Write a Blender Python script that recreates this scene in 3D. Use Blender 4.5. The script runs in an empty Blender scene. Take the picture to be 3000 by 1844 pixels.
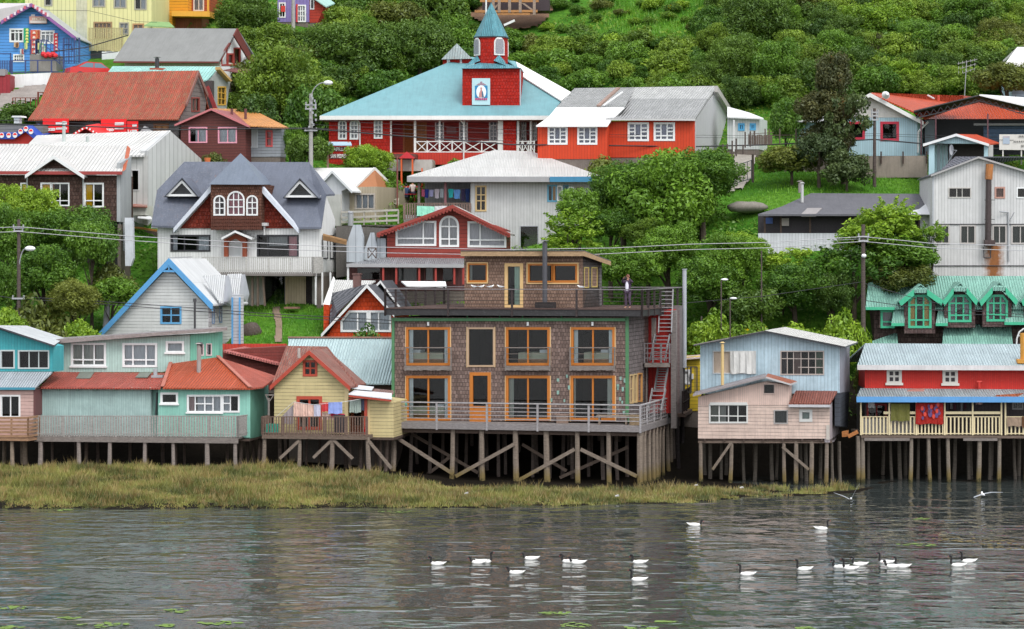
import bpy, bmesh, math, random
import numpy as np
from mathutils import Vector, Matrix
from mathutils.geometry import tessellate_polygon
R=math.radians
rnd=random.Random(11)
nrg=np.random.default_rng(5)
sc=bpy.context.scene; COL=sc.collection
FL=7800.; HZ=760.; CH=12.7          # focal length in photo pixels, horizon row, eye height (m)
def W(px,py,d): return Vector(((px-1500)/FL*d, d, CH+(HZ-py)/FL*d))
def zc(z,x,y):
    if z==0: return x,y
    z-=1
    return (0,740,1480,2240)[z%4]+x/3.15, (0,440,900)[z//4]+y/3.15
# ---------------------------------------------------------------- materials
_mc={}
class NT:
    def __init__(s,name):
        s.m=bpy.data.materials.new(name); s.m.use_nodes=True; s.t=s.m.node_tree; s.t.nodes.clear()
        s.out=s.n('ShaderNodeOutputMaterial')
    def n(s,t,**k):
        n=s.t.nodes.new(t)
        for a,b in k.items(): setattr(n,a,b)
        return n
    def l(s,a,b): s.t.links.new(a,b)
    def inp(s,sock,v):
        if isinstance(v,(int,float,tuple,list)):
            sock.default_value=v if not isinstance(v,(tuple,list)) or len(v)!=3 or sock.type!='RGBA' else (*v,1)
        else: s.l(v,sock)
    def math(s,op,a,b=0.,c=None,clamp=False):
        n=s.n('ShaderNodeMath',operation=op,use_clamp=clamp); s.inp(n.inputs[0],a); s.inp(n.inputs[1],b)
        if c is not None: s.inp(n.inputs[2],c)
        return n.outputs[0]
    def mix(s,f,a,b,bt='MIX'):
        n=s.n('ShaderNodeMix',data_type='RGBA',blend_type=bt); s.inp(n.inputs[0],f); s.inp(n.inputs[6],a); s.inp(n.inputs[7],b)
        return n.outputs[2]
    def ramp(s,f,lo,hi,clamp=True):
        n=s.n('ShaderNodeMapRange',clamp=clamp); s.inp(n.inputs[0],f); n.inputs[1].default_value=lo; n.inputs[2].default_value=hi
        return n.outputs[0]
    def noise(s,vec,scale,det=3.,rough=.6,dim='3D'):
        n=s.n('ShaderNodeTexNoise',noise_dimensions=dim); s.inp(n.inputs['Scale'],scale); n.inputs['Detail'].default_value=det; n.inputs['Roughness'].default_value=rough
        if vec is not None: s.l(vec,n.inputs['Vector'])
        return n.outputs['Fac']
    def vmul(s,vec,v):
        n=s.n('ShaderNodeVectorMath',operation='MULTIPLY'); s.l(vec,n.inputs[0]); n.inputs[1].default_value=v; return n.outputs[0]
    def principled(s,col,rough=.6,bump=None,bs=.3,bd=.02,**k):
        p=s.n('ShaderNodeBsdfPrincipled'); s.inp(p.inputs['Base Color'],col); s.inp(p.inputs['Roughness'],rough)
        for a,b in k.items(): s.inp(p.inputs[a.replace('_',' ')],b)
        if bump is not None:
            b=s.n('ShaderNodeBump'); b.inputs['Strength'].default_value=bs; b.inputs['Distance'].default_value=bd
            s.l(bump,b.inputs['Height']); s.l(b.outputs[0],p.inputs['Normal'])
        s.l(p.outputs[0],s.out.inputs[0]); return p
def dk(c,f): return tuple(x*f for x in c)
def M(kind,col,per=None,w=.5,rust=0.,rough=None,streak=None,rc=(.23,.075,.028)):
    """procedural surface; w = amount of weathering, rust = amount of rust"""
    key=(kind,col,per,w,rust,rough,streak,rc)
    if key in _mc: return _mc[key]
    t=NT('%s_%d'%(kind,len(_mc)))
    uv=t.n('ShaderNodeUVMap').outputs[0]
    sp=t.n('ShaderNodeSeparateXYZ'); t.l(uv,sp.inputs[0]); U,V=sp.outputs[0],sp.outputs[1]
    geo=t.n('ShaderNodeTexCoord').outputs['Object']
    n1=t.noise(geo,1.1,4.,.65); n2=t.noise(geo,9.,3.,.7)
    st=t.noise(t.vmul(uv,(7.,.55,1)),1.,4.,.7)
    base=t.mix(t.ramp(n1,.35,.75),col,dk(col,1-.35*w))
    base=t.mix(t.math('MULTIPLY',t.ramp(st,.48,.74),min(.9,.8*w)),base,dk(col,.55))
    base=t.mix(t.math('MULTIPLY',t.ramp(t.noise(t.vmul(uv,(1.2,.5,1)),1.3,5.,.7),.52,.72),.22*w),base,tuple(x*.6+.06 for x in col)); base=t.mix(t.math('MULTIPLY',t.ramp(n2,.52,.8),.4*w),base,tuple(min(.9,x*.6+.25) for x in col))
    h=None; bs=.5; bd=.03; rg=.65
    def band(x,per,lo): 
        f=t.math('FRACT',t.math('DIVIDE',x,per)); return f,t.math('LESS_THAN',f,lo)
    if kind=='clap':
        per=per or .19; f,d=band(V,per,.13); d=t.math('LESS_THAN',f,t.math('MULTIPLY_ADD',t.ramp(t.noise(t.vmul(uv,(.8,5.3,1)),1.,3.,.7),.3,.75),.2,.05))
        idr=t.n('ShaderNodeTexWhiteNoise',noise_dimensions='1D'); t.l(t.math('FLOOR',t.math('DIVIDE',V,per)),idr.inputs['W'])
        base=t.mix(t.math('MULTIPLY',idr.outputs[0],.22),base,dk(col,.6)); base=t.mix(t.math('MULTIPLY',d,.75),base,dk(col,.22)); h=t.math('SUBTRACT',1.,f)  # dark lines paint the shadow under each board lap into the colour
    elif kind=='vert':
        per=per or .16; f,d=band(U,per,.14)
        idr=t.n('ShaderNodeTexWhiteNoise',noise_dimensions='1D'); t.l(t.math('FLOOR',t.math('DIVIDE',U,per)),idr.inputs['W'])
        base=t.mix(t.math('MULTIPLY',idr.outputs[0],.25),base,dk(col,.6)); base=t.mix(t.math('MULTIPLY',d,.5),base,dk(col,.35)); h=t.math('SUBTRACT',1.,d)
    elif kind=='corr':
        per=per or .16
        h=t.math('SINE',t.math('MULTIPLY',U,2*math.pi/per)); bs=.9; bd=per*(.3 if per<=.2 else .18); rg=.5
        i1=t.n('ShaderNodeTexWhiteNoise',noise_dimensions='2D'); cb=t.n('ShaderNodeCombineXYZ')
        t.l(t.math('FLOOR',t.math('DIVIDE',U,.86)),cb.inputs[0]); t.l(t.math('FLOOR',t.math('DIVIDE',V,2.1)),cb.inputs[1]); t.l(cb.outputs[0],i1.inputs['Vector'])
        base=t.mix(t.math('MULTIPLY',i1.outputs[0],.6*w+.06),base,dk(col,.6)); base=t.mix(t.math('MULTIPLY',t.ramp(t.noise(t.vmul(uv,(2.4,.22,1)),1.,4.,.75),.5,.68),.6*w),base,tuple(min(.9,x*1.35+.05) for x in col)); base=t.mix(t.math('MULTIPLY',t.ramp(t.noise(t.vmul(uv,(.9,.5,1)),1.,5.,.75),.55,.75),.6*w),base,dk(col,.5))
        f,d=band(U,.86,.035); base=t.mix(t.math('MULTIPLY',d,.12+.5*w),base,dk(col,.45))
        f,d=band(V,2.1,.02); base=t.mix(t.math('MULTIPLY',d,.1+.5*w),base,dk(col,.4))
    elif kind=='shingle':
        per=per or .17
        dv=t.n('ShaderNodeTexNoise'); dv.inputs['Scale'].default_value=5.; t.l(uv,dv.inputs['Vector'])
        ad=t.n('ShaderNodeVectorMath',operation='MULTIPLY_ADD'); t.l(dv.outputs['Color'],ad.inputs[0]); ad.inputs[1].default_value=(.05,.05,0); t.l(uv,ad.inputs[2])
        b=t.n('ShaderNodeTexBrick',offset=.5); t.l(ad.outputs[0],b.inputs['Vector']); b.inputs['Scale'].default_value=1.
        b.inputs['Brick Width'].default_value=per*1.05; b.inputs['Row Height'].default_value=per*1.25; b.inputs['Mortar Size'].default_value=.013; b.inputs['Bias'].default_value=0.
        b.inputs['Color1'].default_value=(0,0,0,1); b.inputs['Color2'].default_value=(1,1,1,1); b.inputs['Mortar'].default_value=(.5,.5,.5,1)
        base=t.mix(t.math('MULTIPLY',b.outputs['Color'],min(.95,.1+w)),base,dk(col,.42)); 
        base=t.mix(t.math('MULTIPLY',t.ramp(n2,.55,.75),.5),base,tuple(min(.8,x*.8+.12) for x in col))
        base=t.mix(t.math('MULTIPLY',b.outputs['Fac'],min(.9,.3+w*.9)),base,dk(col,.2)); h=t.math('SUBTRACT',1.,b.outputs['Fac']); bs=.7; bd=.04; rg=.85
    elif kind=='wood':
        g=t.noise(t.vmul(geo,(2.,2.,9.)),2.2,4.,.7); base=t.mix(t.ramp(g,.3,.7),base,dk(col,.5)); h=g; bs=.3; rg=.85
    elif kind=='metal': rg=.4
    elif kind=='cloth':
        g=t.math('SINE',t.math('ADD',t.math('MULTIPLY',U,2*math.pi/(per or .22)),t.math('MULTIPLY',n1,5.))); h=g; bs=.6; bd=.03; rg=.95
    if kind=='wood' and per=='tide':
        pz=t.n('ShaderNodeSeparateXYZ'); t.l(t.n('ShaderNodeNewGeometry').outputs['Position'],pz.inputs[0]); zz=t.math('ADD',pz.outputs[2],t.math('MULTIPLY',n2,.9))
        base=t.mix(t.ramp(zz,1.5,.9),base,(.16,.12,.05)); base=t.mix(t.ramp(zz,.75,.5),base,(.035,.035,.015))
    if rust>0:
        rn=t.noise(t.vmul(uv,(2.2,.8,1)),1.6,5.,.75); rm=t.ramp(rn,.72-.5*rust,.86-.42*rust)
        rcol=t.mix(t.noise(geo,6.,3.,.7),rc,dk(rc,.55)); rcol=t.mix(t.ramp(st,.5,.8),rcol,(.33,.2,.12))
        base=t.mix(rm,base,rcol)
    if streak: # rust stain of fixed place: (u0,v0,u1,v1) in metres of the face
        u0,v0,u1,v1=streak; nn=t.math('MULTIPLY',t.math('SUBTRACT',t.noise(uv,3.,4.,.7),.5),.9)
        mu=t.ramp(t.math('ADD',t.math('ABSOLUTE',t.math('SUBTRACT',U,(u0+u1)/2)),nn),(u1-u0)/2,(u1-u0)*.15)
        mv=t.ramp(t.math('ADD',t.math('ABSOLUTE',t.math('SUBTRACT',V,(v0+v1)/2)),nn),(v1-v0)/2,(v1-v0)*.4)
        base=t.mix(t.math('MULTIPLY',mu,mv),base,t.mix(t.noise(uv,5.,3.,.7),(.36,.12,.02),(.12,.06,.03)))
    rr_=rough if rough is not None else rg
    t.principled(base,rr_,h,bs,bd,Specular_IOR_Level=.15 if rr_>.8 else .4)
    _mc[key]=t.m; return t.m
def P_(col,w=.25,rough=.55): return M('plain',col,None,w,0.,rough)
def glass():
    if 'glass' in _mc: return _mc['glass']
    t=NT('window_glass'); tr=t.n('ShaderNodeBsdfTransparent'); tr.inputs[0].default_value=(.78,.82,.82,1)
    g=t.n('ShaderNodeBsdfGlossy'); g.inputs['Roughness'].default_value=.04
    fr=t.n('ShaderNodeFresnel'); fr.inputs['IOR'].default_value=1.45
    geo=t.n('ShaderNodeTexCoord').outputs['Object']; b=t.n('ShaderNodeBump'); b.inputs['Strength'].default_value=.12; t.l(t.noise(geo,1.5,2.),b.inputs['Height']); t.l(b.outputs[0],g.inputs['Normal'])
    m=t.n('ShaderNodeMixShader'); t.l(t.math('ADD',fr.outputs[0],.01),m.inputs[0]); t.l(tr.outputs[0],m.inputs[1]); t.l(g.outputs[0],m.inputs[2]); t.l(m.outputs[0],t.out.inputs[0])
    _mc['glass']=t.m; return t.m
def leafmat(name,c1,c2,c3=None,trans=.25):
    if name in _mc: return _mc[name]
    t=NT(name); at=t.n('ShaderNodeAttribute',attribute_name='cv').outputs['Fac']; oi=t.n('ShaderNodeObjectInfo').outputs['Random']
    wp=t.n('ShaderNodeNewGeometry').outputs['Position']; nz=t.noise(wp,.22,2.)
    f=t.math('ADD',t.math('MULTIPLY',at,.75),t.math('MULTIPLY',t.math('SUBTRACT',t.math('ADD',oi,nz),1.),.45),clamp=True)
    col=t.mix(f,c1,c2)
    if c3: col=t.mix(t.ramp(at,.9,.97),col,c3)
    d=t.n('ShaderNodeBsdfDiffuse'); t.l(col,d.inputs[0]); tl=t.n('ShaderNodeBsdfTranslucent'); t.l(col,tl.inputs[0])
    gl=t.n('ShaderNodeBsdfGlossy'); gl.inputs[0].default_value=(.6,.7,.6,1); gl.inputs['Roughness'].default_value=.45
    m=t.n('ShaderNodeMixShader'); m.inputs[0].default_value=trans; t.l(d.outputs[0],m.inputs[1]); t.l(tl.outputs[0],m.inputs[2])
    m2=t.n('ShaderNodeMixShader'); m2.inputs[0].default_value=.04; t.l(m.outputs[0],m2.inputs[1]); t.l(gl.outputs[0],m2.inputs[2]); t.l(m2.outputs[0],t.out.inputs[0])
    _mc[name]=t.m; return t.m
# ---------------------------------------------------------------- object helpers
def tag(o,label=None,cat=None,group=None,kind=None):
    if label: o['label']=label
    if cat: o['category']=cat
    if group: o['group']=group
    if kind: o['kind']=kind
    return o
def empty(name,loc,rz=0.,**k):
    o=bpy.data.objects.new(name,None); COL.objects.link(o); o.location=loc; o.rotation_euler=(0,0,rz); o.empty_display_size=.2
    return tag(o,**k)
class MB:
    def __init__(s): s.v=[]; s.f=[]; s.m=[]
    def face(s,pts,mi=0):
        i=len(s.v); s.v+=[tuple(p) for p in pts]; s.f.append(tuple(range(i,i+len(pts)))); s.m.append(mi)
    def prism(s,pts,vec,mi=0,ms=None):
        pts=[Vector(p) for p in pts]; vec=Vector(vec); q=[p+vec for p in pts]; ms=mi if ms is None else ms
        s.face(pts,mi); s.face(q[::-1],mi)
        for i in range(len(pts)):
            j=(i+1)%len(pts); s.face([pts[i],q[i],q[j],pts[j]],ms)
    def box(s,a,b,mi=0):
        (x0,y0,z0),(x1,y1,z1)=a,b
        s.prism([(x0,y0,z0),(x1,y0,z0),(x1,y0,z1),(x0,y0,z1)],(0,y1-y0,0),mi)
    def bar(s,p,q,w,h=None,mi=0):
        p=Vector(p);q=Vector(q);h=h or w; d=(q-p)
        if d.length<1e-5: return
        up=Vector((0,0,1)) if abs(d.normalized().z)<.95 else Vector((0,1,0))
        a=d.cross(up).normalized()*w/2; c=a.cross(d).normalized()*h/2
        s.prism([p-a-c,p+a-c,p+a+c,p-a+c],d,mi)
    def tube(s,p,q,r0,r1=None,n=8,mi=0):
        p=Vector(p);q=Vector(q);r1=r0 if r1 is None else r1; d=(q-p); up=Vector((0,0,1)) if abs(d.normalized().z)<.95 else Vector((0,1,0))
        a=d.cross(up).normalized(); c=a.cross(d).normalized()
        A=[p+(a*math.cos(2*math.pi*i/n)+c*math.sin(2*math.pi*i/n))*r0 for i in range(n)]; B=[q+(a*math.cos(2*math.pi*i/n)+c*math.sin(2*math.pi*i/n))*r1 for i in range(n)]
        for i in range(n):
            j=(i+1)%n; s.face([A[i],A[j],B[j],B[i]],mi)
        s.face(A,mi); s.face(B[::-1],mi)
    def polytube(s,pts,r,n=5,mi=0):
        for i in range(len(pts)-1): s.tube(pts[i],pts[i+1],r,r,n,mi)
    def ball(s,c,r,n=8,mi=0,sz=(1,1,1)):
        c=Vector(c); m=n//2+1; g=[[c+Vector((r*sz[0]*math.sin(math.pi*j/m)*math.cos(2*math.pi*i/n),r*sz[1]*math.sin(math.pi*j/m)*math.sin(2*math.pi*i/n),r*sz[2]*math.cos(math.pi*j/m))) for i in range(n)] for j in range(m+1)]
        for j in range(m):
            for i in range(n):
                k=(i+1)%n
                if j==0: s.face([g[0][0],g[1][i],g[1][k]],mi)
                elif j==m-1: s.face([g[j][i],g[m][0],g[j][k]],mi)
                else: s.face([g[j][i],g[j+1][i],g[j+1][k],g[j][k]],mi)
    def build(s,name,mats,parent=None,weld=False,**k):
        if not isinstance(mats,(list,tuple)): mats=[mats]
        me=bpy.data.meshes.new(name); me.from_pydata(s.v,[],s.f)
        for m in mats: me.materials.append(m)
        if len(mats)>1: me.polygons.foreach_set('material_index',s.m)
        if weld:
            bm=bmesh.new(); bm.from_mesh(me); bmesh.ops.remove_doubles(bm,verts=bm.verts,dist=1e-4)
            for f in bm.faces: f.smooth=True
            bm.to_mesh(me); bm.free()
        uvl=me.uv_layers.new(name='UVMap'); dat=[]
        Z=Vector((0,0,1))
        for p in me.polygons:
            n=p.normal
            if abs(n.z)>.97: ua,va=Vector((1,0,0)),Vector((0,1,0))
            else:
                ua=Z.cross(n).normalized(); va=n.cross(ua)
                if abs(ua.y)>abs(ua.x):
                    if ua.y<0: ua=-ua
                elif ua.x<0: ua=-ua
                if va.z<0: va=-va
            for vi in p.vertices:
                c=me.vertices[vi].co; dat+= [c.dot(ua),c.dot(va)]
        uvl.data.foreach_set('uv',dat)
        o=bpy.data.objects.new(name,me); COL.objects.link(o)
        if parent: o.parent=parent
        return tag(o,**k)
def offset(poly,t):
    """offset a convex 2D polygon outward by t"""
    n=len(poly); c=(sum(p[0] for p in poly)/n,sum(p[1] for p in poly)/n); out=[]
    ar=sum(poly[i][0]*poly[(i+1)%n][1]-poly[(i+1)%n][0]*poly[i][1] for i in range(n)); sg=1 if ar>0 else -1
    L=[]
    for i in range(n):
        a,b=poly[i],poly[(i+1)%n]; dx,dy=b[0]-a[0],b[1]-a[1]; l=math.hypot(dx,dy) or 1e-9
        nx,ny=dy/l*sg,-dx/l*sg; L.append((a[0]+nx*t,a[1]+ny*t,dx/l,dy/l))
    for i in range(n):
        a=L[i-1]; b=L[i]; den=a[2]*b[3]-a[3]*b[2]
        if abs(den)<1e-4: out.append((b[0],b[1])); continue
        s_=((b[0]-a[0])*b[3]-(b[1]-a[1])*b[2])/den; out.append((a[0]+a[2]*s_,a[1]+a[3]*s_))
    return out
def span(poly,axis,val):
    """extent of polygon along the other axis at axis=val"""
    r=[]
    for i in range(len(poly)):
        a,b=poly[i],poly[(i+1)%len(poly)]
        if (a[axis]-val)*(b[axis]-val)<0:
            f=(val-a[axis])/(b[axis]-a[axis]); r.append(a[1-axis]+f*(b[1-axis]-a[1-axis]))
    return (min(r),max(r)) if len(r)>1 else None
# colours (real-world base colours, except DARKIN)
WHITE=(.74,.75,.75); CREAM=(.72,.60,.36); LACE=(.62,.63,.68)
DARKIN=P_((.009,.008,.008),.2,.9)  # room interiors blackened in base colour so windows look unlit
class Plane:
    """a wall plane of a building; a = along, w = up, inn = into the building"""
    def __init__(s,b,kind,c): s.b=b; s.k=kind; s.c=c
    def at(s,x,y):
        o,d=s.b.ray(x,y)
        if s.k=='F': t=(s.c-o.y)/d.y; p=o+d*t; return (p.x,p.z)
        t=(s.c-o.x)/d.x; p=o+d*t
        return (p.y,p.z) if s.k=='R' else (-p.y,p.z)
    def to3(s,a,w,inn=0.):
        if s.k=='F': return Vector((a,s.c+inn,w))
        if s.k=='R': return Vector((s.c-inn,a,w))
        return Vector((s.c+inn,-a,w))
    def px(s,x,y,inn=0.): a,w=s.at(x,y); return s.to3(a,w,inn)
def win(x0,y0,x1,y1,nx=2,ny=1,fr=WHITE,t=.08,cur=((0,.28,LACE),(.72,1,LACE)),shape=None,pts=None,name='window',vb=None,hb=None,proud=.04,sill=False,niche=.8,solid=None,label=None):
    return dict(x0=x0,y0=y0,x1=x1,y1=y1,nx=nx,ny=ny,fr=fr,t=t,cur=cur,shape=shape,pts=pts,name=name,vb=vb,hb=hb,proud=proud,sill=sill,niche=niche,solid=solid,label=label)
FULL=((0,1,LACE),)
class Bld:
    def __init__(s,z,name,label,cat,x,y,d,yaw=-14.,group=None,loc=None):
        s.z=z; px,py=zc(z,x,y); o=loc or W(px,py,d); s.o=o; s.yaw=R(yaw)
        s.root=empty(name,o,s.yaw,label=label,cat=cat,group=group)
        s.M=Matrix.Translation(o)@Matrix.Rotation(s.yaw,4,'Z'); s.Mi=s.M.inverted(); s.F=Plane(s,'F',0.)
    def ray(s,x,y):
        px,py=zc(s.z,x,y); return s.Mi@Vector((0,0,CH)), s.Mi.to_3x3()@Vector(((px-1500)/FL,1,(HZ-py)/FL))
    def P(s,x,y,v=0.): return Plane(s,'F',v).px(x,y)
    def U(s,x,v=0.,y=500): return s.P(x,y,v).x
    def Zg(s,p,dz=0.): w=s.M@Vector(p); return ground(w.x,w.y)-s.o.z+dz
    def part(s,mb,name,mats,label=None,parent=None,weld=False): return mb.build(name,mats,parent or s.root,weld=weld,label=label)
    def polyof(s,pl,w):
        if w['shape']=='arch':
            x0,y0,x1,y1=w['x0'],w['y0'],w['x1'],w['y1']; r=(x1-x0)/2; ry=min(r,(y1-y0)*.5)
            P=[(x0,y1),(x1,y1)]+[(x0+r+r*math.cos(R(a)),y0+ry-ry*math.sin(R(a))) for a in range(0,181,20)]
        elif w['pts']: P=w['pts']
        else: P=[(w['x0'],w['y1']),(w['x1'],w['y1']),(w['x1'],w['y0']),(w['x0'],w['y0'])]
        return [pl.at(*p) for p in P]
    def wall(s,pl,pts,mat,deep=4.,wins=(),name='wall',label=None,open_back=False,local=False,mats_in=None):
        if isinstance(pl,(int,float)): pl=Plane(s,'F',pl)
        outer=pts if local else [pl.at(*p) for p in pts]
        polys=[s.polyof(pl,w) for w in wins]; mb=MB()
        allp=outer+[q for P in polys for q in P]
        tris=tessellate_polygon([[Vector((a,w,0)) for a,w in outer]]+[[Vector((a,w,0)) for a,w in P] for P in polys])
        for tr in tris: mb.face([pl.to3(*allp[i]) for i in tr],0)
        n=len(outer)
        for i in range(n):
            a,b=outer[i],outer[(i+1)%n]; mb.face([pl.to3(*a),pl.to3(*a,deep),pl.to3(*b,deep),pl.to3(*b)],0)
        for tr in tessellate_polygon([[Vector((a,w,0)) for a,w in outer]]): mb.face([pl.to3(*outer[i],deep) for i in tr],0)
        for P,w in zip(polys,wins):
            nd=min(w['niche'],deep-.1); m=len(P)
            for i in range(m):
                a,b=P[i],P[(i+1)%m]; mb.face([pl.to3(*a),pl.to3(*a,.1),pl.to3(*b,.1),pl.to3(*b)],0)
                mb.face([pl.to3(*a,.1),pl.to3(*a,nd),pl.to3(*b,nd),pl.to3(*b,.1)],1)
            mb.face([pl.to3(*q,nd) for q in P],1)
        o=s.part(mb,name,[mat,DARKIN],label)
        for P,w in zip(polys,wins): s.mkwin(pl,P,w)
        return o
    def mkwin(s,pl,P,w):
        mb=MB(); t=w['t']; pr=-w['proud']; n=len(P); O=offset(P,t*.55); I=offset(P,-t*.55)
        for i in range(n):
            j=(i+1)%n
            mb.face([pl.to3(*O[i],pr),pl.to3(*O[j],pr),pl.to3(*I[j],pr),pl.to3(*I[i],pr)])
            mb.face([pl.to3(*O[i],pr),pl.to3(*O[i],.02),pl.to3(*O[j],.02),pl.to3(*O[j],pr)])
            mb.face([pl.to3(*I[i],pr),pl.to3(*I[i],.12),pl.to3(*I[j],.12),pl.to3(*I[j],pr)])
        a0,a1=min(p[0] for p in I),max(p[0] for p in I); w0,w1=min(p[1] for p in I),max(p[1] for p in I)
        vb=w['vb'] if w['vb'] is not None else [i/w['nx'] for i in range(1,w['nx'])]
        hb=w['hb'] if w['hb'] is not None else [i/w['ny'] for i in range(1,w['ny'])]
        bt=t*.36
        for f in vb:
            a=a0+(a1-a0)*f; e=span(I,0,a)
            if e: mb.prism([pl.to3(a-bt,e[0],.01),pl.to3(a+bt,e[0],.01),pl.to3(a+bt,e[1],.01),pl.to3(a-bt,e[1],.01)],pl.to3(0,0,.05)-pl.to3(0,0,0))
        for h in hb:
            f,g0,g1=h if isinstance(h,tuple) else (h,0,1)
            ww=w0+(w1-w0)*f; e=span(I,1,ww)
            if e:
                l=max(e[0],a0+(a1-a0)*g0); r=min(e[1],a0+(a1-a0)*g1)
                mb.prism([pl.to3(l,ww-bt,.015),pl.to3(r,ww-bt,.015),pl.to3(r,ww+bt,.015),pl.to3(l,ww+bt,.015)],pl.to3(0,0,.04)-pl.to3(0,0,0))
        if w['sill']:
            mb.prism([pl.to3(a0-t*1.6,w0-t*1.5,-.1),pl.to3(a1+t*1.6,w0-t*1.5,-.1),pl.to3(a1+t*1.6,w0-t*.6,-.1),pl.to3(a0-t*1.6,w0-t*.6,-.1)],pl.to3(0,0,.1)-pl.to3(0,0,0))
        fr=w['fr'] if not isinstance(w['fr'],tuple) else P_(w['fr'])
        wo=s.part(mb,w['name'],fr,w['label']); G=offset(P,-t*.3)
        pm=MB(); pm.face([pl.to3(*q,.075) for q in G])
        if w['solid']: s.part(pm,'panel',w['solid'],parent=wo)
        else:
            s.part(pm,'pane',glass(),parent=wo)
            for c in (w['cur'] or ()):
                f0,f1,cc=c[:3]; h0=c[3] if len(c)>3 else 0.
                x0=a0+(a1-a0)*f0; x1=a0+(a1-a0)*f1; cm=MB(); k=max(2,int((x1-x0)/.09)); cy=[.15+.03*((i%2)) for i in range(k+1)]
                for i in range(k):
                    xa=x0+(x1-x0)*i/k; xb=x0+(x1-x0)*(i+1)/k
                    ea=span(P,0,min(max(xa,a0+.01),a1-.01)); eb=span(P,0,min(max(xb,a0+.01),a1-.01))
                    if not ea or not eb: continue
                    la=ea[0]+(w1-w0)*h0; lb=eb[0]+(w1-w0)*h0
                    cm.face([pl.to3(xa,la,cy[i]),pl.to3(xb,lb,cy[i+1]),pl.to3(xb,eb[1],cy[i+1]),pl.to3(xa,ea[1],cy[i])])
                if cm.f: s.part(cm,'curtain',P_(cc,.1,.9),parent=wo)
        return wo
    def bx(s,pl,x0,y0,x1,y1,i0,i1,name,mat,label=None,parent=None):
        if isinstance(pl,(int,float)): pl=Plane(s,'F',pl)
        mb=MB(); q=[pl.px(x0,y1,i0),pl.px(x1,y1,i0),pl.px(x1,y0,i0),pl.px(x0,y0,i0)]; mb.prism(q,pl.to3(0,0,i1)-pl.to3(0,0,i0)); return s.part(mb,name,mat,label,parent)
    def slab(s,pts,mat,th=.08,name='roof',label=None,edge=None,conv=True):
        q=[s.P(*p) for p in pts] if conv else [Vector(p) for p in pts]
        mb=MB(); mb.prism(q,(0,0,-th),0,1); return s.part(mb,name,[mat,edge or mat],label)
    def gable(s,apex,eL,eR,mat,v0=-.35,v1=6.,th=.1,barge=None,bw=.2,name='roof',back=0.,bmat2=None,label=None):
        """ridge running away from the viewer; the three points are on the front edge"""
        A,L,Rr=[s.P(*p,v0) for p in (apex,eL,eR)]; dv=Vector((0,v1-v0,0)); mb=MB()
        for q in (L,Rr):
            if (q-A).length>.05: mb.prism([A,q,q+dv,A+dv] if q is Rr else [q,A,A+dv,q+dv],(0,0,-th))
        o=s.part(mb,name,mat,label)
        if barge:
            b=MB()
            for q in (L,Rr):
                d=Vector((0,0,-bw)); b.prism([A+Vector((0,-.04,.02)),q+Vector((0,-.04,.02)),q+d+Vector((0,-.04,0)),A+d+Vector((0,-.04,0))],(0,.05,0))
            s.part(b,'bargeboard',barge,parent=o)
        return o,(A,L,Rr)
    def slope(s,eL,eR,rR,rL,mat,ve=-.4,vr=3.,back=True,th=.08,fascia=None,fw=.18,name='roof',label=None):
        q=[s.P(*eL,ve),s.P(*eR,ve),s.P(*rR,vr),s.P(*rL,vr)]; mb=MB(); mb.prism(q,(0,0,-th))
        if back:
            k=[Vector((p.x,2*vr-p.y,p.z)) for p in q]; mb.prism([k[1],k[0],k[3],k[2]],(0,0,-th))
        o=s.part(mb,name,mat,label)
        if fascia:
            f=MB(); a,b=q[0],q[1]; f.prism([a+Vector((0,-.03,.02)),b+Vector((0,-.03,.02)),b+Vector((0,-.03,-fw)),a+Vector((0,-.03,-fw))],(0,.05,0)); s.part(f,'fascia',fascia,parent=o)
        return o,q
    def rail(s,a,b,h,mat,posts=4,rails=(1.,),pick=0.,pw=.05,pt=.02,th=.05,name='railing',pw0=.08,zlo=.08,drop=0.,label=None,jit=0.):
        a=Vector(a); b=Vector(b); mb=MB(); d=b-a; L=Vector((d.x,d.y,0)).length
        for i in range(posts+1 if posts else 0):
            p=a+d*i/posts; mb.bar(p-Vector((0,0,drop)),p+Vector((0,0,h)),pw0)
        for r in rails: mb.bar(a+Vector((0,0,h*r)),b+Vector((0,0,h*r)),th,th)
        if pick:
            n=int(L/pick)
            for i in range(n):
                p=a+d*(i+.5)/n; j=rnd.uniform(-jit,jit); mb.bar(p+Vector((0,0,zlo+j)),p+Vector((0,0,h*.99+j*.6)),pw*(1+rnd.uniform(-1,1)*min(.3,jit*4)),pt)
        return s.part(mb,name,mat,label)
    def stilts(s,tops,mat,r=.11,sink=.6,name='stilt'):
        for p in tops:
            p=Vector(p); g=min(s.Zg(p),p.z-.3)-sink; mb=MB(); j=Vector((rnd.uniform(-.13,.13),rnd.uniform(-.1,.1),0)); rr=r*rnd.uniform(.8,1.2)
            m=(p.z+g)/2; q=Vector((p.x,p.y,0))+j; mb.tube(Vector((q.x,q.y,g)),Vector((p.x+j.x*.3,p.y,m)),rr*1.12,rr,7); mb.tube(Vector((p.x+j.x*.3,p.y,m)),p,rr,rr*.93,7)
            s.part(mb,name,mat)
    def braces(s,segs,v,mat,w=.16,name='brace'):
        for (x0,y0,x1,y1) in segs:
            mb=MB(); mb.bar(s.P(x0,y0,v),s.P(x1,y1,v),.07,w); s.part(mb,name,mat)
def thing(z,name,label,cat,x,y,d,mb,mats,yaw=0.,group=None,weld=False):
    pass
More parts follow.
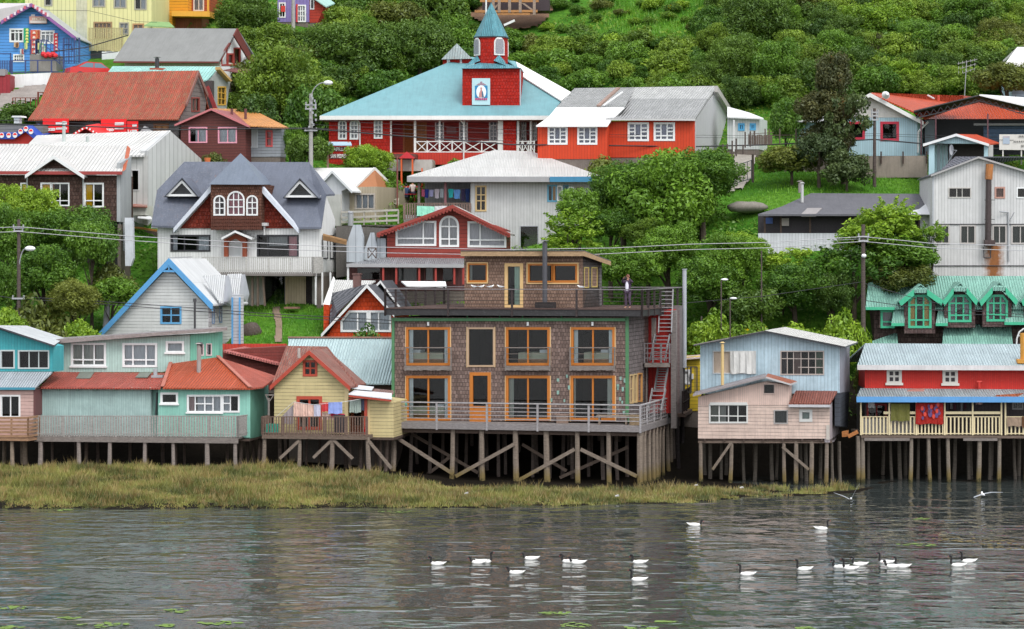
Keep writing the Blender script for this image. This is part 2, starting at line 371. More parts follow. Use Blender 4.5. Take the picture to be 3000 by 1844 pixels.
def text(body,size,mat,parent,M4,name='lettering',ext=.01,bold=0.):
    cu=bpy.data.curves.new(name,'FONT'); cu.body=body; cu.size=size; cu.extrude=ext; cu.align_x='CENTER'; cu.align_y='CENTER'; cu.offset=bold; cu.resolution_u=3
    t=bpy.data.objects.new('tmp',cu); me=bpy.data.meshes.new_from_object(t); bpy.data.objects.remove(t); bpy.data.curves.remove(cu)
    me.name=name; me.materials.clear(); me.materials.append(mat); o=bpy.data.objects.new(name,me); COL.objects.link(o); o.parent=parent; o.matrix_local=M4; return o
def textF(b,pl,body,x0,y0,x1,y1,mat,inn=-.05,name='lettering',parent=None):
    a=pl.px(x0,y1,inn); c=pl.px(x1,y0,inn); h=c.z-a.z; mid=(a+c)/2
    M4=Matrix.Translation(mid)@Matrix.Rotation(math.pi/2,4,'X'); o=text(body,h*1.25,mat,parent or b.root,M4,name,bold=.008)
    wdt=o.dimensions.x if o.dimensions.x>0 else 1; wd=max(v.co.x for v in o.data.vertices)-min(v.co.x for v in o.data.vertices); tw=(c-a).x
    o.scale=(tw/wd,1,1); return o
# ---------------------------------------------------------------- terrain
_cp=[ # (photo column, depth, height)
 (-800,163,5.2),(400,163,5.2),(1200,163,5.2),(2000,163,5.2),(2800,163,5.2),(3900,163,5.2),
 (-800,169,7.6),(200,168,8.),(850,174,9.45),(850,168,7.9),(500,169,7.9),(1500,170,7.8),(2400,168,8.3),(2900,170,9.5),(3900,170,9.),
 (0,178,11.5),(600,178,10.),(1300,177,10.2),(1900,178,12.3),(2400,176,14.2),(2350,182,17.2),(2650,186,18.2),(2450,189,18.6),(2850,178,14.5),
 (1500,184,13.4),(1190,187,16.),(1190,192,16.7),(1080,190,16.6),(300,184,15.),(600,192,19.4),(1000,196,19.4),(1400,197,19.6),(1800,188,19.2),(2100,190,18.6),(2450,192,19.2),(2900,190,18.9),
 (300,197,21.8),(50,203,24.6),(60,210,26.9),(100,217,28.),(270,211,27.3),(500,213,27.6),(300,226,30.3),(530,232,32.6),(880,236,33.4),
 (750,205,22.6),(1000,208,22.5),(1300,212,22.6),(1500,245,33.2),(1500,212,22.6),(2000,206,21.4),(2500,203,21.),(2900,205,22.),(2000,245,36.5),(2900,245,38.),(2500,222,28.5),(3000,222,29.),
 (0,260,40.),(800,262,42.),(1500,270,43.),(2200,262,43.),(3000,262,44.),(-900,200,23.),(-900,260,41.),(3900,200,22.),(3900,260,43.),
 (0,320,64.),(1500,320,67.),(3000,320,68.),(-900,320,64.),(3900,320,68.)]
_X=np.array([((p-1500)/FL*d,d) for p,d,z in _cp]); _Z=np.array([z for *_,z in _cp])
def _phi(r2): return .5*r2*np.log(r2+1e-9)
_D=((_X[:,None]-_X[None])**2).sum(-1); _n=len(_X); _A=np.zeros((_n+3,_n+3)); _A[:_n,:_n]=_phi(_D)+np.eye(_n)*8.; _A[:_n,_n]=1; _A[:_n,_n+1:]=_X; _A[_n,:_n]=1; _A[_n+1:,:_n]=_X.T
_w=np.linalg.solve(_A,np.concatenate([_Z,[0,0,0]]))
def tps(x,y):
    x=np.asarray(x,float); y=np.asarray(y,float); r=(x[...,None]-_X[:,0])**2+(y[...,None]-_X[:,1])**2
    return _phi(r)@_w[:_n]+_w[_n]+_w[_n+1]*x+_w[_n+2]*y
def wav(x,y,s=1.): return np.sin(x*1.3*s+1.7*np.sin(y*.7*s))*.5+np.sin(y*1.9*s+x*.6*s+2.)*.3+np.sin(x*3.1*s-y*2.3*s)*.2
def shoreD(x):  # depth of the waterline for lateral x
    px=x/140.*FL+1500
    return np.interp(px,[-3000,0,1450,1600,1950,2100,2250,2420,2580,2700,6000],[134.5,135.6,136.,137.2,138.4,140.2,142.2,143.8,145.3,152.,153.])+.5*wav(x,x*.3,.8)+.35*wav(x*3.1,x*1.7,1.)
def ground(x,y):
    x=np.asarray(x,float); y=np.asarray(y,float); px=x/148.*FL+1500
    h149=np.interp(px,[0,900,1180,1350,1900,2300,2700],[.95,.95,.5,.12,.06,-.05,-.5])
    sd=shoreD(x); t=y-sd
    low=np.where(t<0,np.maximum(-1.6,t*.13),h149*np.clip(t/12,0,1)**.8+.03)+.05*wav(x,y,.9)*np.clip(t+1,0,1)
    low=np.where((y>152),np.minimum(low,.3+0*low)+np.clip((y-155)/8,0,1)*0,low)
    k=np.clip((y-154.5)/8.5,0,1); k=k*k*(3-2*k)
    xx=np.clip(x,-60,66); far=tps(xx,np.minimum(y,330.)); far=np.where(y>330,far+(y-330)*.3,far)
    return low*(1-k)+far*k if np.ndim(x) else float(low*(1-k)+far*k)
# ---------------------------------------------------------------- small helpers on buildings
def TL(b,mb,name,mats,label,cat,group=None,weld=False):
    """top-level thing whose mesh is given in the building's local metres"""
    xs=[v[0] for v in mb.v]; ys=[v[1] for v in mb.v]; zs=[v[2] for v in mb.v]; c=Vector(((min(xs)+max(xs))/2,(min(ys)+max(ys))/2,min(zs)))
    mb.v=[(v[0]-c.x,v[1]-c.y,v[2]-c.z) for v in mb.v]; o=mb.build(name,mats,None,weld=weld,label=label,cat=cat,group=group)
    o.location=(b.M@c) if b else c; o.rotation_euler=(0,0,b.yaw if b else 0); return o
def cloth(b,x0,y0,x1,y1,v,mat,label,name='hanging_cloth',cat='laundry',y0b=None,y1b=None,group=None,amp=.05,shirt=False):
    A=b.P(x0,y0,v); B=b.P(x1,y0b if y0b is not None else y0,v); Cc=b.P(x0,y1,v); D=b.P(x1,y1b if y1b is not None else y1,v); n=max(4,int((B-A).length/.12)); m=4; mb=MB(); g=[]
    for j in range(m+1):
        row=[]
        for i in range(n+1):
            f=i/n; h=j/m; p=(A*(1-f)+B*f)*(1-h)+(Cc*(1-f)+D*f)*h; p.y+=amp*math.sin(i*1.9+j*.3+x0)*(.4+h*.6)+rnd.uniform(-.012,.012); p.z+=-.03*h*math.sin(f*9+x0)
            if shirt and 0<j: p.x+=(-.12 if i==0 else .12 if i==n else 0)*(-1 if j>1 else 1)*(B-A).length*.5
            row.append(p)
        g.append(row)
    for j in range(m):
        for i in range(n):
            q=[g[j][i],g[j+1][i],g[j+1][i+1],g[j][i+1]]; mb.face(q); mb.face([p+Vector((0,.012,0)) for p in q[::-1]])
    return TL(b,mb,name,mat,label,cat,group)
def pipe(b,x,y0,y1,v,r,mat,cap=True,name='chimney',zb=None):
    p=b.P(x,y0,v); q=b.P(x,y1,v); mb=MB(); mb.tube(q,p,r,r,10)
    if cap: mb.tube(p+Vector((0,0,.06)),p+Vector((0,0,.12)),r*1.9,r*.7,10); mb.tube(p,p+Vector((0,0,.08)),r*.4,r*.4,5)
    return b.part(mb,name,mat)
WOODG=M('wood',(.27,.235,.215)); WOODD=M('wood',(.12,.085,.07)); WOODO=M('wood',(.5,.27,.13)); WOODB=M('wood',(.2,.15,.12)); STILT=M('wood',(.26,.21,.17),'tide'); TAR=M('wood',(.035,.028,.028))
WHP=P_((.72,.73,.73),.5); METAL=P_((.35,.36,.38),.4,.4); DARKM=P_((.05,.05,.055),.3,.5)
ORNG=(.46,.15,.018); SHED='stilt houses on the shore'
# ================================================================= hotel on stilts
b=Bld(11,'stilt_hotel','big three storey hotel clad in brown wooden shingles, on tall stilts with a roof terrace','hotel',-1030,1045,153.7,-14.3)
H=b; SHG=M('shingle',(.27,.19,.165),.18,1.05); SHG2=M('shingle',(.23,.195,.19),.18,.95)
G=WHITE; gc=((0,.1,(.8,.88,.92)),(.9,1,(.8,.88,.92)))
hw=[]
for k,(x0,x1) in enumerate(((-903,-518),(18,402),(620,1000))): hw.append(win(x0,198,x1,528,2,1,ORNG,.13,cur=gc if k!=1 else None,niche=2.6,proud=.05))
for k,(x0,x1) in enumerate(((-903,-516),(18,402),(616,1002))): hw.append(win(x0,645,x1,1036,2,1,ORNG,.14,cur=(gc,((0,.12,(.45,.47,.42)),),((.86,1,(.5,.52,.48)),(0,.05,(.5,.5,.46))))[k],niche=2.6,proud=.05,name='sliding_door'))
hw.append(win(-343,196,-104,545,1,1,(.45,.31,.2),.09,cur=None,niche=2.6))
hw.append(win(-312,618,-146,1046,1,1,ORNG,.17,cur=None,niche=2.6,name='door',hb=[.27]))
b.wall(b.F,[(-1030,95),(1128,92),(1128,1062),(-1030,1045)],SHG,9.,hw)
mb=MB(); Zp=Vector((0,0,0))
for x0,y0,x1,y1 in [(-922,184,-910,540),(-511,184,-499,540),(-2,184,10,540),(410,184,422,540),(600,184,612,540),(1008,184,1020,540),(-922,635,-910,1046),(-509,635,-497,1046),(-2,635,8,1052),(410,635,422,1052),(596,635,608,1056),(1010,635,1022,1056),(-328,608,-318,1046),(-140,608,-130,1046),(-356,184,-348,556),(-99,184,-91,556)]:
    b.bx(0,x0,y0,x1,y1,-.03,.02,'trim',P_((.66,.46,.24),.3))
mb=MB()
mb.prism([b.P(-312,1046,.02),b.P(-146,1046,.02),b.P(-146,935,.02),b.P(-312,935,.02)],(0,.04,0)); b.part(mb,'door_panel',P_(ORNG,.3))
GRN=P_((.07,.2,.09),.4)
for x0,y0,x1,y1 in [(-1046,98,-1020,1046),(1112,60,1140,1062)]: b.bx(0,x0,y0,x1,y1,-.06,.06,'corner_board',GRN)
b.bx(0,-1020,102,1112,130,-.14,.0,'gutter',GRN)
for x in (-711,208,805):
    mb=MB(); mb.tube(b.P(x,172,-.12),b.P(x,138,-.12),.07,.07,8); b.part(mb,'wall_lamp',WHP)
b.bx(0,-250,240,-236,250,.4,.5,'lamp_cord',DARKM) if 0 else None
# balcony guards before the upper windows
for x0,x1 in ((-922,-500),(2,412),(600,1010)):
    mb=MB()
    for y in (375,432,480): 
        p=b.P(x0,y,-.3);q=b.P(x1,y,-.3); mb.bar(p,q,.06 if y==375 else .025)
    for x in (x0,x1): mb.bar(b.P(x,372,-.3),b.P(x,590,-.3),.08); mb.bar(b.P(x,375,-.3),b.P(x,375,0),.05)
    n=26
    for i in range(n):
        xa=x0+(x1-x0)*(i+.5)/n; mb.bar(b.P(xa,543,-.32+rnd.uniform(0,.012)),b.P(xa,585+rnd.uniform(-4,4),-.32),.118,.02)
    mb.prism([b.P(x0,545,-.31),b.P(x1,545,-.31),b.P(x1,545,-.01),b.P(x0,545,-.01)],(0,0,-.06))
    b.part(mb,'balcony_guard',WOODG)
# side wall towards the stairs
ux=b.U(1138); R_=Plane(b,'R',ux+.012)
b.wall(R_,[(1142,62),(1285,42),(1285,950),(1142,1062)],SHG2,.5,[win(1150,628,1180,885,1,2,(.55,.4,.2),.07,None,niche=.4),win(1188,622,1214,878,1,1,(.55,.4,.2),.07,None,niche=.4),win(1222,615,1262,870,1,1,(.5,.25,.08),.07,None,niche=.4)],name='side_wall')
vs=R_.at(1285,500)[0]; zf=0.; 
zr=b.P(0,98).z; zt=b.P(0,14,-.5).z
u0=-.35; u1=b.U(1262,-.5,0); vb_=12.
mb=MB(); mb.box((u0,-.5,zr+.12),(u1,vb_,zt-.05)); b.part(mb,'terrace_edge',P_((.03,.028,.03),.4))
mb=MB(); 
for i in range(70): y=-.55+(vb_+.6)*i/70; mb.box((u0-.05,y,zt-.045),(u1+.05,y+.165,zt+.012*rnd.random()))
b.part(mb,'terrace_floor',M('wood',(.13,.085,.075)))
for x in (-350,160,520,-50): mb=MB(); mb.bar(b.P(x,30,-.3),b.P(x,98,-.02),.08); b.part(mb,'bracket',GRN)
zR=b.P(0,-164,-.5).z-zt; CHR=M('wood',(.07,.055,.055)); GR2=M('wood',(.26,.24,.25))
def trail(a,c,posts,rails=(.2,.4,.6,.8)):
    mb=MB(); a=Vector(a); c=Vector(c)
    for r in rails: mb.bar(a+Vector((0,0,zR*r)),c+Vector((0,0,zR*r)),.022)
    for i in range(posts+1): p=a+(c-a)*i/posts; mb.bar(p-Vector((0,0,.45)),p+Vector((0,0,zR)),.11)
    t=MB(); t.bar(a+Vector((0,0,zR)),c+Vector((0,0,zR)),.15,.05); o=b.part(mb,'terrace_railing',CHR); b.part(t,'handrail',GR2,parent=o)
trail((u0,-.5,zt),(u1,-.5,zt),4); trail((u0,-.5,zt),(u0,vb_,zt),6); trail((u1,-.5,zt),(u1,vb_,zt),7,(.15,.3,.45,.6,.75,.9)); trail((u0,vb_,zt),(u1,vb_,zt),6)
# penthouse
v0=2.2; pr=zt
up0=b.P(-977,-60,v0).x; up1=b.P(712,-60,v0).x
Rp=Plane(b,'R',up1); SHP=M('shingle',(.31,.2,.15),.15,.6)
hz=lambda y:y-1449
b.wall(v0,[(-376,hz(962)),(712,hz(962)),(712,hz(1460)),(-376,hz(1470))],SHP,4.6,[win(-342,hz(1052),-168,hz(1212),1,1,ORNG,.11,((0,.15,(.3,.32,.3)),)),win(218,hz(1058),436,hz(1215),1,1,ORNG,.09,None),win(448,hz(1058),660,hz(1215),1,1,ORNG,.13,None),win(10,hz(1060),152,hz(1445),1,1,(.68,.45,.2),.17,((.5,1,(.45,.6,.5)),),name='door')],name='penthouse_wall')
for q in [(-350,1036,-160,1046),(-350,1222,-160,1232),(-354,1040,-344,1228),(-166,1040,-156,1228),(200,1040,680,1050),(200,1226,680,1236),(198,1044,208,1232),(668,1044,678,1232)]: b.bx(v0,q[0],hz(q[1]),q[2],hz(q[3]),-.05,.0,'trim',P_((.68,.47,.22),.3))
b.wall(Rp,[(716,hz(975)),(892,hz(1030)),(892,hz(1440)),(716,hz(1470))],M('shingle',(.2,.185,.185),.15,.7),.4,[win(728,hz(1086),768,hz(1268),1,1,(.5,.38,.12),.06,((0,1,(.42,.33,.1)),),niche=.3),win(796,hz(1086),846,hz(1262),1,1,(.5,.38,.12),.06,((0,1,(.42,.33,.1)),),niche=.3)],name='penthouse_side_wall')
vE=Rp.at(892,hz(1200))[0]; A=b.P(-412,hz(925),v0-.7); Bq=b.P(728,hz(925),v0-.7); zz=Rp.at(932,hz(1020))[1]
mb=MB(); mb.prism([A,Bq,Vector((up1+.45,vE+.5,zz)),Vector((A.x,vE+.5,zz))],(0,0,-.05)); b.part(mb,'roof',M('corr',(.13,.13,.14),.09,.5))
mb=MB(); mb.prism([A+Vector((0,.03,-.06)),Bq+Vector((0,.03,-.06)),Bq+Vector((0,.03,-.34)),A+Vector((0,.03,-.34))],(0,.05,0)); e=Bq+Vector((-.04,.06,-.06)); f=Vector((up1+.4,vE+.5,zz-.06)); mb.prism([e,f,f-Vector((0,0,.24)),e-Vector((0,0,.28))],(.05,0,0)); b.part(mb,'fascia',M('wood',(.5,.34,.2)))
pipe(b,366,hz(850),hz(1415),1.3,.145,P_((.07,.07,.08),.3,.5)); b.bx(1.,275,hz(1405),445,hz(1462),0,.7,'chimney_base',M('wood',(.05,.045,.045)))
# deck at water side
uL=b.P(-1088,1075,-1.5).x; uR=b.P(1250,1090,-1.5).x
mb=MB()
for i in range(11): y=-1.5+i*.14; mb.box((uL,y,-.06),(uR,y+.128,.0-.004*(i%3)))
for i in range(50): y=.04+i*.16; mb.box((ux+.03,y,-.06),(uR,y+.15,-.004*(i%3)))
b.part(mb,'deck',M('wood',(.36,.33,.32)))
mb=MB(); mb.box((uL,-1.58,-.36),(uR,-1.5,-.02)); mb.box((uR,-1.58,-.36),(uR+.07,8.2,-.02)); b.part(mb,'deck_beam',M('wood',(.30,.275,.275)))
mb=MB(); mb.box((uL,-1.3,-.6),(uR,11.,-.38)); b.part(mb,'floor_joists',WOODD)
zD=1.13; GR3=M('wood',(.42,.40,.41))
mb=MB(); mb.bar((uL,-1.55,zD+.02),(uR,-1.55,zD+.02),.14,.06); mb.bar((uR,-1.55,zD+.02),(uR,8.2,zD+.02),.14,.06); b.part(mb,'handrail',M('wood',(.5,.48,.49)))
for a,c,n in (((uL,-1.55,0),(uR,-1.55,0),5),((uL,-1.55,0),(uL,0,0),1)):
    b.rail(a,c,zD,GR3,n,(.22,.41,.6,.8,1.),0,th=.045,drop=.4,name='deck_railing',pw0=.11)
b.rail((uR,-1.55,0),(uR,8.2,0),zD,GR3,5,(.12,.3,.48,.66,.84,1.),.45,pw=.035,drop=.3,name='deck_railing',th=.035)
tops=[]
fx=[1155,1327,1411,1510,1600,1691,1783,1874]
for x in fx:
    xx=(x-1480)*3.15; p=b.P(xx,1130,-1.3); tops.append((p.x,-1.3,-.36))
b.stilts(tops,STILT,.15,name='stilt')
tops=[]
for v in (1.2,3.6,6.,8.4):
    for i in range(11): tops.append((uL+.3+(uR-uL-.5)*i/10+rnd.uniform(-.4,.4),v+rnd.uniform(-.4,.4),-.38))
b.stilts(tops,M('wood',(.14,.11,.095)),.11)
b.stilts([(uR-.05,-1.2+i*1.12+rnd.uniform(-.2,.2),-.3) for i in range(9)],STILT,.12)
K=lambda x,y:((x-1480)*3.15,(y-900)*3.15)
b.braces([K(*p)+K(*q) for p,q in (((1158,1280),(1329,1390)),((1335,1396),(1506,1302)),((1506,1415),(1683,1317)),((1701,1317),(1866,1396)))],-1.5,STILT,.2)
b.braces([K(*p)+K(*q) for p,q in (((1190,1262),(1400,1385)),((1530,1302),(1660,1380)),((1640,1400),(1840,1310)),((1240,1400),(1330,1330)))],1.,WOODB,.18)
# stair tower on the right flank
RED=M('vert',(.48,.02,.015),.2,.3); v5=vs+.15
b.wall(v5+1.4,[(1270,25),(1530,25),(1530,980),(1270,980)],RED,2.,name='stairwell_wall')
b.bx(v5+3.,1545,-10,1610,1000,0,1.2,'end_wall',M('wood',(.22,.2,.2)))
b.bx(v5+1.,1530,30,1578,1120,0,.35,'stair_post',M('wood',(.28,.25,.24)))
b.bx(v5,1350,100,1390,330,0,.15,'stair_post',WOODG); b.bx(v5,1298,560,1310,900,0,.12,'stair_post',WOODG)
mb=MB(); mb.prism([b.P(1285,515,v5-.6),b.P(1520,515,v5-.6),b.P(1520,515,v5+1.3),b.P(1285,515,v5+1.3)],(0,0,-.25)); b.part(mb,'landing',WOODG)
o=b.P(1285,515,v5-.6); q=b.P(1518,515,v5-.6); b.rail(o,q,o.z*0+1.12,GR2,3,(.25,.5,.75,1.),.3,pw=.03,name='landing_railing')
def stair(xa,ya,xb,yb,wid,va,vb,n):
    mb=MB()
    for s_ in (0,1):
        mb.bar(b.P(xa+wid*s_,ya,va),b.P(xb+wid*s_,yb,vb),.06,.2)
    for i in range(n):
        f=(i+.5)/n; x=xa+(xb-xa)*f; y=ya+(yb-ya)*f; v=va+(vb-va)*f; mb.bar(b.P(x,y,v),b.P(x+wid,y,v),.2,.05)
    b.part(mb,'stairs',M('wood',(.36,.35,.36)))
stair(1415,240,1430,-160,120,v5-.2,v5+1.2,11); stair(1335,500,1385,250,135,v5-.4,v5,7); stair(1320,960,1360,755,120,v5-1.2,v5-.4,5); stair(1380,770,1410,560,90,v5+.2,v5+.8,9)
mb=MB(); mb.tube(b.P(1655,560,v5+4),b.P(1655,-345,v5+4),.125,.125,10); mb.tube(b.P(1655,-345,v5+4),b.P(1655,-352,v5+4),.16,.16,10); b.part(mb,'vent_pipe',P_((.36,.38,.41),.3,.4))
# gangway to the street behind
mb=MB(); p=b.P(1590,1000,v5+2.5); q=b.P(1745,900,v5+10); mb.bar(p,q,.9,.2); b.part(mb,'gangway',WOODD)
b.rail(p+Vector((.3,0,.1)),q+Vector((.3,0,.1)),1.3,TAR,4,(.5,1.),.35,pw=.05,name='gangway_railing',th=.06)
b.stilts([tuple(p*(1-f)+q*f-Vector((0,0,.1))) for f in (0,.3,.6,.95)],TAR,.12)
b.bx(v5+4.5,1612,510,1648,960,0,.3,'tarred_post',TAR)
# furniture
mb=MB(); a=b.P(845,1003,-.85); c=b.P(1165,1003,-.85); mb.box((a.x,-.95,.46),(c.x,-.55,.53)); 
for x in (a.x+.1,c.x-.35): mb.box((x,-.9,0),(x+.09,-.6,.46))
TL(b,mb,'bench',M('wood',(.42,.33,.26)),'rough plank bench on the lower deck of the shingled hotel','bench')
mb=MB(); p=b.P(1195,1060,-1.); mb.tube((p.x,-.9,0),(p.x,-.9,.56),.33,.31,14); TL(b,mb,'stump_stool',M('wood',(.5,.36,.22)),'round tree stump stool at the deck corner beside the bench','stool')
mb=MB(); p=b.P(530,1060,-.25); mb.box((p.x-.3,-.5,.0),(p.x+.3,-.1,.45)); mb.box((p.x-.34,-.54,.45),(p.x+.34,-.06,.5)); TL(b,mb,'wooden_box',M('wood',(.35,.25,.2)),'brown wooden box on the deck between two orange doors','box')
mb=MB()
for i in range(9): mb.ball(b.P(-970+rnd.uniform(-45,45),900+i*17,-.6+rnd.uniform(-.1,.1)),.22,6,0,(1,.6,.7))
TL(b,mb,'heap_of_nets',P_((.12,.3,.24),.8,.9),'heap of teal fishing net hung at the left end of the hotel deck','fishing net',weld=True)
BED=P_((.62,.64,.5),.3,.9); PIL=P_((.8,.82,.88),.1,.9)
for k,(x0,x1,y,z) in enumerate(((-860,-570,390,520),(120,395,400,520),(725,960,400,520),(-860,-560,905,1020))):
    mb=MB(); a=b.P(x0,z,.35); c=b.P(x1,y,.35); mb.box((a.x,.35,a.z),(c.x,2.,a.z+.25),1); mb.box((a.x+.02,.33,a.z+.25),(c.x-.02,2.,a.z+.62)); mb.box((c.x-.5 if k else a.x+.05,.4,a.z+.62),(c.x-.05 if k else a.x+.5,1.3,a.z+.78),2)
    TL(b,mb,'bed',[BED,WOODO,PIL],('bed behind the first upper orange window of the hotel','bed behind the second upper orange window of the hotel','bed behind the third upper orange window of the hotel','bed behind the lower left sliding door of the hotel')[k],'bed','beds in the hotel rooms')
# small painted shingles by the doors
for x,y in [(590,745),(546,865),(487,790),(487,675),(570,640),(1040,730),(1085,760),(1060,850),(1104,680),(1065,660),(1040,750),(1080,880),(425,860),(1095,975)]:
    w_=rnd.uniform(7,12); h_=rnd.uniform(14,22); mb=MB(); mb.prism([b.P(x-w_,y+h_*.6,-.03),b.P(x,y+h_,-.03),b.P(x+w_,y+h_*.6,-.03),b.P(x+w_,y-h_,-.03),b.P(x-w_,y-h_,-.03)],(0,.03,0)); b.part(mb,'painted_shingle',P_((.25,.42,.36),.9))

# ================================================================= zone 9: left shore houses
CORRW=M('corr',(.62,.65,.67),.16,.4); CORRG=M('corr',(.42,.46,.5),.16,.5)
b=Bld(9,'stilt_house','turquoise and pink stilt house at the left edge of the photo','house',-300,1190,152.,-14,SHED)
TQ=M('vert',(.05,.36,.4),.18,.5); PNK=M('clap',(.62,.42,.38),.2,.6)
b.wall(1.2,[(-500,205),(-40,205),(0,210),(490,362),(490,595),(-500,595)],TQ,1.5,[win(8,402,132,562,1,1,(.5,.55,.55),.07,None),win(172,404,450,565,3,1,(.5,.55,.55),.07,None)],name='upper_wall')
b.slab([(-60,168,.8),(500,352,.8),(595,285,6.4),(250,172,6.4)],CORRW,.1,edge=P_((.05,.05,.06)))
b.slope((-500,745),(322,745),(484,598),(-500,598),CORRG,-.2,1.2,False,.08,P_((.05,.25,.35)),.12,name='lower_roof')
b.wall(b.F,[(-500,765),(310,765),(310,1195),(-500,1195)],PNK,3.6,[win(10,818,182,1015,2,1,WHITE,.09,None,name='sliding_door')],name='lower_wall')
b.bx(0,310,765,322,1000,-.02,3.6,'party_wall',P_((.13,.05,.05)))
FEN=M('wood',(.42,.25,.15)); p=b.P(-500,1200,-1.5); q=b.P(258,1200,-1.5); mb=MB(); mb.box((p.x,-1.5,p.z-.15),(q.x,0,p.z)); b.part(mb,'deck',FEN)
b.rail(p,q,1.08,FEN,5,(.05,.25,.42,.6,.8,1.),0,th=.11,name='deck_railing'); b.rail(q,q+Vector((0,1.5,0)),1.08,FEN,1,(.05,.25,.42,.6,.8,1.),0,th=.11,name='deck_railing')
b.stilts([b.P(x,1225,-1.2) for x in (-430,-200,110)]+[b.P(x,1225,.6) for x in (-300,-50,228)]+[b.P(x,1225,3.) for x in (-150,40,200)],M('wood',(.32,.25,.19),'tide'),.13)

MINT=M('vert',(.43,.60,.55),.16,.7); MINT2=M('vert',(.19,.52,.39),.16,.4); MINT3=M('vert',(.36,.5,.48),.13,1.); AQU=M('vert',(.26,.55,.46),.1,.5)
b=Bld(9,'stilt_house','long two storey mint green stilt house with rusty red lower roofs and grey picket deck','house',365,1190,152.,-8,SHED)
REDR=M('corr',(.46,.09,.06),.16,.8,.3,rc=(.3,.2,.17)); ORR=M('corr',(.48,.085,.03),.17,.6,.25,rc=(.25,.08,.04))
b.wall(3.6,[(500,325),(1752,258),(1752,520),(1500,600),(500,600)],MINT,4.2,[win(664,340,970,540,3,1,WHITE,.12,((.0,.7,(.5,.47,.44)),(.72,1,(.45,.45,.44))),vb=[.32,.68],hb=[.24],sill=True),win(1140,342,1442,545,3,1,WHITE,.12,FULL,vb=[.27,.7],hb=[.26]),win(1540,325,1690,415,1,1,WHITE,.12,FULL,sill=True)],name='upper_wall')
b.wall(3.7,[(1756,256),(2015,232),(2015,500),(1756,520)],MINT2,1.,[win(1852,350,1878,445,1,1,(.6,.5,.5),.06),win(1908,340,1952,445,1,1,(.6,.5,.5),.06)],name='upper_wall')
b.slab([(485,300,3.1),(2095,188,3.1),(2095,180,8.),(485,286,8.)],M('corr',(.36,.33,.33),.2,.9),.1); b.bx(3.1,485,0,486,1,0,.01,'x',WHP) if 0 else None
mb=MB(); A=b.P(485,302,3.05);B2=b.P(2095,190,3.05); mb.prism([A,B2,B2-Vector((0,0,.16)),A-Vector((0,0,.24))],(0,.06,0)); b.part(mb,'fascia',M('wood',(.36,.31,.3)))
b.slope((366,742),(1482,748),(1560,606),(500,598),REDR,-.35,3.6,False,.08,name='lower_roof')
mb=MB()
for x0,y0,x1,y1 in ((740,605,872,664),(1290,610,1400,655)):
    f=lambda y:-.35+3.95*(745-y)/147; mb=MB()
    mb.prism([b.P(x0-40,y1,f(y1))+Vector((0,0,.05)),b.P(x1-40,y1,f(y1))+Vector((0,0,.05)),b.P(x1,y0,f(y0))+Vector((0,0,.05)),b.P(x0,y0,f(y0))+Vector((0,0,.05))],(0,0,-.03))
    b.part(mb,'skylight',P_((.17,.19,.16),.6,.4))
pipe(b,1434,572,640,2.6,.12,METAL,False); b.bx(2.2,1395,632,1500,652,0,.6,'flashing',METAL)
b.wall(b.F,[(366,748),(1392,752),(1392,1200),(366,1200)],MINT3,3.5,name='lower_wall')
mb=MB()
for x in (540,715,878,1052,1218,1388): mb.bar(b.P(x,748,-.3),b.P(x,768,-.02),.07)
b.part(mb,'rafter_end',P_((.3,.5,.45)))
b.wall(.5,[(1395,752),(1455,752),(1455,1200),(1395,1200)],P_((.25,.45,.4),.6),3.,name='recessed_wall')
mb=MB(); mb.tube(b.P(1450,790,.3),b.P(1438,1010,.3),.05,.05,6); b.part(mb,'downpipe',DARKM)
b.wall(.02,[(1460,752),(2308,756),(2308,1205),(1460,1200)],AQU,4.5,[win(1490,798,1635,888,1,1,WHITE,.11,None,sill=True),win(1734,818,2044,968,4,2,WHITE,.1,((0,.2,(.5,.35,.35)),(.25,1,LACE)),vb=[.2,.5,.76],hb=[(.5,.2,.76)],sill=True),win(2056,815,2205,966,2,1,WHITE,.09,((0,.45,LACE),),vb=[.46],hb=[(.5,0,.46)])],name='lower_wall')
uu=b.P(2308,900,.02).x+.01; RR=Plane(b,'R',uu)
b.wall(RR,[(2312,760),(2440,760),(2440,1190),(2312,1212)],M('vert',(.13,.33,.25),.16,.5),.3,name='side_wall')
b.slab([(1502,745,-.35),(2312,752,-.35),(2010,462,3.6),(1580,522,3.6)],ORR,.08,name='lower_roof')
b.slab([(2312,752,-.36),(2430,735,.6),(2560,640,4.),(2010,460,3.58)],M('corr',(.46,.09,.05),.17,.7,.2,rc=(.25,.08,.05)),.08,name='lower_roof')
mb=MB(); mb.bar(b.P(1575,520,3.6)+Vector((0,0,.06)),b.P(1500,742,-.35)+Vector((0,0,.06)),.2,.06); b.part(mb,'ridge_cap',P_((.42,.14,.1),.8)); mb=MB(); mb.bar(b.P(2010,460,3.6)+Vector((0,0,.06)),b.P(2312,750,-.36)+Vector((0,0,.06)),.22,.06); b.part(mb,'ridge_cap',P_((.42,.14,.1),.8))
pipe(b,1836,350,615,1.7,.13,P_((.33,.3,.28),.8,.5)); 
mb=MB(); mb.tube(b.P(1820,345,1.7),b.P(1868,345,1.7),.12,.12,8); b.part(mb,'chimney_cowl',DARKM)
GF=M('wood',(.42,.40,.38)); p=b.P(316,1192,-1.3); q=b.P(2196,1195,-1.3); r_=b.P(2300,1180,0.3)
mb=MB(); mb.box((p.x,-1.3,p.z-.08),(q.x,0.,p.z)); mb.box((p.x,-1.3,p.z-.3),(q.x,-1.2,p.z-.08)); b.part(mb,'deck',WOODG)
hh=b.P(1000,1012,-1.3).z-p.z
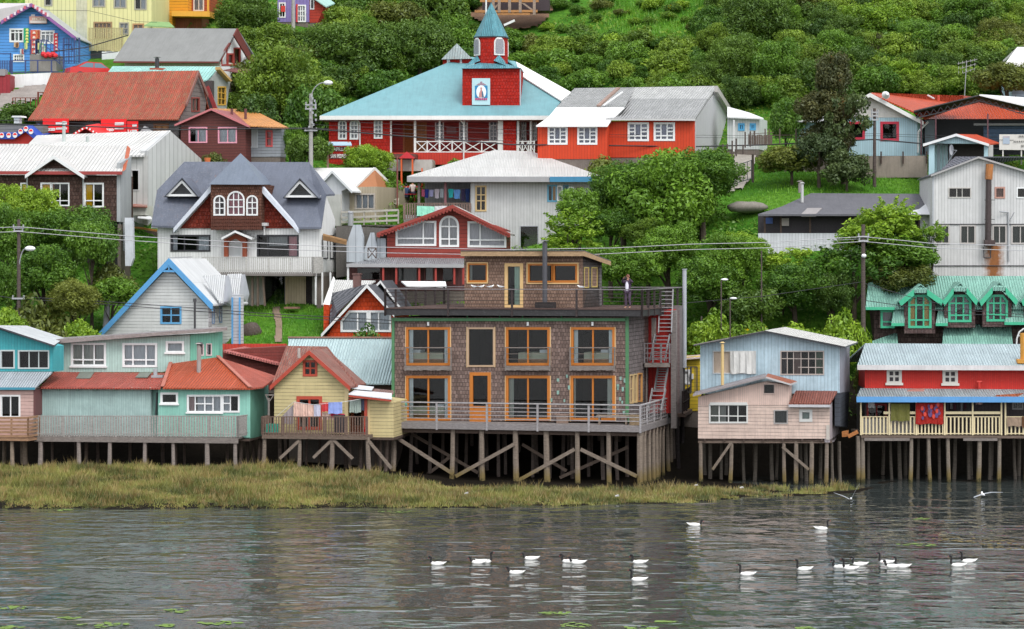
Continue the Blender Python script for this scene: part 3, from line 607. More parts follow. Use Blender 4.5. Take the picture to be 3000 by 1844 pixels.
b.rail(p,q,hh,GF,7,(1.,.12),.15,pw=.088,zlo=-.02,jit=.03,name='picket_railing'); b.rail(q,r_,hh,GF,1,(1.,.12),.15,pw=.088,zlo=-.02,jit=.03,name='picket_railing')
b.stilts([b.P(x,1205,-1.15) for x in (375,725,1015,1338,1597,1910,2170)],M('wood',(.3,.255,.23),'tide'),.12)
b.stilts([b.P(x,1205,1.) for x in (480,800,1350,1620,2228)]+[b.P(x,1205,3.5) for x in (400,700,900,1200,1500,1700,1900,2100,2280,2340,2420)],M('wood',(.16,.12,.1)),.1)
mb=MB(); z=b.P(500,1200,0).z; mb.box((p.x+.1,-.1,z-.12),(uu,4.4,z)); b.part(mb,'floor',WOODD)

b=Bld(9,'shed','low red shed with faded pink roof behind the mint house','shed',2025,480,162.,-8)
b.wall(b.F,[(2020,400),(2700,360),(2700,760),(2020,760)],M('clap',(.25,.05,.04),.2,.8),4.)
b.slab([(2060,400,-.5),(2600,530,-.5),(2610,430,2.5),(2255,363,2.5)],M('corr',(.62,.2,.18),.16,.5),.12)
b.bx(3.,2020,340,2640,420,0,.2,'back_wall',M('vert',(.52,.05,.03),.2,.3))

# ---------------- yellow gabled house (zone 10)
b=Bld(10,'stilt_house','small yellow clapboard stilt house with red trimmed gable and laundry on its deck','house',200,1180,151.,-10,SHED)
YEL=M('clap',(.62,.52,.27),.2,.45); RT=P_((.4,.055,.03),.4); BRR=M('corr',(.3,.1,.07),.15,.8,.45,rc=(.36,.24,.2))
b.wall(b.F,[(200,712),(522,425),(852,722),(852,1190),(200,1190)],YEL,3.3,[win(475,500,588,630,2,2,(.42,.06,.03),.12,None),win(420,838,628,1120,2,1,(.42,.06,.03),.16,None,name='door')])
b.gable((522,402),(160,730),(900,735),BRR,-.35,3.6,.1,RT,.24)
b.slab([(170,735,-.05),(975,722,-.05),(690,364,3.3),(312,358,3.3)],BRR,.1,name='main_roof') if 0 else b.slab([(172,725,.9),(972,722,.9),(690,364,3.9),(312,358,3.9)],BRR,.1,name='main_roof')
mb=MB(); mb.tube(b.P(428,470,2.),b.P(428,380,2.),.09,.09,8); b.part(mb,'chimney',P_((.4,.36,.33)))
b.bx(0,850,735,885,1190,-.05,.1,'corner_board',P_((.62,.5,.27)))
b.wall(.1,[(1062,850),(1300,880),(1300,1218),(1062,1215)],YEL,4.,name='annex_wall'); b.bx(.1,1062,850,1084,1215,-.04,.05,'corner_board',P_((.62,.5,.27)))
b.slab([(885,800,-.5),(1285,845,-.5),(1285,795,.9),(940,765,.9)],P_((.7,.71,.74),.6,.4),.06,name='annex_roof'); b.slab([(915,745,.8),(1100,762,.8),(1120,735,1.8),(960,718,1.8)],P_((.66,.7,.75),.6,.4),.06,name='annex_roof'); b.slab([(1000,775,.85),(1300,800,.85),(1300,770,2.),(1100,750,2.)],M('corr',(.3,.17,.15),.16,.9,.4),.06,name='annex_roof')
mb=MB(); mb.bar(b.P(890,818,-.45),b.P(1280,862,-.45),.06,.14); b.part(mb,'fascia',RT)
b.wall(1.5,[(888,840),(1062,840),(1062,1190),(888,1190)],M('vert',(.4,.1,.03),.2,.5),.2,[win(930,880,1010,1100,1,1,(.3,.08,.03),.08,None,niche=.1,name='door')],name='porch_wall')
mb=MB(); mb.bar(b.P(1045,850,0),b.P(1045,1180,0),.16); mb.bar(b.P(888,850,-.05),b.P(1062,850,-.05),.1); b.part(mb,'porch_post',RT)
BF=M('wood',(.22,.15,.12)); p=b.P(85,1178,-1.4); q=b.P(1058,1178,-1.4); mb=MB(); mb.box((p.x,-1.4,p.z-.22),(q.x,0,p.z)); b.part(mb,'deck',WOODB)
h_=b.P(500,1018,-1.4).z-p.z; b.rail(p,q,h_,BF,5,(1.,.1),.15,pw=.06,jit=.02,zlo=-.1,name='picket_railing'); b.rail(p,p+Vector((0,1.6,0)),h_,BF,1,(1.,.1),.15,pw=.06,name='picket_railing')
b.stilts([b.P(x,1200,-1.2) for x in (112,436,737,1062)],STILT,.12); b.stilts([b.P(x,1200,2.) for x in (60,250,500,700,900,1000,1180,1240)]+[b.P(x,1200,5.) for x in (100,300,450,620,860,1010,1140,1260)],M('wood',(.16,.12,.1)),.1)
b.braces([(430,1232,250,1400),(733,1225,560,1392),(745,1225,925,1400),(1075,1240,1282,1490)],-1.3,STILT,.17)
mb=MB(); z=b.P(500,1195,0).z; mb.box((.0,.0,z-.15),(b.P(1300,1195,0).x,6.5,z)); b.part(mb,'floor',WOODD)
for x0,y0,x1,y1,y0b,col,lab,v in ((380,880,562,1015,905,(.72,.48,.4),'long peach striped sheet drying on the deck line of the yellow house',-.9),(272,1010,378,1080,895,(.3,.26,.27),'grey cloth drying beside the peach sheet',-.95),(565,900,626,1010,905,(.5,.5,.62),'small pale lilac towel drying left of the red cloth',-.9),(640,880,700,965,880,(.55,.05,.06),'small red cloth drying beside the blue towel',-.9),(700,880,826,985,876,(.28,.36,.72),'blue towel drying on the line over the deck',-.95),(640,972,760,1040,985,(.7,.5,.42),'peach cloth drying under the red cloth',-.7),(722,985,850,1018,985,(.6,.04,.1),'crimson cloth with blue hem under the blue towel',-.75),(895,870,1000,975,840,(.33,.4,.36),'grey green striped towel drying in the red porch',-.2),(985,842,1030,955,842,(.07,.08,.12),'dark garment drying next to the striped towel',-.15)):
    cloth(b,x0,y0,x1,y1,v,M('cloth',col,.14 if 'strip' in lab else .5),lab,y0b=y0b)
mb=MB(); mb.polytube([b.P(215,1015,-.9),b.P(380,876,-.9),b.P(565,902,-.92),b.P(850,874,-.9),b.P(1040,842,-.2)],.012,4); TL(b,mb,'clothes_line',WHP,'thin clothes line over the deck of the yellow house','clothes line')
mb=MB(); 
for i in range(3):
    x=130+i*42; a=b.P(x-18,1158,-1.1); c=b.P(x+20,1075,-1.1); mb.prism([a,Vector((c.x,a.y,a.z)),c,Vector((a.x+.05,a.y,c.z-.05))],(0,.35,0))
TL(b,mb,'plastic_crate',P_((.02,.42,.3),.3),'bright teal plastic sacks behind the deck pickets of the yellow house','sack')
mb=MB(); c=b.P(800,1160,-.8); mb.tube(c,c+Vector((0,0,.95)),.33,.33,14); mb.tube(c+Vector((0,0,.95)),c+Vector((0,0,1.)),.35,.35,14); TL(b,mb,'barrel',P_((.035,.03,.035),.3),'dark barrel on the deck under the blue towel','barrel')
mb=MB(); c=b.P(1045,1165,-.9); mb.tube(c,c+Vector((0,0,.26)),.1,.13,10); mb.tube(c+Vector((0,0,.26)),c+Vector((0,0,.34)),.05,.04,8); TL(b,mb,'gas_bottle',P_((.6,.02,.02),.2),'small red gas bottle at the right end of the yellow house deck','gas bottle')
mb=MB(); mb.bar(b.P(150,840,-1.3),b.P(150,1000,-1.3),.09); mb.bar(b.P(118,812,-1.3),b.P(200,812,-1.3),.07); mb.bar(b.P(150,880,-1.3),b.P(190,820,-1.3),.05); mb.bar(b.P(150,880,-1.3),b.P(125,820,-1.3),.05); TL(b,mb,'line_post',WOODG,'forked wooden clothes line post at the left end of the yellow house deck','post')

b=Bld(10,'shed','long shed with pale blue corrugated roof between the yellow house and the hotel','shed',330,720,157.,-8)
b.slope((330,706),(1320,706),(1320,282),(330,282),M('corr',(.5,.66,.68),.17,.5,.12,rc=(.4,.33,.25)),-.4,3.4); b.wall(b.F,[(330,690),(1330,690),(1330,1000),(330,1000)],WOODD,6.)
mb=MB(); mb.bar(b.P(330,279,3.4),b.P(1320,281,3.4),.3,.08); b.part(mb,'ridge_cap',P_((.3,.16,.12),.8))
# ================================================================= blue edged white gable house (zone 5 / 9)
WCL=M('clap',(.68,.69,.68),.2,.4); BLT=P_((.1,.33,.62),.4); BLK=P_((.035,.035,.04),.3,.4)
WROOF=M('corr',(.72,.74,.75),.14,.3)
b=Bld(5,'house','white clapboard gable house edged in bright blue with small dormers on its white roof','house',950,1700,166.,-14)
b.wall(b.F,[(955,1690),(1560,1080),(1922,1455),(1922,1990),(955,1990)],WCL,5.6,[win(1488,1450,1668,1598,2,2,(.12,.36,.62),.1,None)])
Ag=b.P(1560,1000,-.45); Lg=b.P(895,1709,-.45); Rg=b.P(1965,1425,-.45)
mb=MB(); dv=Vector((0,6.4,0)); up=Vector((0,0,.0)); mb.prism([Lg,Ag,Ag+dv,Lg+dv],(0,0,-.1)); mb.prism([Ag,Rg,Rg+dv,Ag+dv],(0,0,-.1)); b.part(mb,'roof',WROOF)
for q in (Lg,Rg):
    mb=MB(); mb.prism([Ag+Vector((0,-.06,.02)),q+Vector((0,-.06,.02)),q+Vector((0,-.06,-.42)),Ag+Vector((0,-.06,-.42))],(0,.07,0)); b.part(mb,'bargeboard',BLT)
mb=MB(); mb.bar(b.P(1500,1118,-.46),b.P(1625,1118,-.46),.06,.12); mb.bar(b.P(1560,1030,-.46),b.P(1560,1118,-.46),.07,.06); mb.bar(b.P(1510,1112,-.46),b.P(1560,1070,-.46),.06,.05); mb.bar(b.P(1610,1112,-.46),b.P(1560,1070,-.46),.06,.05); b.part(mb,'gable_truss',BLT)
uu=b.P(1922,1500,0).x+.012; Rs=Plane(b,'R',uu)
b.wall(Rs,[(1926,1440),(2140,1440),(2140,1800),(1926,1980)],M('shingle',(.6,.6,.6),.22,.7),.4,[win(1958,1450,1975,1600,1,2,(.15,.25,.4),.05,None,niche=.3),win(2025,1440,2045,1590,1,2,(.15,.25,.4),.05,None,niche=.3)],name='side_wall')
b.wall(1.2,[(2142,1330),(2218,1330),(2218,1800),(2142,1800)],M('clap',(.6,.62,.65),.2,.4),.6,name='bay_wall')
for x in (2144,2212):
    mb=MB(); mb.bar(b.P(x,1360,1.),b.P(x,1790,1.),.09); b.part(mb,'column',BLT)
for x0,xa,x1,yt,yb,v in ((1872,1985,2085,1152,1400,.9),(2098,2170,2232,1140,1362,3.)):
    A=b.P(xa,yt,v-.9); L=b.P(x0,yt+12,v); 
    pr_=[b.P(x0,yt+5,v),b.P(x1,yt,v),b.P(x1-22,yb,v-.5),b.P(x1-60 if x1<2100 else x1-95,yb,v-.5)]
    mb=MB(); mb.prism(pr_,(0,0,-.1)); o=b.part(mb,'dormer_roof',WROOF)
    mb=MB(); mb.prism([b.P(x1,yt+8,v),b.P(x1+40,yb-30,v+1.2),b.P(x1+20,yb+40,v+1.),b.P(x1-22,yb,v-.45)],(0,.6,0)); b.part(mb,'dormer_wall',P_((.5,.53,.58),.4),parent=o)
mb=MB(); a=b.P(1640,998,1.4); mb.bar(b.P(1570,1000,.5)+Vector((0,0,.03)),b.P(1755,992,5.5)+Vector((0,0,.03)),.3,.05); b.part(mb,'ridge_cap',METAL)
mb=MB(); mb.tube(b.P(975,1650,1.5),b.P(998,1360,1.5),.2,.2,10); mb.tube(b.P(998,1360,1.5),b.P(998,1348,1.5),.3,.3,10); b.part(mb,'chimney',METAL)
mb=MB(); mb.tube(b.P(1798,1650,-.6),b.P(1798,1370,-.6),.07,.07,8); mb.tube(b.P(1798,1400,-.6),b.P(1798,1370,-.6),.12,.1,8); b.part(mb,'stove_pipe',DARKM)

# ================================================================= dark mansard house
b=Bld(5,'house','large white house with dark slate blue hipped roof and brown shingled centre bay','house',1460,1440,176.,-12)
SL=M('plain',(.11,.125,.165),None,.8,.25,.55,rc=(.2,.12,.1)); SLB=M('plain',(.14,.17,.22),None,.5,0,.5); WV_=M('vert',(.72,.73,.72),.2,.3); RSH=M('shingle',(.24,.035,.02),.2,.9); BSH=M('shingle',(.17,.075,.05),.15,.7)
b.wall(b.F,[(1455,700),(2962,715),(2962,1130),(1455,1130)],WV_,4.,[win(1582,790,1936,930,3,1,(.03,.03,.035),.1,((0,.12,LACE),(.7,1,LACE)),vb=[.33,.68]),win(2380,790,2750,985,2,1,(.03,.03,.035),.1,((.2,.75,(.35,.35,.36),.55),(.77,1,(.6,.3,.33))),vb=[.24,.76]),win(2105,825,2230,985,1,1,WHITE,.1,None,name='door',pts=[(2105,985),(2230,985),(2230,855),(2168,820),(2105,855)],hb=[.75],solid=P_((.55,.58,.58),.2))])
yb=b.P(2000,700,0)
q=[b.P(1395,695,-.5),b.P(2967,712,-.5),b.P(3011,410,.9),b.P(2851,112,3.6),b.P(1700,108,3.6),b.P(1450,370,1.2)]
tb=[b.P(1630,712,-.5)]  # front roof slopes are two wings either side of the shingled gable
mb=MB(); Lw=[b.P(1395,695,-.5),b.P(1610,705,-.5),b.P(1985,330,2.1),b.P(2220,110,3.6),b.P(1700,108,3.6),b.P(1450,370,1.4)]; mb.prism(Lw,(0,0,-.12)); b.part(mb,'roof',SL)
mb=MB(); Rw=[b.P(2745,712,-.5),b.P(2967,712,-.5),b.P(3011,410,1.),b.P(2851,112,3.6),b.P(2150,110,3.6),b.P(2380,330,2.1)]; mb.prism(Rw,(0,0,-.12)); b.part(mb,'roof',M('plain',(.115,.13,.17),None,.6,0,.55))
mb=MB(); a=b.P(1700,108,3.6);c=b.P(2851,112,3.6); mb.prism([a,c,Vector((c.x-.3,6.6,b.P(0,600,0).z)),Vector((a.x-1.5,7.6,b.P(0,700,0).z))],(0,0,-.12)); mb.prism([c,b.P(3011,410,1.02),b.P(3090,405,3.)],(0,0,-.12)); b.part(mb,'rear_roof',SL)
b.wall(-.1,[(1622,722),(1985,345),(2370,345),(2738,722)],RSH,2.2,name='gable_wall')
for pts in (((1600,722),(1950,322)),((2751,722),(2406,322))):
    mb=MB(); A=b.P(*pts[0],-.62);B2=b.P(*pts[1],-.62); mb.prism([A,B2,B2+Vector((0,0,-.42)),A+Vector((0,0,-.3))],(0,.5,0)); b.part(mb,'bargeboard',P_((.62,.66,.74),.5))
b.wall(-.9,[(1945,318),(2408,318),(2408,735),(1945,735)],BSH,3.,[win(1978,424,2074,598,2,3,WHITE,.09,((0,.5,(.3,.2,.2)),),'arch'),win(2103,385,2252,598,3,3,WHITE,.09,((0,1,(.55,.2,.24)),),'arch'),win(2280,424,2374,598,2,3,WHITE,.09,((0,1,(.35,.18,.2)),),'arch')],name='bay_wall')
for i in range(1): 
    mb=MB()
    for k in range(24):
        x=1945+463*(k+.5)/24
        for j in range(4): y=612+j*32; mb.prism([b.P(x-9,y,-.93-.01*(j%2)),b.P(x+9,y,-.93-.01*(j%2)),b.P(x+9,y+22,-.95),b.P(x,y+34,-.95),b.P(x-9,y+22,-.95)],(0,.04,0))
    b.part(mb,'scalloped_shingles',M('wood',(.13,.05,.035)))
mb=MB(); ap=b.P(2220,30,.6); a0=b.P(1925,318,-1.2); a1=b.P(2425,320,-1.2); a2=b.P(2530,318,3.4); a3=b.P(1990,318,3.4)
for t_ in ((a0,a1,ap),(a1,a2,ap),(a2,a3,ap),(a3,a0,ap)): mb.face(t_)
mb.face([a0,a1,a2,a3]); b.part(mb,'bay_roof',SLB)
for x0,xa,x1,yt,yb_,v in ((1525,1680,1820,265,430,.55),(2621,2766,2926,270,440,.55)):
    pl=Plane(b,'F',v); b.wall(pl,[(x0,yb_),(x1,yb_),(xa,yt)],BLK,1.6,[win(0,0,0,0,1,1,WHITE,.13,None,pts=[(x0+24,yb_-12),(x1-24,yb_-12),(xa,yt+24)],niche=1.2)],name='dormer_wall')
    A=b.P(xa,yt-14,v-.2);mb=MB(); 
    for xx in (x0-12,x1+12): Q=b.P(xx,yb_-2,v-.2); mb.prism([A,Q,Q+Vector((0,1.6,.0)),A+Vector((0,2.6,0))],(0,0,-.06))
    b.part(mb,'dormer_roof',SL)
b.gable((2170,745),(2045,812),(2325,812),P_((.5,.52,.52),.3),-1.1,.0,.09,WHP,.12,name='porch_roof')
for q_ in [(2066,800,2100,985),(2236,800,2270,985)]: b.bx(-.3,*q_,0,.28,'porch_wall',P_((.33,.07,.025),.5))
b.wall(-.35,[(2066,825),(2170,760),(2272,825),(2272,845),(2230,850),(2168,815),(2105,850),(2066,845)],P_((.33,.07,.025),.5),.3,name='porch_gable')
# balcony
p=b.P(1870,1125,-1.8); q=b.P(2886,1125,-1.8); q2=b.P(3050,1125,1.2); mb=MB(); mb.box((p.x,-1.8,p.z-.25),(q.x,0,p.z)); mb.box((p.x,-.02,p.z-.3),(b.P(2962,800,0).x,7.,p.z-.02)); b.part(mb,'balcony_floor',P_((.2,.18,.17),.6))
hb_=b.P(1870,990,-1.8).z-p.z; WF=M('wood',(.62,.61,.58)); b.rail(p,q,hb_,WF,5,(1.,.12),.14,pw=.06,zlo=-.1,name='balcony_railing'); b.rail(q,Vector((b.P(2962,800,0).x+.1,0,q.z)),hb_,WF,1,(1.,.12),.12,pw=.09,zlo=-.1,name='balcony_railing')
uw=b.P(2962,900,0).x+.012; Rw_=Plane(b,'R',uw)
b.wall(Rw_,[(2970,712),(3010,420),(3092,640),(3092,1120),(2970,1125)],WV_,.4,[win(2975,790,3022,1000,1,2,(.03,.03,.035),.06,None,niche=.3),win(3045,790,3078,1000,1,2,(.03,.03,.035),.06,None,niche=.3)],name='side_wall')
for x in (2915,2975,3050):
    mb=MB(); mb.bar(b.P(x,1130,-1.),b.P(x,1430 if x<3000 else 1330,-1.),.1); b.part(mb,'balcony_post',WHP)
# basement garage
b.wall(1.,[(1500,1130),(2960,1130),(2960,1470),(1500,1470)],P_((.45,.43,.40),.9),5.,[win(2441,1160,2630,1440,1,1,(.1,.09,.09),.05,None,niche=4.,name='garage_opening'),win(2640,1170,2820,1436,1,1,(.55,.45,.3),.06,None,solid=M('vert',(.5,.41,.28),.18,.6),niche=.3,name='garage_door')],name='basement_wall')
b.bx(.9,2822,1130,2875,1450,0,.3,'post',TAR)
for x in (2330,2380,2425):
    mb=MB(); mb.bar(b.P(x,1130,-1.2),b.P(x+ (20 if x>2400 else 0),1440,-1.2),.12); b.part(mb,'post',WOODB)
mb=MB(); mb.tube(b.P(2440,785,-.5),b.P(2440,690,-.5),.07,.07,8); mb.box(b.P(2415,700,-.7),b.P(2480,672,-.3)); b.part(mb,'gutter_vent',P_((.5,.5,.5)))
mb=MB(); mb.box(b.P(2620,1465,-1.2),b.P(2770,1447,-.6)); TL(b,mb,'plank_stack',M('wood',(.36,.2,.15)),'small stack of planks before the garage under the dark roofed house','planks')
b.bx(1.5,1395,700,1460,722,0,4,'eave_soffit',P_((.6,.6,.6)))

# ================================================================= brown shingle row house, top left middle
b=Bld(5,'house','dark brown shingled house with pale roof, small front gable and yellow curtained windows','house',0,660,178.,-10)
BRS=M('shingle',(.105,.06,.048),.2,.8); PALE=M('corr',(.56,.55,.53),.25,.35); YC=(.95,.55,.02)  # YC yellow brightened to offset the dim light behind the panes
b.wall(b.F,[(-900,225),(1118,235),(1118,662),(-900,662)],BRS,2.5,[win(382,308,470,512,1,1,WHITE,.1,((0,1,YC),),name='window'),win(478,308,636,512,2,2,WHITE,.08,((0,.07,(.5,.15,.05)),),hb=[.2],vb=[.47]),win(782,310,952,522,2,1,WHITE,.1,((0,.36,YC),),vb=[.48],hb=[.24]),win(195,308,252,512,1,1,WHITE,.08,((0,1,YC),))])
b.slope((-900,196),(1128,200),(1170,-38),(-900,-42),PALE,-.5,3.4,False,.1,P_((.3,.045,.04)),.2)
b.wall(-.35,[(262,240),(495,80),(752,240),(752,520),(262,520)],BRS,1.5,name='gable_wall') if 0 else b.wall(-.03,[(250,238),(495,75),(760,238)],BRS,1.8,name='gable_wall')
b.gable((495,52),(232,232),(778,238),PALE,-.65,2.6,.1,P_((.7,.71,.72)),.22,name='gable_roof')
for x in (250,768):
    mb=MB(); mb.tube(b.P(x,240,-.12),b.P(x,600,-.12),.05,.05,6); b.part(mb,'downpipe',P_((.4,.42,.42)))
b.wall(Plane(b,'R',b.P(1118,400,0).x+.012),[(1118,120),(1212,60),(1212,690),(1118,662)],M('vert',(.36,.38,.39),.3,.4),.3,name='side_wall')
mb=MB(); mb.prism([b.P(1128,196,-.52),b.P(1172,-38,3.38),b.P(1195,-10,3.3),b.P(1150,180,-.3)],(.08,0,0)); b.part(mb,'bargeboard',P_((.42,.09,.03),.8))
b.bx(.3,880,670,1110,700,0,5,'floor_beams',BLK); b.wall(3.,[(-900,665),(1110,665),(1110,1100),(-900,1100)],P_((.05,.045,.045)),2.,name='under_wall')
for x in (1108,1145): 
    mb=MB(); mb.bar(b.P(x,665,.3),b.P(x,930,.3),.1); b.part(mb,'post',P_((.3,.32,.33)))
b.bx(.1,1150,620,1225,1075,0,.5,'white_panel',P_((.68,.7,.74),.5)) if 0 else b.wall(-.6,[(1150,625),(1222,625),(1230,1000),(1205,1070),(1155,1070)],P_((.62,.65,.7),.6),.35,name='end_panel')
pipe(b,808,-125,20,2.,.1,P_((.5,.52,.55)),False) if 0 else None

b=Bld(1,'building','tall pale grey metal clad building with long pale roof behind the brown shingled house','building',1200,2070,185.,-22)
GRW=M('vert',(.52,.53,.53),.6,.25); 
uu=b.P(1362,1440,0).x
b.wall(b.F,[(1190,1438),(1362,1438),(1362,2080),(1190,2080)],M('vert',(.6,.6,.58),.5,.4),4.,[win(1212,1572,1282,1756,1,1,(.6,.6,.6),.06,None)],name='front_wall')
b.slab([(1190,1436,-.3),(1332,1436,-.3),(1335,1392,.4),(1575,1205,5.),(340,1250,5.),(262,1330,.4),(-300,1330,0),(-300,1436,-.3)],M('corr',(.62,.62,.6),.3,.35),.12)
b.wall(b.F,[(-300,1438),(1190,1438),(1190,1700),(-300,1700)],M('vert',(.6,.6,.58),.5,.4),4.,name='front_wall')
b.wall(Plane(b,'R',uu+.012),[(1366,1392),(1575,1212),(1880,1490),(1880,2080),(1366,2080)],GRW,.6,name='gable_wall')
for x,y0,y1 in ((590,1120,1320),(808,1260,1350)): pipe(b,x,y0,y1,2.,.12,P_((.45,.5,.48),.5),False)
mb=MB(); mb.box(b.P(1215,1900,-1.),b.P(1410,1990,.0)); b.part(mb,'lean_to',P_((.5,.5,.45),.6)); b.slab([(1215,1905,-1.2),(1360,1910,-1.2),(1360,1890,.2),(1230,1880,.2)],P_((.3,.1,.07)),.06,name='lean_to_roof'); b.slab([(1270,2010,-1.6),(1405,2025,-1.6),(1390,1995,-.6),(1280,1990,-.6)],WHP,.06,name='lean_to_roof')
b.bx(-.5,1230,2130,1450,2480,0,.8,'retaining_wall',P_((.13,.1,.085),.9)); mb=MB(); mb.bar(b.P(1225,2095,-.9),b.P(1440,2130,-.9),.3,.12); b.part(mb,'timber',M('wood',(.55,.25,.08)))

# ================================================================= maroon house, orange roofed
b=Bld(1,'house','maroon clapboard house with pink window frames and orange metal roof','house',1665,1480,192.,-14)
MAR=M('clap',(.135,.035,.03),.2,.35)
b.wall(b.F,[(1668,1130),(1950,1020),(2265,1150),(2265,1500),(1668,1500)],MAR,6.,[win(1748,1180,1908,1315,2,1,(.7,.3,.38),.09,((.3,1,LACE),)),win(2018,1180,2182,1318,2,1,(.7,.3,.38),.09,FULL)])
b.gable((1950,1003),(1610,1152),(2305,1165),P_((.25,.06,.06)),-.4,6.,.1,P_((.5,.16,.17)),.13)
b.slab([(2305,1160,-.3),(2665,1180,1.),(2331,1012,5.5),(1960,1001,5.5)],M('corr',(.66,.28,.07),.2,.6,.15),.1,name='roof')
b.wall(1.2,[(2268,1168),(2590,1180),(2590,1450),(2268,1450)],M('clap',(.3,.32,.36),.22,.5),1.2,[win(2280,1190,2375,1360,1,1,(.5,.52,.55),.08,None,solid=P_((.5,.52,.54),.4),name='door'),win(2458,1210,2510,1350,1,2,(.55,.08,.08),.1,((0,1,(.4,.12,.12)),))],name='annex_wall')
for x in (2139,2266):
    mb=MB(); mb.tube(b.P(x,1165,2.),b.P(x,1005,2.),.1,.1,8); b.part(mb,'stove_pipe',P_((.12,.04,.04)))

# ================================================================= rusty roofed barn
b=Bld(1,'barn','long wooden building under a huge rusty red sheet metal roof','barn',300,1240,197.,-20)
RUSTR=M('corr',(.44,.07,.028),.16,.95,.55,rc=(.34,.13,.06))
uB=b.P(1650,1100,0).x; GW=M('clap',(.19,.165,.155),.3,.7)
b.wall(b.F,[(330,1100),(1650,1100),(1650,1260),(330,1260)],M('clap',(.12,.11,.11),.3,.6),8.,[win(1425,1150,1550,1240,2,1,(.2,.08,.03),.12,None,solid=P_((.33,.15,.05)),name='door'),win(700,1120,860,1180,1,1,(.1,.09,.09),.06,None)])
vv=Plane(b,'R',uB).at(1830,700)[0]
b.slab([(260,1103,-.6),(1645,1100,-.6),(1728,955,.8),(1838,652,vv),(470,672,vv),(395,930,.8)],RUSTR,.1) if 0 else None
for q_ in ([(258,1104,-.7),(1645,1100,-.7),(1722,960,.9),(362,960,.9)],[(362,960,.9),(1722,960,.9),(1838,652,vv),(472,674,vv)]): b.slab(q_,RUSTR,.09)
rb=b.P(1838,652,vv); rl=b.P(472,674,vv); mb=MB(); mb.prism([rl,rb,Vector((rb.x,vv*2+.4,rb.z-5.8)),Vector((rl.x,vv*2+.4,rb.z-5.8))],(0,0,-.1)); b.part(mb,'rear_roof',RUSTR)
b.wall(Plane(b,'R',uB+.015),[(1655,1110),(1722,985),(1832,672),(1915,870),(1895,1010),(1895,1180),(1655,1260)],GW,.5,[win(1768,905,1838,1028,2,1,(.22,.05,.04),.09,((0,1,(.45,.4,.36)),),niche=.4)],name='side_wall')
A=b.P(1838,655,vv); mb=MB(); Z=Plane(b,'R',uB+.35); mb.prism([Z.px(1838,655),Z.px(1925,868),Z.px(1920,905),Z.px(1838,700)],(-.1,0,0)); mb.prism([Z.px(1838,655),Z.px(1838,690),Z.px(1725,985),Z.px(1722,960)],(-.1,0,0)); b.part(mb,'bargeboard',P_((.22,.1,.08),.8))
b.bx(-.1,640,1130,940,1165,0,.08,'beam',BLK)
# shop banners and awnings below the barn
RB=P_((.75,.012,.015),.1); BN=P_((.75,.72,.72),.1)
def banner(x0,y0,x1,y1,label,words):
    mb=MB(); q=[b.P(x0,y1,-1.2),b.P(x1,y1,-1.2),b.P(x1,y0,-1.2),b.P(x0,y0,-1.2)]; mb.prism(q,(0,.06,0)); o=TL(b,mb,'banner',RB,label,'banner','red shop banners below the rusty roof'); 
    Mi=o.matrix_basis.inverted()@b.M
    for wd,a0,b0,a1,b1 in words:
        A=b.P(a0,b1,-1.24); C_=b.P(a1,b0,-1.24); mid=Mi@((A+C_)/2); t_=text(wd,(C_.z-A.z)*1.3,BN,o,Matrix.Translation(mid)@Matrix.Rotation(math.pi/2,4,'X'),'lettering',.01,.02)
        wd_=max(v.co.x for v in t_.data.vertices)-min(v.co.x for v in t_.data.vertices); t_.scale=((C_.x-A.x)/wd_,1,1)
banner(395,1095,632,1225,'left red shop banner with white lettering under the rusty roof',[('L.zzo',415,1175,510,1212),('IIIIIII',515,1128,618,1150),('IIIIIIIIII',518,1180,618,1197)])
banner(932,1100,1165,1240,'middle red shop banner with white lettering under the rusty roof',[('L.zzo',950,1180,1050,1215),('IIIIII',1060,1132,1142,1158),('IIIIIIIII',1058,1178,1142,1195)])
banner(1172,1120,1272,1242,'narrow red shop banner right of the middle red banner',[('L.z',1178,1200,1212,1230),('III',1222,1150,1262,1170),('IIIII',1218,1202,1262,1218)])
def awning(z,pts,mat,label,dots,dm):
    mb=MB()
    for i in range(len(pts)-1):
        (x0,y0),(x1,y1)=pts[i],pts[i+1]; A=b.P(x0,y0,-3.);B2=b.P(x1,y1,-3.); h=Vector((0,0,-z)); mb.prism([A,B2,B2+h,A+h],(0,.06,0)); mb.prism([A,B2,B2+Vector((0,2,.25)),A+Vector((0,2,.25))],(0,0,-.04))
    o=TL(b,mb,'awning',mat,label,'awning'); Mi=o.matrix_basis.inverted()@b.M
    for k,(x,y,r) in enumerate(dots):
        c=b.P(x,y,-3.04)
        for mm,rr,dy in dm:
            m2=MB(); n=14; q=[c+Vector((rr*r*math.cos(2*math.pi*i/n),dy,rr*r*math.sin(2*math.pi*i/n))) for i in range(n)]
            if mm is RB: q=[p for p in q if p.z>=c.z-.02*r] if len([p for p in q if p.z>=c.z-.02*r])>2 else q
            m2.prism([Mi@p for p in q],(0,.01,0)); m2.build('emblem',mm,o)
awning(.42,[(-60,1232),(130,1232),(235,1165),(340,1255)],P_((.02,.06,.35),.1),'blue awning edge with round red and white emblems above a red shop front',[(15,1250,1),(80,1250,1),(138,1248,1),(190,1215,1),(238,1190,1),(285,1215,1)],((BN,.2,.0),(RB,.15,-.015)))
b.wall(-2.6,[(-60,1262),(130,1265),(235,1190),(340,1270),(340,1340),(-60,1340)],P_((.5,.02,.015),.3),1.,name='shop_front')
awning(.22,[(672,1232),(790,1160),(915,1240)],P_((.6,.02,.02),.1),'small red gabled awning with white speckles between the red banners',[(700,1228,.35),(730,1210,.35),(760,1192,.35),(800,1182,.35),(830,1195,.35),(860,1215,.35),(890,1232,.35)],((BN,.2,.0),))
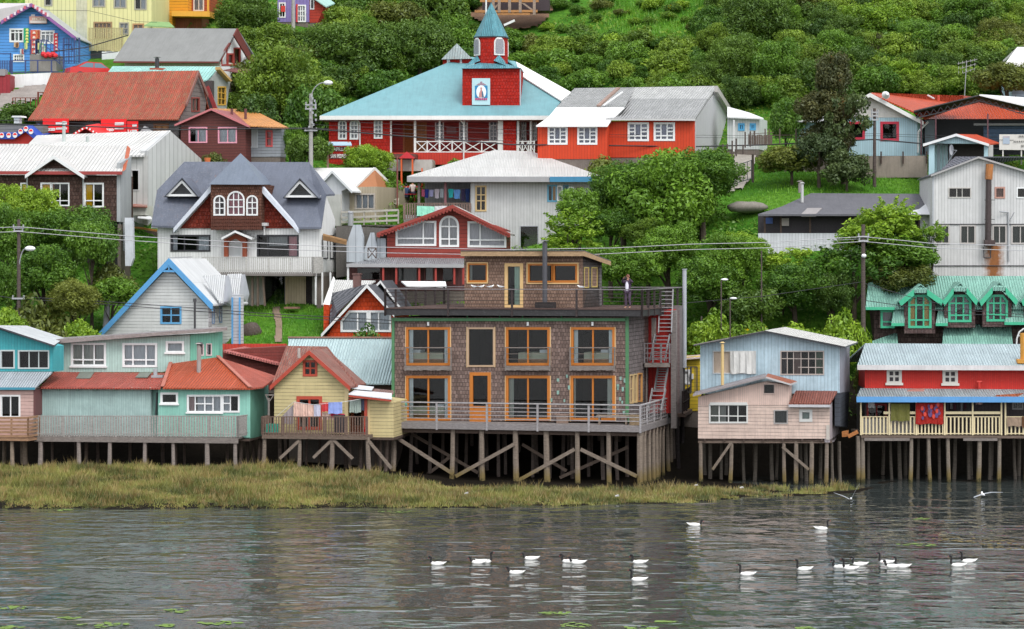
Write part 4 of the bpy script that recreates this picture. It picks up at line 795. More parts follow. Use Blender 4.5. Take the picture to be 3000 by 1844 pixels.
b.wall(-2.,[(700,1245),(790,1185),(890,1245)],P_((.3,.015,.015),.3),.5,name='shop_front')
b.wall(-.6,[(1270,1245),(1330,1165),(1425,1240)],P_((.5,.5,.52),.4),.5,name='porch_gable')
b.bx(-2.,-300,1150,395,1270,0,1.5,'fence_wall',M('clap',(.17,.17,.17),.25,.5))
mb=MB(); mb.prism([b.P(130,1140,-2),b.P(175,1140,-2),b.P(178,1085,-2),b.P(128,1085,-2)],(0,.4,0)); mb.prism([b.P(105,1085,-2.2),b.P(196,1085,-2.2),b.P(190,1070,-2.2),b.P(112,1070,-2.2)],(0,.8,0)); TL(b,mb,'water_tank_stand',WHP,'white mushroom shaped vent block left of the rusty roof','vent')

# ================================================================= grey roofed house, turquoise roofed house
b=Bld(1,'house','white house under a steep plain grey roof with dark red bargeboards','house',1150,620,214.,-24)
uB=b.P(2035,600,0).x; vv=Plane(b,'R',uB).at(2190,280)[0]; GREYR=M('plain',(.22,.225,.22),None,.5,0,.8)
b.wall(b.F,[(1150,570),(2035,570),(2035,760),(1150,760)],P_((.55,.52,.44),.3),2*vv-.5)
b.slab([(1045,566,-.9),(2018,568,-.9),(2195,266,vv),(1240,260,vv)],GREYR,.12)
A=b.P(1240,260,vv);C_=b.P(2195,266,vv); e0=b.P(1045,566,-.9); mb=MB(); mb.prism([A,C_,Vector((C_.x,2*vv+.9,e0.z)),Vector((A.x,2*vv+.9,e0.z))],(0,0,-.12)); b.part(mb,'rear_roof',GREYR)
mb=MB(); mb.prism([b.P(1045,568,-.93),b.P(2018,570,-.93),b.P(2018,584,-.93),b.P(1045,582,-.93)],(0,.05,0)); b.part(mb,'fascia',P_((.16,.03,.025)))
b.wall(Plane(b,'R',uB+.015),[(2038,600),(2192,300),(2330,600),(2300,760),(2038,760)],WHP,.6,[win(2158,448,2215,602,1,1,(.3,.04,.03),.12,((0,1,(.35,.15,.12)),),niche=.4),win(2102,500,2150,602,1,1,(.3,.04,.03),.12,((0,1,(.4,.2,.18)),),niche=.4),win(2046,500,2092,602,1,1,(.3,.04,.03),.12,((0,1,(.35,.15,.12)),),niche=.4,pts=[(2046,602),(2092,602),(2092,450),(2046,540)])],name='side_wall')
Z=Plane(b,'R',uB+.7); DR=P_((.13,.025,.02)); mb=MB(); mb.prism([Z.px(2195,262),Z.px(2360,588),Z.px(2320,592),Z.px(2160,330)],(-.12,0,0)); b.part(mb,'soffit',DR)
Z=Plane(b,'R',uB+.25); mb=MB(); mb.prism([Z.px(2125,395),Z.px(2135,405),Z.px(2020,575),Z.px(2010,565)],(-.15,0,0)); b.part(mb,'bargeboard',DR)
mb=MB(); c=Z.px(2280,580); mb.tube(c,c+Vector((.1,-.35,.15)),.4,.38,12); mb.bar(c,c+Vector((-.3,.2,-.6)),.06); b.part(mb,'satellite_dish',WHP)
b.slab([(2060,648,-1.),(2330,690,-1.),(2394,650,.6),(2150,630,.6)],M('corr',(.2,.06,.05),.2,.5),.06,name='lower_roof') 

b=Bld(1,'house','low house with turquoise sheet roof between the grey roof and the rusty roof','house',1000,800,205.,-20)
TQR=M('corr',(.3,.6,.55),.25,.6); b.slab([(995,668,-.5),(1905,745,-.5),(2030,615,3.),(1040,612,3.)],TQR,.1)
uB=b.P(1905,760,0).x
b.wall(Plane(b,'R',uB),[(1905,760),(2030,640),(2125,750),(2090,1010),(1905,1010)],M('vert',(.38,.4,.39),.22,.6),3.,[win(2010,805,2082,968,2,3,(.6,.35,.06),.09,((0,1,(.5,.33,.1)),),niche=.5)],name='side_wall')
b.wall(1.,[(1000,700),(1890,750),(1890,1000),(1000,1000)],P_((.4,.4,.38)),2.)
mb=MB(); Z=Plane(b,'R',uB+.4); mb.prism([Z.px(2030,618),Z.px(2145,745),Z.px(2130,755),Z.px(2030,645)],(-.4,0,0)); b.part(mb,'bargeboard',P_((.5,.32,.12),.6))
b.bx(-.6,1895,745,1955,1010,0,.4,'chimney_wall',P_((.06,.05,.05)))
pipe(b,1450,540,650,1.5,.16,BLK); b.bx(1.,1380,628,1500,655,0,.5,'flashing',P_((.35,.08,.05)))
mb=MB(); mb.bar(b.P(1910,800,-.8),b.P(1990,1010,-.8),.1,.3); b.part(mb,'awning_edge',P_((.25,.03,.03)))

# ================================================================= yellow, orange, blue, purple houses on top
b=Bld(1,'house','big pale yellow apartment house with brown windows at the top left','house',300,470,224.,-4)
YW=M('vert',(.66,.63,.30),.35,.25); GRC=(.33,.31,.24)
b.wall(b.F,[(230,-700),(1398,-700),(1398,480),(700,480),(230,480)],YW,9.,[win(415,-60,480,52,1,1,GRC,.1,((.7,1,LACE),)),win(858,-60,968,62,2,1,GRC,.1,FULL),win(1055,-60,1162,72,2,1,GRC,.1,FULL),win(1246,-60,1350,88,2,1,GRC,.1,((.5,1,LACE),)),win(870,210,1028,350,4,3,(.3,.19,.09),.12,((0,1,(.45,.28,.2)),)),win(1106,214,1184,316,2,2,GRC,.1,FULL),win(1230,225,1322,330,2,1,(.4,.22,.1),.12,((0,1,(.45,.28,.2)),))])
b.bx(-.02,705,-700,805,480,-.03,.1,'render_panel',P_((.55,.53,.36),.9))
b.slope((230,-690),(1500,-690),(1500,-900),(230,-900),METAL,-.5,4.5)
p=b.P(820,478,-1.6);q=b.P(1130,478,-1.6); b.rail(p,q,2.,M('wood',(.55,.48,.25)),4,(.98,.5),.18,pw=.14,name='balcony_screen')
b.bx(.02,700,478,1040,640,-1.,.5,'garage_wall',P_((.09,.1,.1))); b.bx(-2.,940,478,1400,660,0,.3,'white_wall',WHP); b.bx(-1.2,720,490,790,600,0,.1,'window',P_((.2,.22,.3)))
mb=MB(); mb.prism([b.P(1330,235,-1.6),b.P(1610,250,-1.6),b.P(1560,205,0),b.P(1395,200,0)],(0,0,-.08)); b.part(mb,'green_awning',P_((.2,.35,.14),.4))

b=Bld(1,'house','bright orange clapboard house with a covered balcony at the top of the photo','house',1400,260,231.,-6)
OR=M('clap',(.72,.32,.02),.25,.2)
b.wall(b.F,[(1495,-500),(1735,-500),(1735,-250),(1735,110),(1590,110),(1590,300),(1495,300)],OR,6.,[win(1522,28,1556,95,1,1,(.25,.1,.04),.12,None)])
b.wall(.1,[(1405,-500),(1492,-500),(1492,300),(1405,300)],M('clap',(.27,.13,.11),.25,.3),6.,name='chimney_wall')
b.wall(1.4,[(1736,-500),(1940,-500),(1940,110),(1736,110)],M('clap',(.35,.07,.02),.25,.2),5.,[win(1790,-40,1878,98,2,1,(.6,.55,.5),.1,((0,1,(.45,.42,.45)),))],name='upper_wall')
mb=MB(); mb.prism([b.P(1585,102,-.6),b.P(1935,106,-.6),b.P(1935,156,-.6),b.P(1585,150,-.6)],(0,2.,0)); b.part(mb,'balcony_front',P_((.75,.38,.05),.3))
b.wall(1.2,[(1592,152),(1860,156),(1860,300),(1592,300)],M('vert',(.26,.08,.03),.2,.4),3.,name='lower_wall'); b.bx(0,1925,-60,1940,110,-.6,-.4,'balcony_post',P_((.75,.38,.05)))

b=Bld(1,'house','bright blue clapboard kiosk house with coloured banners, outside stairs and basement','kiosk house',0,650,217.,-3)
BLU=M('clap',(.09,.30,.72),.25,.2)
b.wall(b.F,[(-600,210),(20,210),(290,60),(695,345),(695,690),(-600,690)],BLU,8.,[win(95,272,215,384,3,1,WHITE,.13,((.3,.7,(.5,.55,.5)),),hb=[.78]),win(378,290,496,398,2,1,WHITE,.13,FULL,hb=[.76],vb=[.33,.72]),win(128,508,218,568,4,2,WHITE,.1,((0,1,(.3,.2,.25)),)),win(296,282,372,505,1,1,(.7,.7,.68),.1,None,name='door')])
b.gable((290,32),(8,196),(702,345),P_((.36,.38,.4),.4,.5),-.7,5.5,.1,P_((.25,.1,.3)),.28)
b.slab([(290,32,-.7),(8,192,-.7),(-600,192,-.7),(-600,28,3.)],P_((.5,.47,.48),.3),.1,name='side_roof')
FL_=[('lantern_banner',(.02,.35,.16),222,262,272,400),('figure_banner',(.6,.09,.05),285,280,338,500),('rag_banner',(.6,.2,.07),338,280,372,360),('sweets_banner',(.55,.04,.05),500,310,538,470),('poster',(.55,.38,.22),133,395,180,438),('poster',(.6,.58,.2),352,400,408,460),('poster',(.15,.4,.2),365,425,430,490),('poster',(.25,.45,.3),228,400,262,455),('poster',(.55,.6,.6),190,455,225,500)]
for k,(nm,c,x0,y0,x1,y1) in enumerate(FL_):
    o=b.bx(0,x0,y0,x1,y1,-.14-.01*k,-.12-.01*k,nm if nm!='poster' else 'poster',P_(c,.5))
    mb=MB()
    for j in range(5):
        yy=y0+(y1-y0)*(j+.5)/5; xx=(x0+x1)/2+rnd.uniform(-4,4); r=(x1-x0)*.28; mb.prism([b.P(xx-r,yy+r*.7,-.2-.01*k),b.P(xx+r,yy+r*.7,-.2-.01*k),b.P(xx+r*.6,yy-r*.7,-.2-.01*k),b.P(xx-r*.6,yy-r*.7,-.2-.01*k)],(0,.02,0))
    b.part(mb,'printed_pattern',P_([(.75,.7,.2),(.75,.6,.5),(.4,.05,.03),(.6,.5,.45),(.3,.15,.08),(.2,.4,.2),(.6,.6,.5),(.6,.6,.2),(.4,.1,.1)][k]),parent=o)
b.bx(0,278,155,440,222,-.3,-.2,'shop_sign',P_((.55,.3,.25),.4)); b.bx(0,285,195,435,218,-.33,-.3,'shop_sign_panel',P_((.62,.55,.52),.3)); b.bx(0,290,135,325,160,-.1,-.05,'vent',WHP)
textF(b,Plane(b,'F',-.31),'IIOIII',300,165,430,192,P_((.65,.6,.5)),-.05)
for i in range(16):
    f=(i%8+.5)/8; A=b.P(30+245*f,190-150*f,-.8) if i<8 else b.P(300+150*f,48+98*f,-.8); mb=MB(); mb.box(A-Vector((.09,.02,.14)),A+Vector((.09,.0,.1))); b.part(mb,'bunting_flag',P_((.7,.6,.65) if i%2 else (.55,.1,.15),.2))
b.bx(-2.6,275,503,520,660,0,2.4,'stair_base',P_((.22,.2,.19),.7))
mb=MB(); 
for i in range(6): mb.ball(b.P(400+i*22,505+rnd.uniform(-8,12),-2.7),.22,6)
b.part(mb,'flower_pots',P_((.6,.02,.03),.2))
NAV=P_((.03,.05,.16),.3,.5); p=b.P(280,503,-2.6);q=b.P(430,503,-2.6); b.rail(p,q,1.15,NAV,3,(1.,),.16,pw=.03,name='stair_railing')
mb=MB()
for dz in (0,.5,1.1): mb.bar(b.P(430,500,-2.6)+Vector((0,0,dz+.05)),b.P(560,600,-2.6)+Vector((0,0,dz+.05)),.05)
for f in (.3,.6,.9): a=b.P(430+130*f,500+100*f,-2.6); mb.bar(a,a+Vector((0,0,1.15)),.05)
b.part(mb,'stair_railing',NAV)
p=b.P(585,590,-2.);q=b.P(735,590,-2.); b.rail(p,q,1.3*1.6,NAV,3,(1.,.1),.17,pw=.04,name='gate_railing')
mb=MB(); a=b.P(583,480,-2.1);c=b.P(583,410,-2.1);e=b.P(660,410,-2.1);g_=b.P(672,480,-2.1); mb.polytube([a,c,e,g_],.04,5); b.part(mb,'gate_hoop',NAV)

b=Bld(2,'house','purple and red house with white framed windows half hidden at the top edge','house',250,200,236.,-6)
b.wall(b.F,[(230,-400),(520,-400),(520,205),(230,205)],M('vert',(.22,.17,.42),.3,.3),4.,[win(248,30,300,160,2,2,WHITE,.1,None),win(415,52,488,200,3,3,WHITE,.11,FULL)])
b.bx(-.2,400,40,414,205,0,.2,'red_board',P_((.5,.03,.03))); b.bx(-.25,262,55,300,110,0,.1,'red_panel',P_((.55,.04,.03)))
b.wall(.3,[(522,-300),(560,-20),(665,55),(600,210),(522,210)],M('clap',(.45,.04,.02),.25,.3),3.,[win(535,-30,565,85,1,1,WHITE,.08,None)],name='red_wall')
b.slab([(560,-20,-.2),(680,62,-.2),(760,30,3),(640,-60,3)],P_((.3,.5,.45),.5),.1)
# ================================================================= chapel (zone 2)
b=Bld(2,'chapel','red shingled wooden chapel with pale blue roof, pointed bell tower and white porch','chapel',705,1500,197.,-3)
CR=M('shingle',(.42,.02,.012),.2,.35); CRP=M('vert',(.48,.028,.012),.2,.3); CB=M('plain',(.14,.31,.345),None,.5,0,.5); CBT=M('corr',(.1,.33,.40),.14,.9,.12,rc=(.35,.4,.4)); TRW=P_((.72,.72,.7),.3)
AW=lambda x0,x1:win(x0,1112,x1,1282,2,4,WHITE,.11,((0,1,(.3,.32,.36)),),'arch')
b.wall(b.F,[(705,1085),(1268,1085),(1268,1520),(705,1520)],CR,9.,[AW(797,862),AW(904,970),win(1126,1112,1192,1275,2,4,WHITE,.1,((0,1,(.4,.42,.46)),))])
DW=win(1395,1125,1485,1410,1,1,(.3,.09,.02),.1,None,solid=M('wood',(.3,.1,.03)),name='door'); 
PWN=lambda x0,x1:win(x0,1122,x1,1298,2,5,WHITE,.09,((0,1,(.2,.2,.24)),))
b.wall(2.2,[(1268,1085),(2640,1085),(2640,1450),(1268,1450)],M('clap',(.3,.02,.015),.2,.3),7.,[DW,win(1515,1125,1600,1400,1,1,(.33,.13,.04),.1,None,solid=M('vert',(.33,.13,.04),.12),name='door'),PWN(1690,1760),PWN(1912,1980),PWN(2188,2256),PWN(2478,2520),PWN(2585,2618)],name='porch_wall')
b.bx(2.1,1790,1175,1880,1235,0,.06,'plaque',P_((.25,.1,.1)))
b.wall(.0,[(1268,1410),(2640,1410),(2640,1520),(1268,1520)],CRP,2.2,name='porch_base')
b.wall(-.02,[(2312,1110),(2432,1110),(2432,1412),(2312,1412)],CR,2.3,name='buttress_wall')
for x,w_ in ((1275,16),(1498,20),(1725,16),(1952,16),(2278,30),(2302,18),(2449,22),(2566,16)):
    b.bx(0,x-w_*.5,1085,x+w_*.5,1410,.05,.3,'porch_post',TRW)
xs_=[1510,1612,1725,1842,1952,2115,2270]
def xrail(xs):
    for i in range(len(xs)-1):
        mb=MB(); x0,x1=xs[i],xs[i+1]
        for y in (1308,1404): mb.bar(b.P(x0,y,.1),b.P(x1,y,.1),.07)
        mb.bar(b.P(x0,1308,.1),b.P(x1,1404,.1),.06); mb.bar(b.P(x1,1308,.14),b.P(x0,1404,.14),.06); mb.bar(b.P(x1,1300,.1),b.P(x1,1410,.1),.09); b.part(mb,'railing_panel',TRW)
xrail(xs_); xrail([2395,2440,2490,2545,2600])
for x,y0,y1,xt in ((990,1085,1500,965),(1948,1130,1500,1912)):
    mb=MB(); mb.polytube([b.P(xt,1085,-.3),b.P(xt,1105,-.3),b.P(x,1145,-.06),b.P(x,1500,-.06)],.055,6); b.part(mb,'downpipe',WHP)
# hip roof
e0=b.P(620,1070,-.9); e1=b.P(2740,1070,-.9); r0=b.P(1945,520,9.); r1=b.P(2420,565,9.); zb=e0.z
mb=MB(); mb.prism([e0,e1,r1,r0],(0,0,-.1)); mb.prism([e0,r0,Vector((r0.x-2,19,zb))],(0,0,-.1)); b.part(mb,'roof',CB)
mb=MB(); A=b.P(2431,570,8.9);B2=b.P(2935,850,3.6); mb.prism([A,B2,b.P(2851,935,1.2)+Vector((0,0,.05)),b.P(2471,700,6.)+Vector((0,0,.05))],(0,0,-.1)); b.part(mb,'white_roof',P_((.78,.78,.77),.1,.4))
mb=MB(); mb.prism([e1,b.P(2851,932,1.6),b.P(2471,700,6.4),r1],(0,0,-.08)); b.part(mb,'roof_hip',CB)
mb=MB(); mb.prism([e0+Vector((0,-.06,.0)),e1+Vector((0,-.06,.0)),e1+Vector((0,-.06,-.3)),e0+Vector((0,-.06,-.3))],(0,.08,0)); b.part(mb,'fascia',TRW)
mb=MB(); mb.prism([e0+Vector((0,0,-.28)),e1+Vector((0,0,-.28)),e1+Vector((0,3.1,-.3)),e0+Vector((0,3.1,-.3))],(0,0,-.03)); b.part(mb,'soffit',P_((.3,.1,.1)))
# tower
tv=.9
b.wall(tv,[(1936,632),(2470,632),(2470,1026),(1936,1026)],CR,4.6,name='tower_wall')
b.bx(tv,1932,1022,2476,1034,-.05,.0,'flashing',P_((.3,.5,.55))); b.bx(tv,2466,632,2476,1024,-.03,.1,'corner_trim',P_((.4,.42,.45)))
cx=b.P(2202,400,tv+2.2); rad=(b.P(2345,400,tv+2.2).x-cx.x)/math.cos(R(22.5))
a0=b.P(1928,634,tv-.35); a1=b.P(2478,630,tv-.35); vb2=tv+5.; zt_=b.P(2240,505,tv+1.).z
sk=[a0,a1,Vector((a1.x,vb2,a1.z)),Vector((a0.x,vb2,a0.z))]; mb=MB(); top=Vector((cx.x,cx.y,a0.z+(b.P(2200,594,tv+1).z-a0.z)/.47))
for i in range(4): mb.face([sk[i],sk[(i+1)%4],top])
mb.face(sk); b.part(mb,'skirt_roof',CBT)
zb_=b.P(2200,600,tv+2).z; zt2=b.P(2200,322,tv).z-.05
def octo(z,r,ph): return [Vector((cx.x+r*math.cos(R(45*i+ph)),cx.y+r*math.sin(R(45*i+ph)),z)) for i in range(8)]
PH=10.5
O0=octo(zb_,rad,PH);O1=octo(zt2,rad,PH); mb=MB()
for i in range(8): j=(i+1)%8; mb.face([O0[i],O0[j],O1[j],O1[i]])
mb.face(O1); b.part(mb,'belfry_wall',CR)
# little gablets of blue roof against the belfry faces
for i in range(8):
    j=(i+1)%8; m=(O0[i]+O0[j])/2; out=(m-Vector((cx.x,cx.y,m.z))).normalized()
    if i%2==1: continue
    mb=MB(); z0=a0.z+.1; pk=Vector((m.x,m.y,zt_))+out*.04; l_=O0[i]+out*.05; r_=O0[j]+out*.05; l_.z=r_.z=b.P(2200,570,tv+2).z; c_=m+out*1.15; c_.z=z0+.12
    mb.face([pk,l_,c_]); mb.face([pk,c_,r_]); b.part(mb,'gablet',CBT)
for i in range(8):
    j=(i+1)%8; m=(O0[i]+O0[j])/2; out=(m-Vector((cx.x,cx.y,m.z))).normalized(); tg=(O0[j]-O0[i]).normalized(); wd=(O0[j]-O0[i]).length*.36
    if i%2==1: continue
    z0=b.P(2280,498,tv+1).z; z1=b.P(2280,400,tv+1).z; P=[(-wd,z0),(wd,z0)]+[(wd*math.cos(R(a)),z1+wd*1.1*math.sin(R(a))) for a in range(0,181,22)]
    q=lambda p,o_:Vector((m.x,m.y,0))+tg*p[0]+out*o_+Vector((0,0,p[1]))
    mb=MB(); O_=offset(P,.09); mb.prism([q(p,.03) for p in O_],out*.05); o=b.part(mb,'louvre_window',TRW)
    mb=MB()
    for k in range(9):
        z=z0+(z1+wd-z0)*(k+.3)/9.3; e=span(P,1,z)
        if e: mb.prism([q((e[0],z),.09),q((e[1],z),.09),q((e[1],z+.1),.13),q((e[0],z+.1),.13)],out*.03)
    b.part(mb,'louvres',P_((.42,.42,.46)),parent=o)
S0=octo(b.P(2200,322,tv).z,(b.P(2352,322,tv+2.2).x-cx.x)/math.cos(R(20)),PH); ap=Vector((cx.x,cx.y,b.P(2197,22,tv+2.2).z)); mb=MB()
for i in range(8): mb.face([S0[i],S0[(i+1)%8],ap])
mb.face(S0[::-1]); b.part(mb,'spire',CBT); mb=MB(); 
for i in range(8): j=(i+1)%8; mb.bar(S0[i]-Vector((0,0,.05)),S0[j]-Vector((0,0,.05)),.1,.1)
b.part(mb,'spire_edge',P_((.03,.06,.07)))
# small cupola
cv=8.; K4=[b.P(1752,548,cv),b.P(2012,545,cv)]; s4=K4[1].x-K4[0].x; zc_=K4[0].z; zb3=b.P(1880,640,cv).z
b.wall(cv,[(1756,545),(2008,545),(2008,660),(1756,660)],CR,s4*.95,[win(1800,556,1815,600,1,1,WHITE,.1,None),win(1920,556,1925,600,1,1,WHITE,.1,None)],name='cupola_wall')
mb=MB(); A=b.P(1740,550,cv-.3);B2=b.P(2026,544,cv-.3); sk=[A,B2,Vector((B2.x,cv+s4+.4,B2.z)),Vector((A.x,cv+s4+.4,A.z))]; tp=b.P(1885,402,cv+s4/2)
for i in range(4): mb.face([sk[i],sk[(i+1)%4],tp])
b.part(mb,'cupola_roof',M('corr',(.35,.42,.42),.2,.9,.3,rc=(.45,.25,.2)))
# banner with a procession image
mb=MB(); 
def rect(x0,y0,x1,y1,v,m,nm,parent,z=.02):
    mb=MB(); mb.prism([b.P(x0,y1,v),b.P(x1,y1,v),b.P(x1,y0,v),b.P(x0,y0,v)],(0,z,0)); return mb
mb=rect(2025,724,2192,970,tv-.12,0,'',None); bo=TL(b,mb,'church_banner',P_((.42,.62,.66),.2),'pale blue banner with a small robed figure in a halo on the chapel tower','banner'); Mi=bo.matrix_basis.inverted()@b.M
def onb(mb,nm,mat): mb.v=[tuple(Mi@Vector(v)) for v in mb.v]; return mb.build(nm,mat,bo)
onb(rect(2052,792,2168,905,tv-.14,0,'',None),'blue_ground',P_((.02,.2,.4),.1))
mb=MB(); mb.prism([b.P(2110+46*math.cos(R(a)),850-62*math.sin(R(a)),tv-.16) for a in range(0,360,20)],(0,.02,0)); onb(mb,'halo',P_((.72,.78,.8),.05))
mb=MB(); mb.prism([b.P(x,y,tv-.18) for x,y in ((2088,900),(2092,860),(2104,832),(2116,830),(2128,862),(2136,900))],(0,.02,0)); mb.prism([b.P(2110+9*math.cos(R(a)),818-12*math.sin(R(a)),tv-.18) for a in range(0,360,40)],(0,.02,0)); onb(mb,'robed_figure',P_((.5,.22,.2),.4))
mb=MB(); mb.prism([b.P(x,y,tv-.19) for x,y in ((2118,900),(2114,845),(2124,842),(2134,900))],(0,.01,0)); onb(mb,'robe_fold',P_((.05,.12,.2)))
mb=MB()
for i in range(6): x=2062+i*19; mb.prism([b.P(x+9*math.cos(R(a)),916-12*math.sin(R(a)),tv-.17) for a in range(0,360,60)],(0,.02,0))
onb(mb,'flowers',P_((.45,.05,.18),.6))
mb=MB(); mb.prism([b.P(x,y,tv-.15) for x,y in ((2062,786),(2090,770),(2110,778),(2130,768),(2158,786),(2110,788))],(0,.02,0)); mb.prism([b.P(2110+12*math.cos(R(a)),765-12*math.sin(R(a)),tv-.15) for a in range(0,360,40)],(0,.02,0)); onb(mb,'crest',P_((.3,.2,.25)))
# sign board
mb=MB(); 
c_=b.M@b.P(790,1590,-5.); so_=empty('chapel_sign',c_,b.yaw,label='maroon CAPILLA SAN PEDRO sign board with small blue roof beside the chapel',cat='sign'); Mi=so_.matrix_basis.inverted()@b.M
def ons(mb,nm,mat): mb.v=[tuple(Mi@Vector(v)) for v in mb.v]; return mb.build(nm,mat,so_)
for x in (695,886): mb=MB(); mb.bar(b.P(x,1310,-5.),b.P(x,1590,-5.),.14); ons(mb,'post',P_((.5,.33,.25)))
mb=MB(); mb.prism([b.P(683,1340,-5.5),b.P(917,1340,-5.5),b.P(905,1310,-4.9),b.P(695,1310,-4.9)],(0,0,-.06)); ons(mb,'sign_roof',P_((.3,.42,.52)))
for (y0,y1,wd) in ((1356,1402,'CAPILLA'),(1420,1468,'SAN PEDRO')):
    pb=ons(rect(706,y0,878,y1,-5.1,0,'',None,.05),'sign_board',P_((.16,.03,.04)))
    t_=text(wd,1.,P_((.85,.85,.83),.0),pb,Matrix.Translation(Mi@((b.P(712,y1-5,-5.2)+b.P(872,y0+5,-5.2))/2))@Matrix.Rotation(math.pi/2,4,'X'),'lettering',.01,.02)
    wv=max(v.co.x for v in t_.data.vertices)-min(v.co.x for v in t_.data.vertices); hv=max(v.co.y for v in t_.data.vertices)-min(v.co.y for v in t_.data.vertices)
    W_=(b.P(858,y0,-5.1)-b.P(722,y0,-5.1)).x; H_=(b.P(700,y0+8,-5.1)-b.P(700,y1-8,-5.1)).z; t_.scale=(W_*1.05/wv,H_*1.15/hv,1)
# rest area in front of the porch
b.bx(-3.,1240,1475,1660,1580,0,2.5,'concrete_apron',P_((.4,.38,.35),.7)); b.bx(-2.4,1240,1420,1500,1460,0,2.4,'step',P_((.12,.04,.03)))

# ================================================================= red house with grey corrugated roofs (zone 3)
b=Bld(3,'house','long bright red board house with weathered grey corrugated roofs and blank grey gable end','house',300,1465,187.,-9)
RV=M('vert',(.56,.045,.008),.2,.2); GRR=M('corr',(.36,.36,.36),.2,.8); 
wq=lambda x0,y0,x1,y1:win(x0,y0,x1,y1,3,3,WHITE,.13,((0,1,(.38,.38,.5)),),vb=[.3,.66],hb=[(.22,0,1),(.5,0,.3),(.74,0,.3),(.5,.66,1),(.74,.66,1)])
b.wall(-.6,[(300,1160),(945,1160),(945,1470),(300,1470)],RV,4.,[wq(402,1174,567,1328),wq(675,1174,842,1328)],name='left_wall')
b.wall(.6,[(945,1120),(1750,1110),(1750,1455),(945,1455)],RV,5.,[wq(1140,1140,1318,1295),wq(1380,1140,1558,1293)])
uL_=b.P(945,1300,-.6).x; b.wall(Plane(b,'R',uL_+.012),[(947,1150),(988,1130),(988,1450),(947,1465)],RV,.2,name='side_wall')
b.slab([(285,1162,-1.1),(945,1162,-1.1),(985,1100,.4),(405,1078,.4)],P_((.75,.75,.74),.2,.4),.08); b.slab([(400,1080,.38),(985,1102,.38),(1100,993,2.),(472,993,2.)],P_((.75,.75,.74),.2,.4),.08)
vr=Plane(b,'R',b.P(1752,1300,.6).x).at(1960,810)[0]; vm=.1+(vr-.1)*.55
b.slab([(470,996,2.),(1100,996,2.),(1200,808,vr),(640,815,vr)],GRR,.1)
b.slab([(930,1094,.1),(1755,1094,.1),(1873,912,vm),(1060,912,vm)],GRR,.12); b.slab([(1060,914,vm),(1873,914,vm),(1962,794,vr),(1150,808,vr)],M('corr',(.5,.5,.49),.2,.6),.12)
mb=MB(); mb.bar(b.P(860,995,2.)+Vector((0,0,.12)),b.P(1045,830,4.3)+Vector((0,0,.12)),.3,.12); b.part(mb,'valley',P_((.3,.2,.16),.8)); mb=MB(); mb.bar(b.P(905,995,2.)+Vector((0,0,.14)),b.P(1080,870,3.9)+Vector((0,0,.14)),.14,.08); b.part(mb,'valley_flashing',WHP)
mb=MB(); mb.prism([b.P(930,1096,.08),b.P(1755,1096,.08),b.P(1755,1116,.08),b.P(930,1112,.08)],(0,.1,0)); b.part(mb,'fascia',P_((.5,.5,.5)))
uB=b.P(1752,1300,.6).x; RP0=RP=Plane(b,'R',uB+.012); vr=RP.at(1960,810)[0]; b.wall(RP,[(1755,1100),(1958,825),(2112,1108),(2112,1440),(1755,1440)],M('vert',(.5,.5,.52),.3,.25),.5,name='gable_wall')
Z=Plane(b,'R',uB+.4); mb=MB(); mb.prism([Z.px(1962,796),Z.px(2152,1104),Z.px(2118,1106),Z.px(1962,850)],(-.25,0,0)); b.part(mb,'bargeboard',P_((.42,.4,.38),.5))
A=b.P(1962,796,vr);C_=b.P(1150,808,vr); v2,z2=RP.at(2112,1108); mb=MB(); mb.prism([A,Vector((A.x,v2+.3,z2)),Vector((C_.x,v2+.3,z2)),C_],(0,0,-.1)); b.part(mb,'rear_roof',GRR)
mb=MB(); mb.tube(b.P(2110,1110,3.5),b.P(2110,1400,3.5),.06,.06,6); b.part(mb,'downpipe',WHP)
b=Bld(3,'shed','small white shed with blue shutters behind the blank grey gable','shed',2115,1340,200.,-14)
b.wall(b.F,[(2050,1085),(2345,1092),(2345,1380),(2050,1380)],M('vert',(.55,.58,.58),.2,.3),4.,[win(2158,1148,2202,1200,2,1,(.08,.35,.62),.13,None),win(2266,1148,2306,1196,2,1,(.08,.35,.62),.13,None)])
b.slab([(2050,1078,-.4),(2385,1092,-.4),(2250,1040,3.),(2050,985,3.)],WHP,.1)

# ================================================================= blue house under red roof (zone 4)
b=Bld(4,'house','pale blue and white gabled house with red metal roof and red framed window','house',800,1415,190.,-14)
PB=M('vert',(.42,.6,.68),.16,.2)
b.wall(b.F,[(640,1080),(1410,1086),(1410,1440),(640,1440)],PB,7.,[win(1080,1135,1230,1292,1,1,(.5,.03,.06),.16,None),win(790,1135,915,1280,1,1,(.5,.03,.06),.16,None)])
b.wall(-.02,[(640,1040),(975,885),(1410,1086),(640,1086)],P_((.68,.66,.62),.4),6.,name='gable_wall')
b.gable((975,862),(640,1045),(1468,1122),M('corr',(.52,.07,.02),.2,.4,.1),-.5,7.5,.12,P_((.75,.75,.73)),.28)
b.slab([(1370,1030,-.3),(1480,1095,-.3),(1840,960,6.5),(1835,885,6.5),(985,856,6.5),(985,866,-.3)],M('corr',(.52,.07,.02),.2,.4,.1),.1)
b.slab([(1480,1100,6.),(2600,1110,7.),(2600,960,12.),(1800,880,11.)],M('corr',(.52,.07,.02),.2,.4,.1),.1,name='rear_roof'); b.wall(.6,[(300,1110),(640,1110),(640,1380),(300,1380)],PB,3.,name='annex_wall'); b.slab([(260,1115,-.1),(660,1115,-.1),(660,1070,2.),(330,1090,2.)],WHP,.1,name='annex_roof')
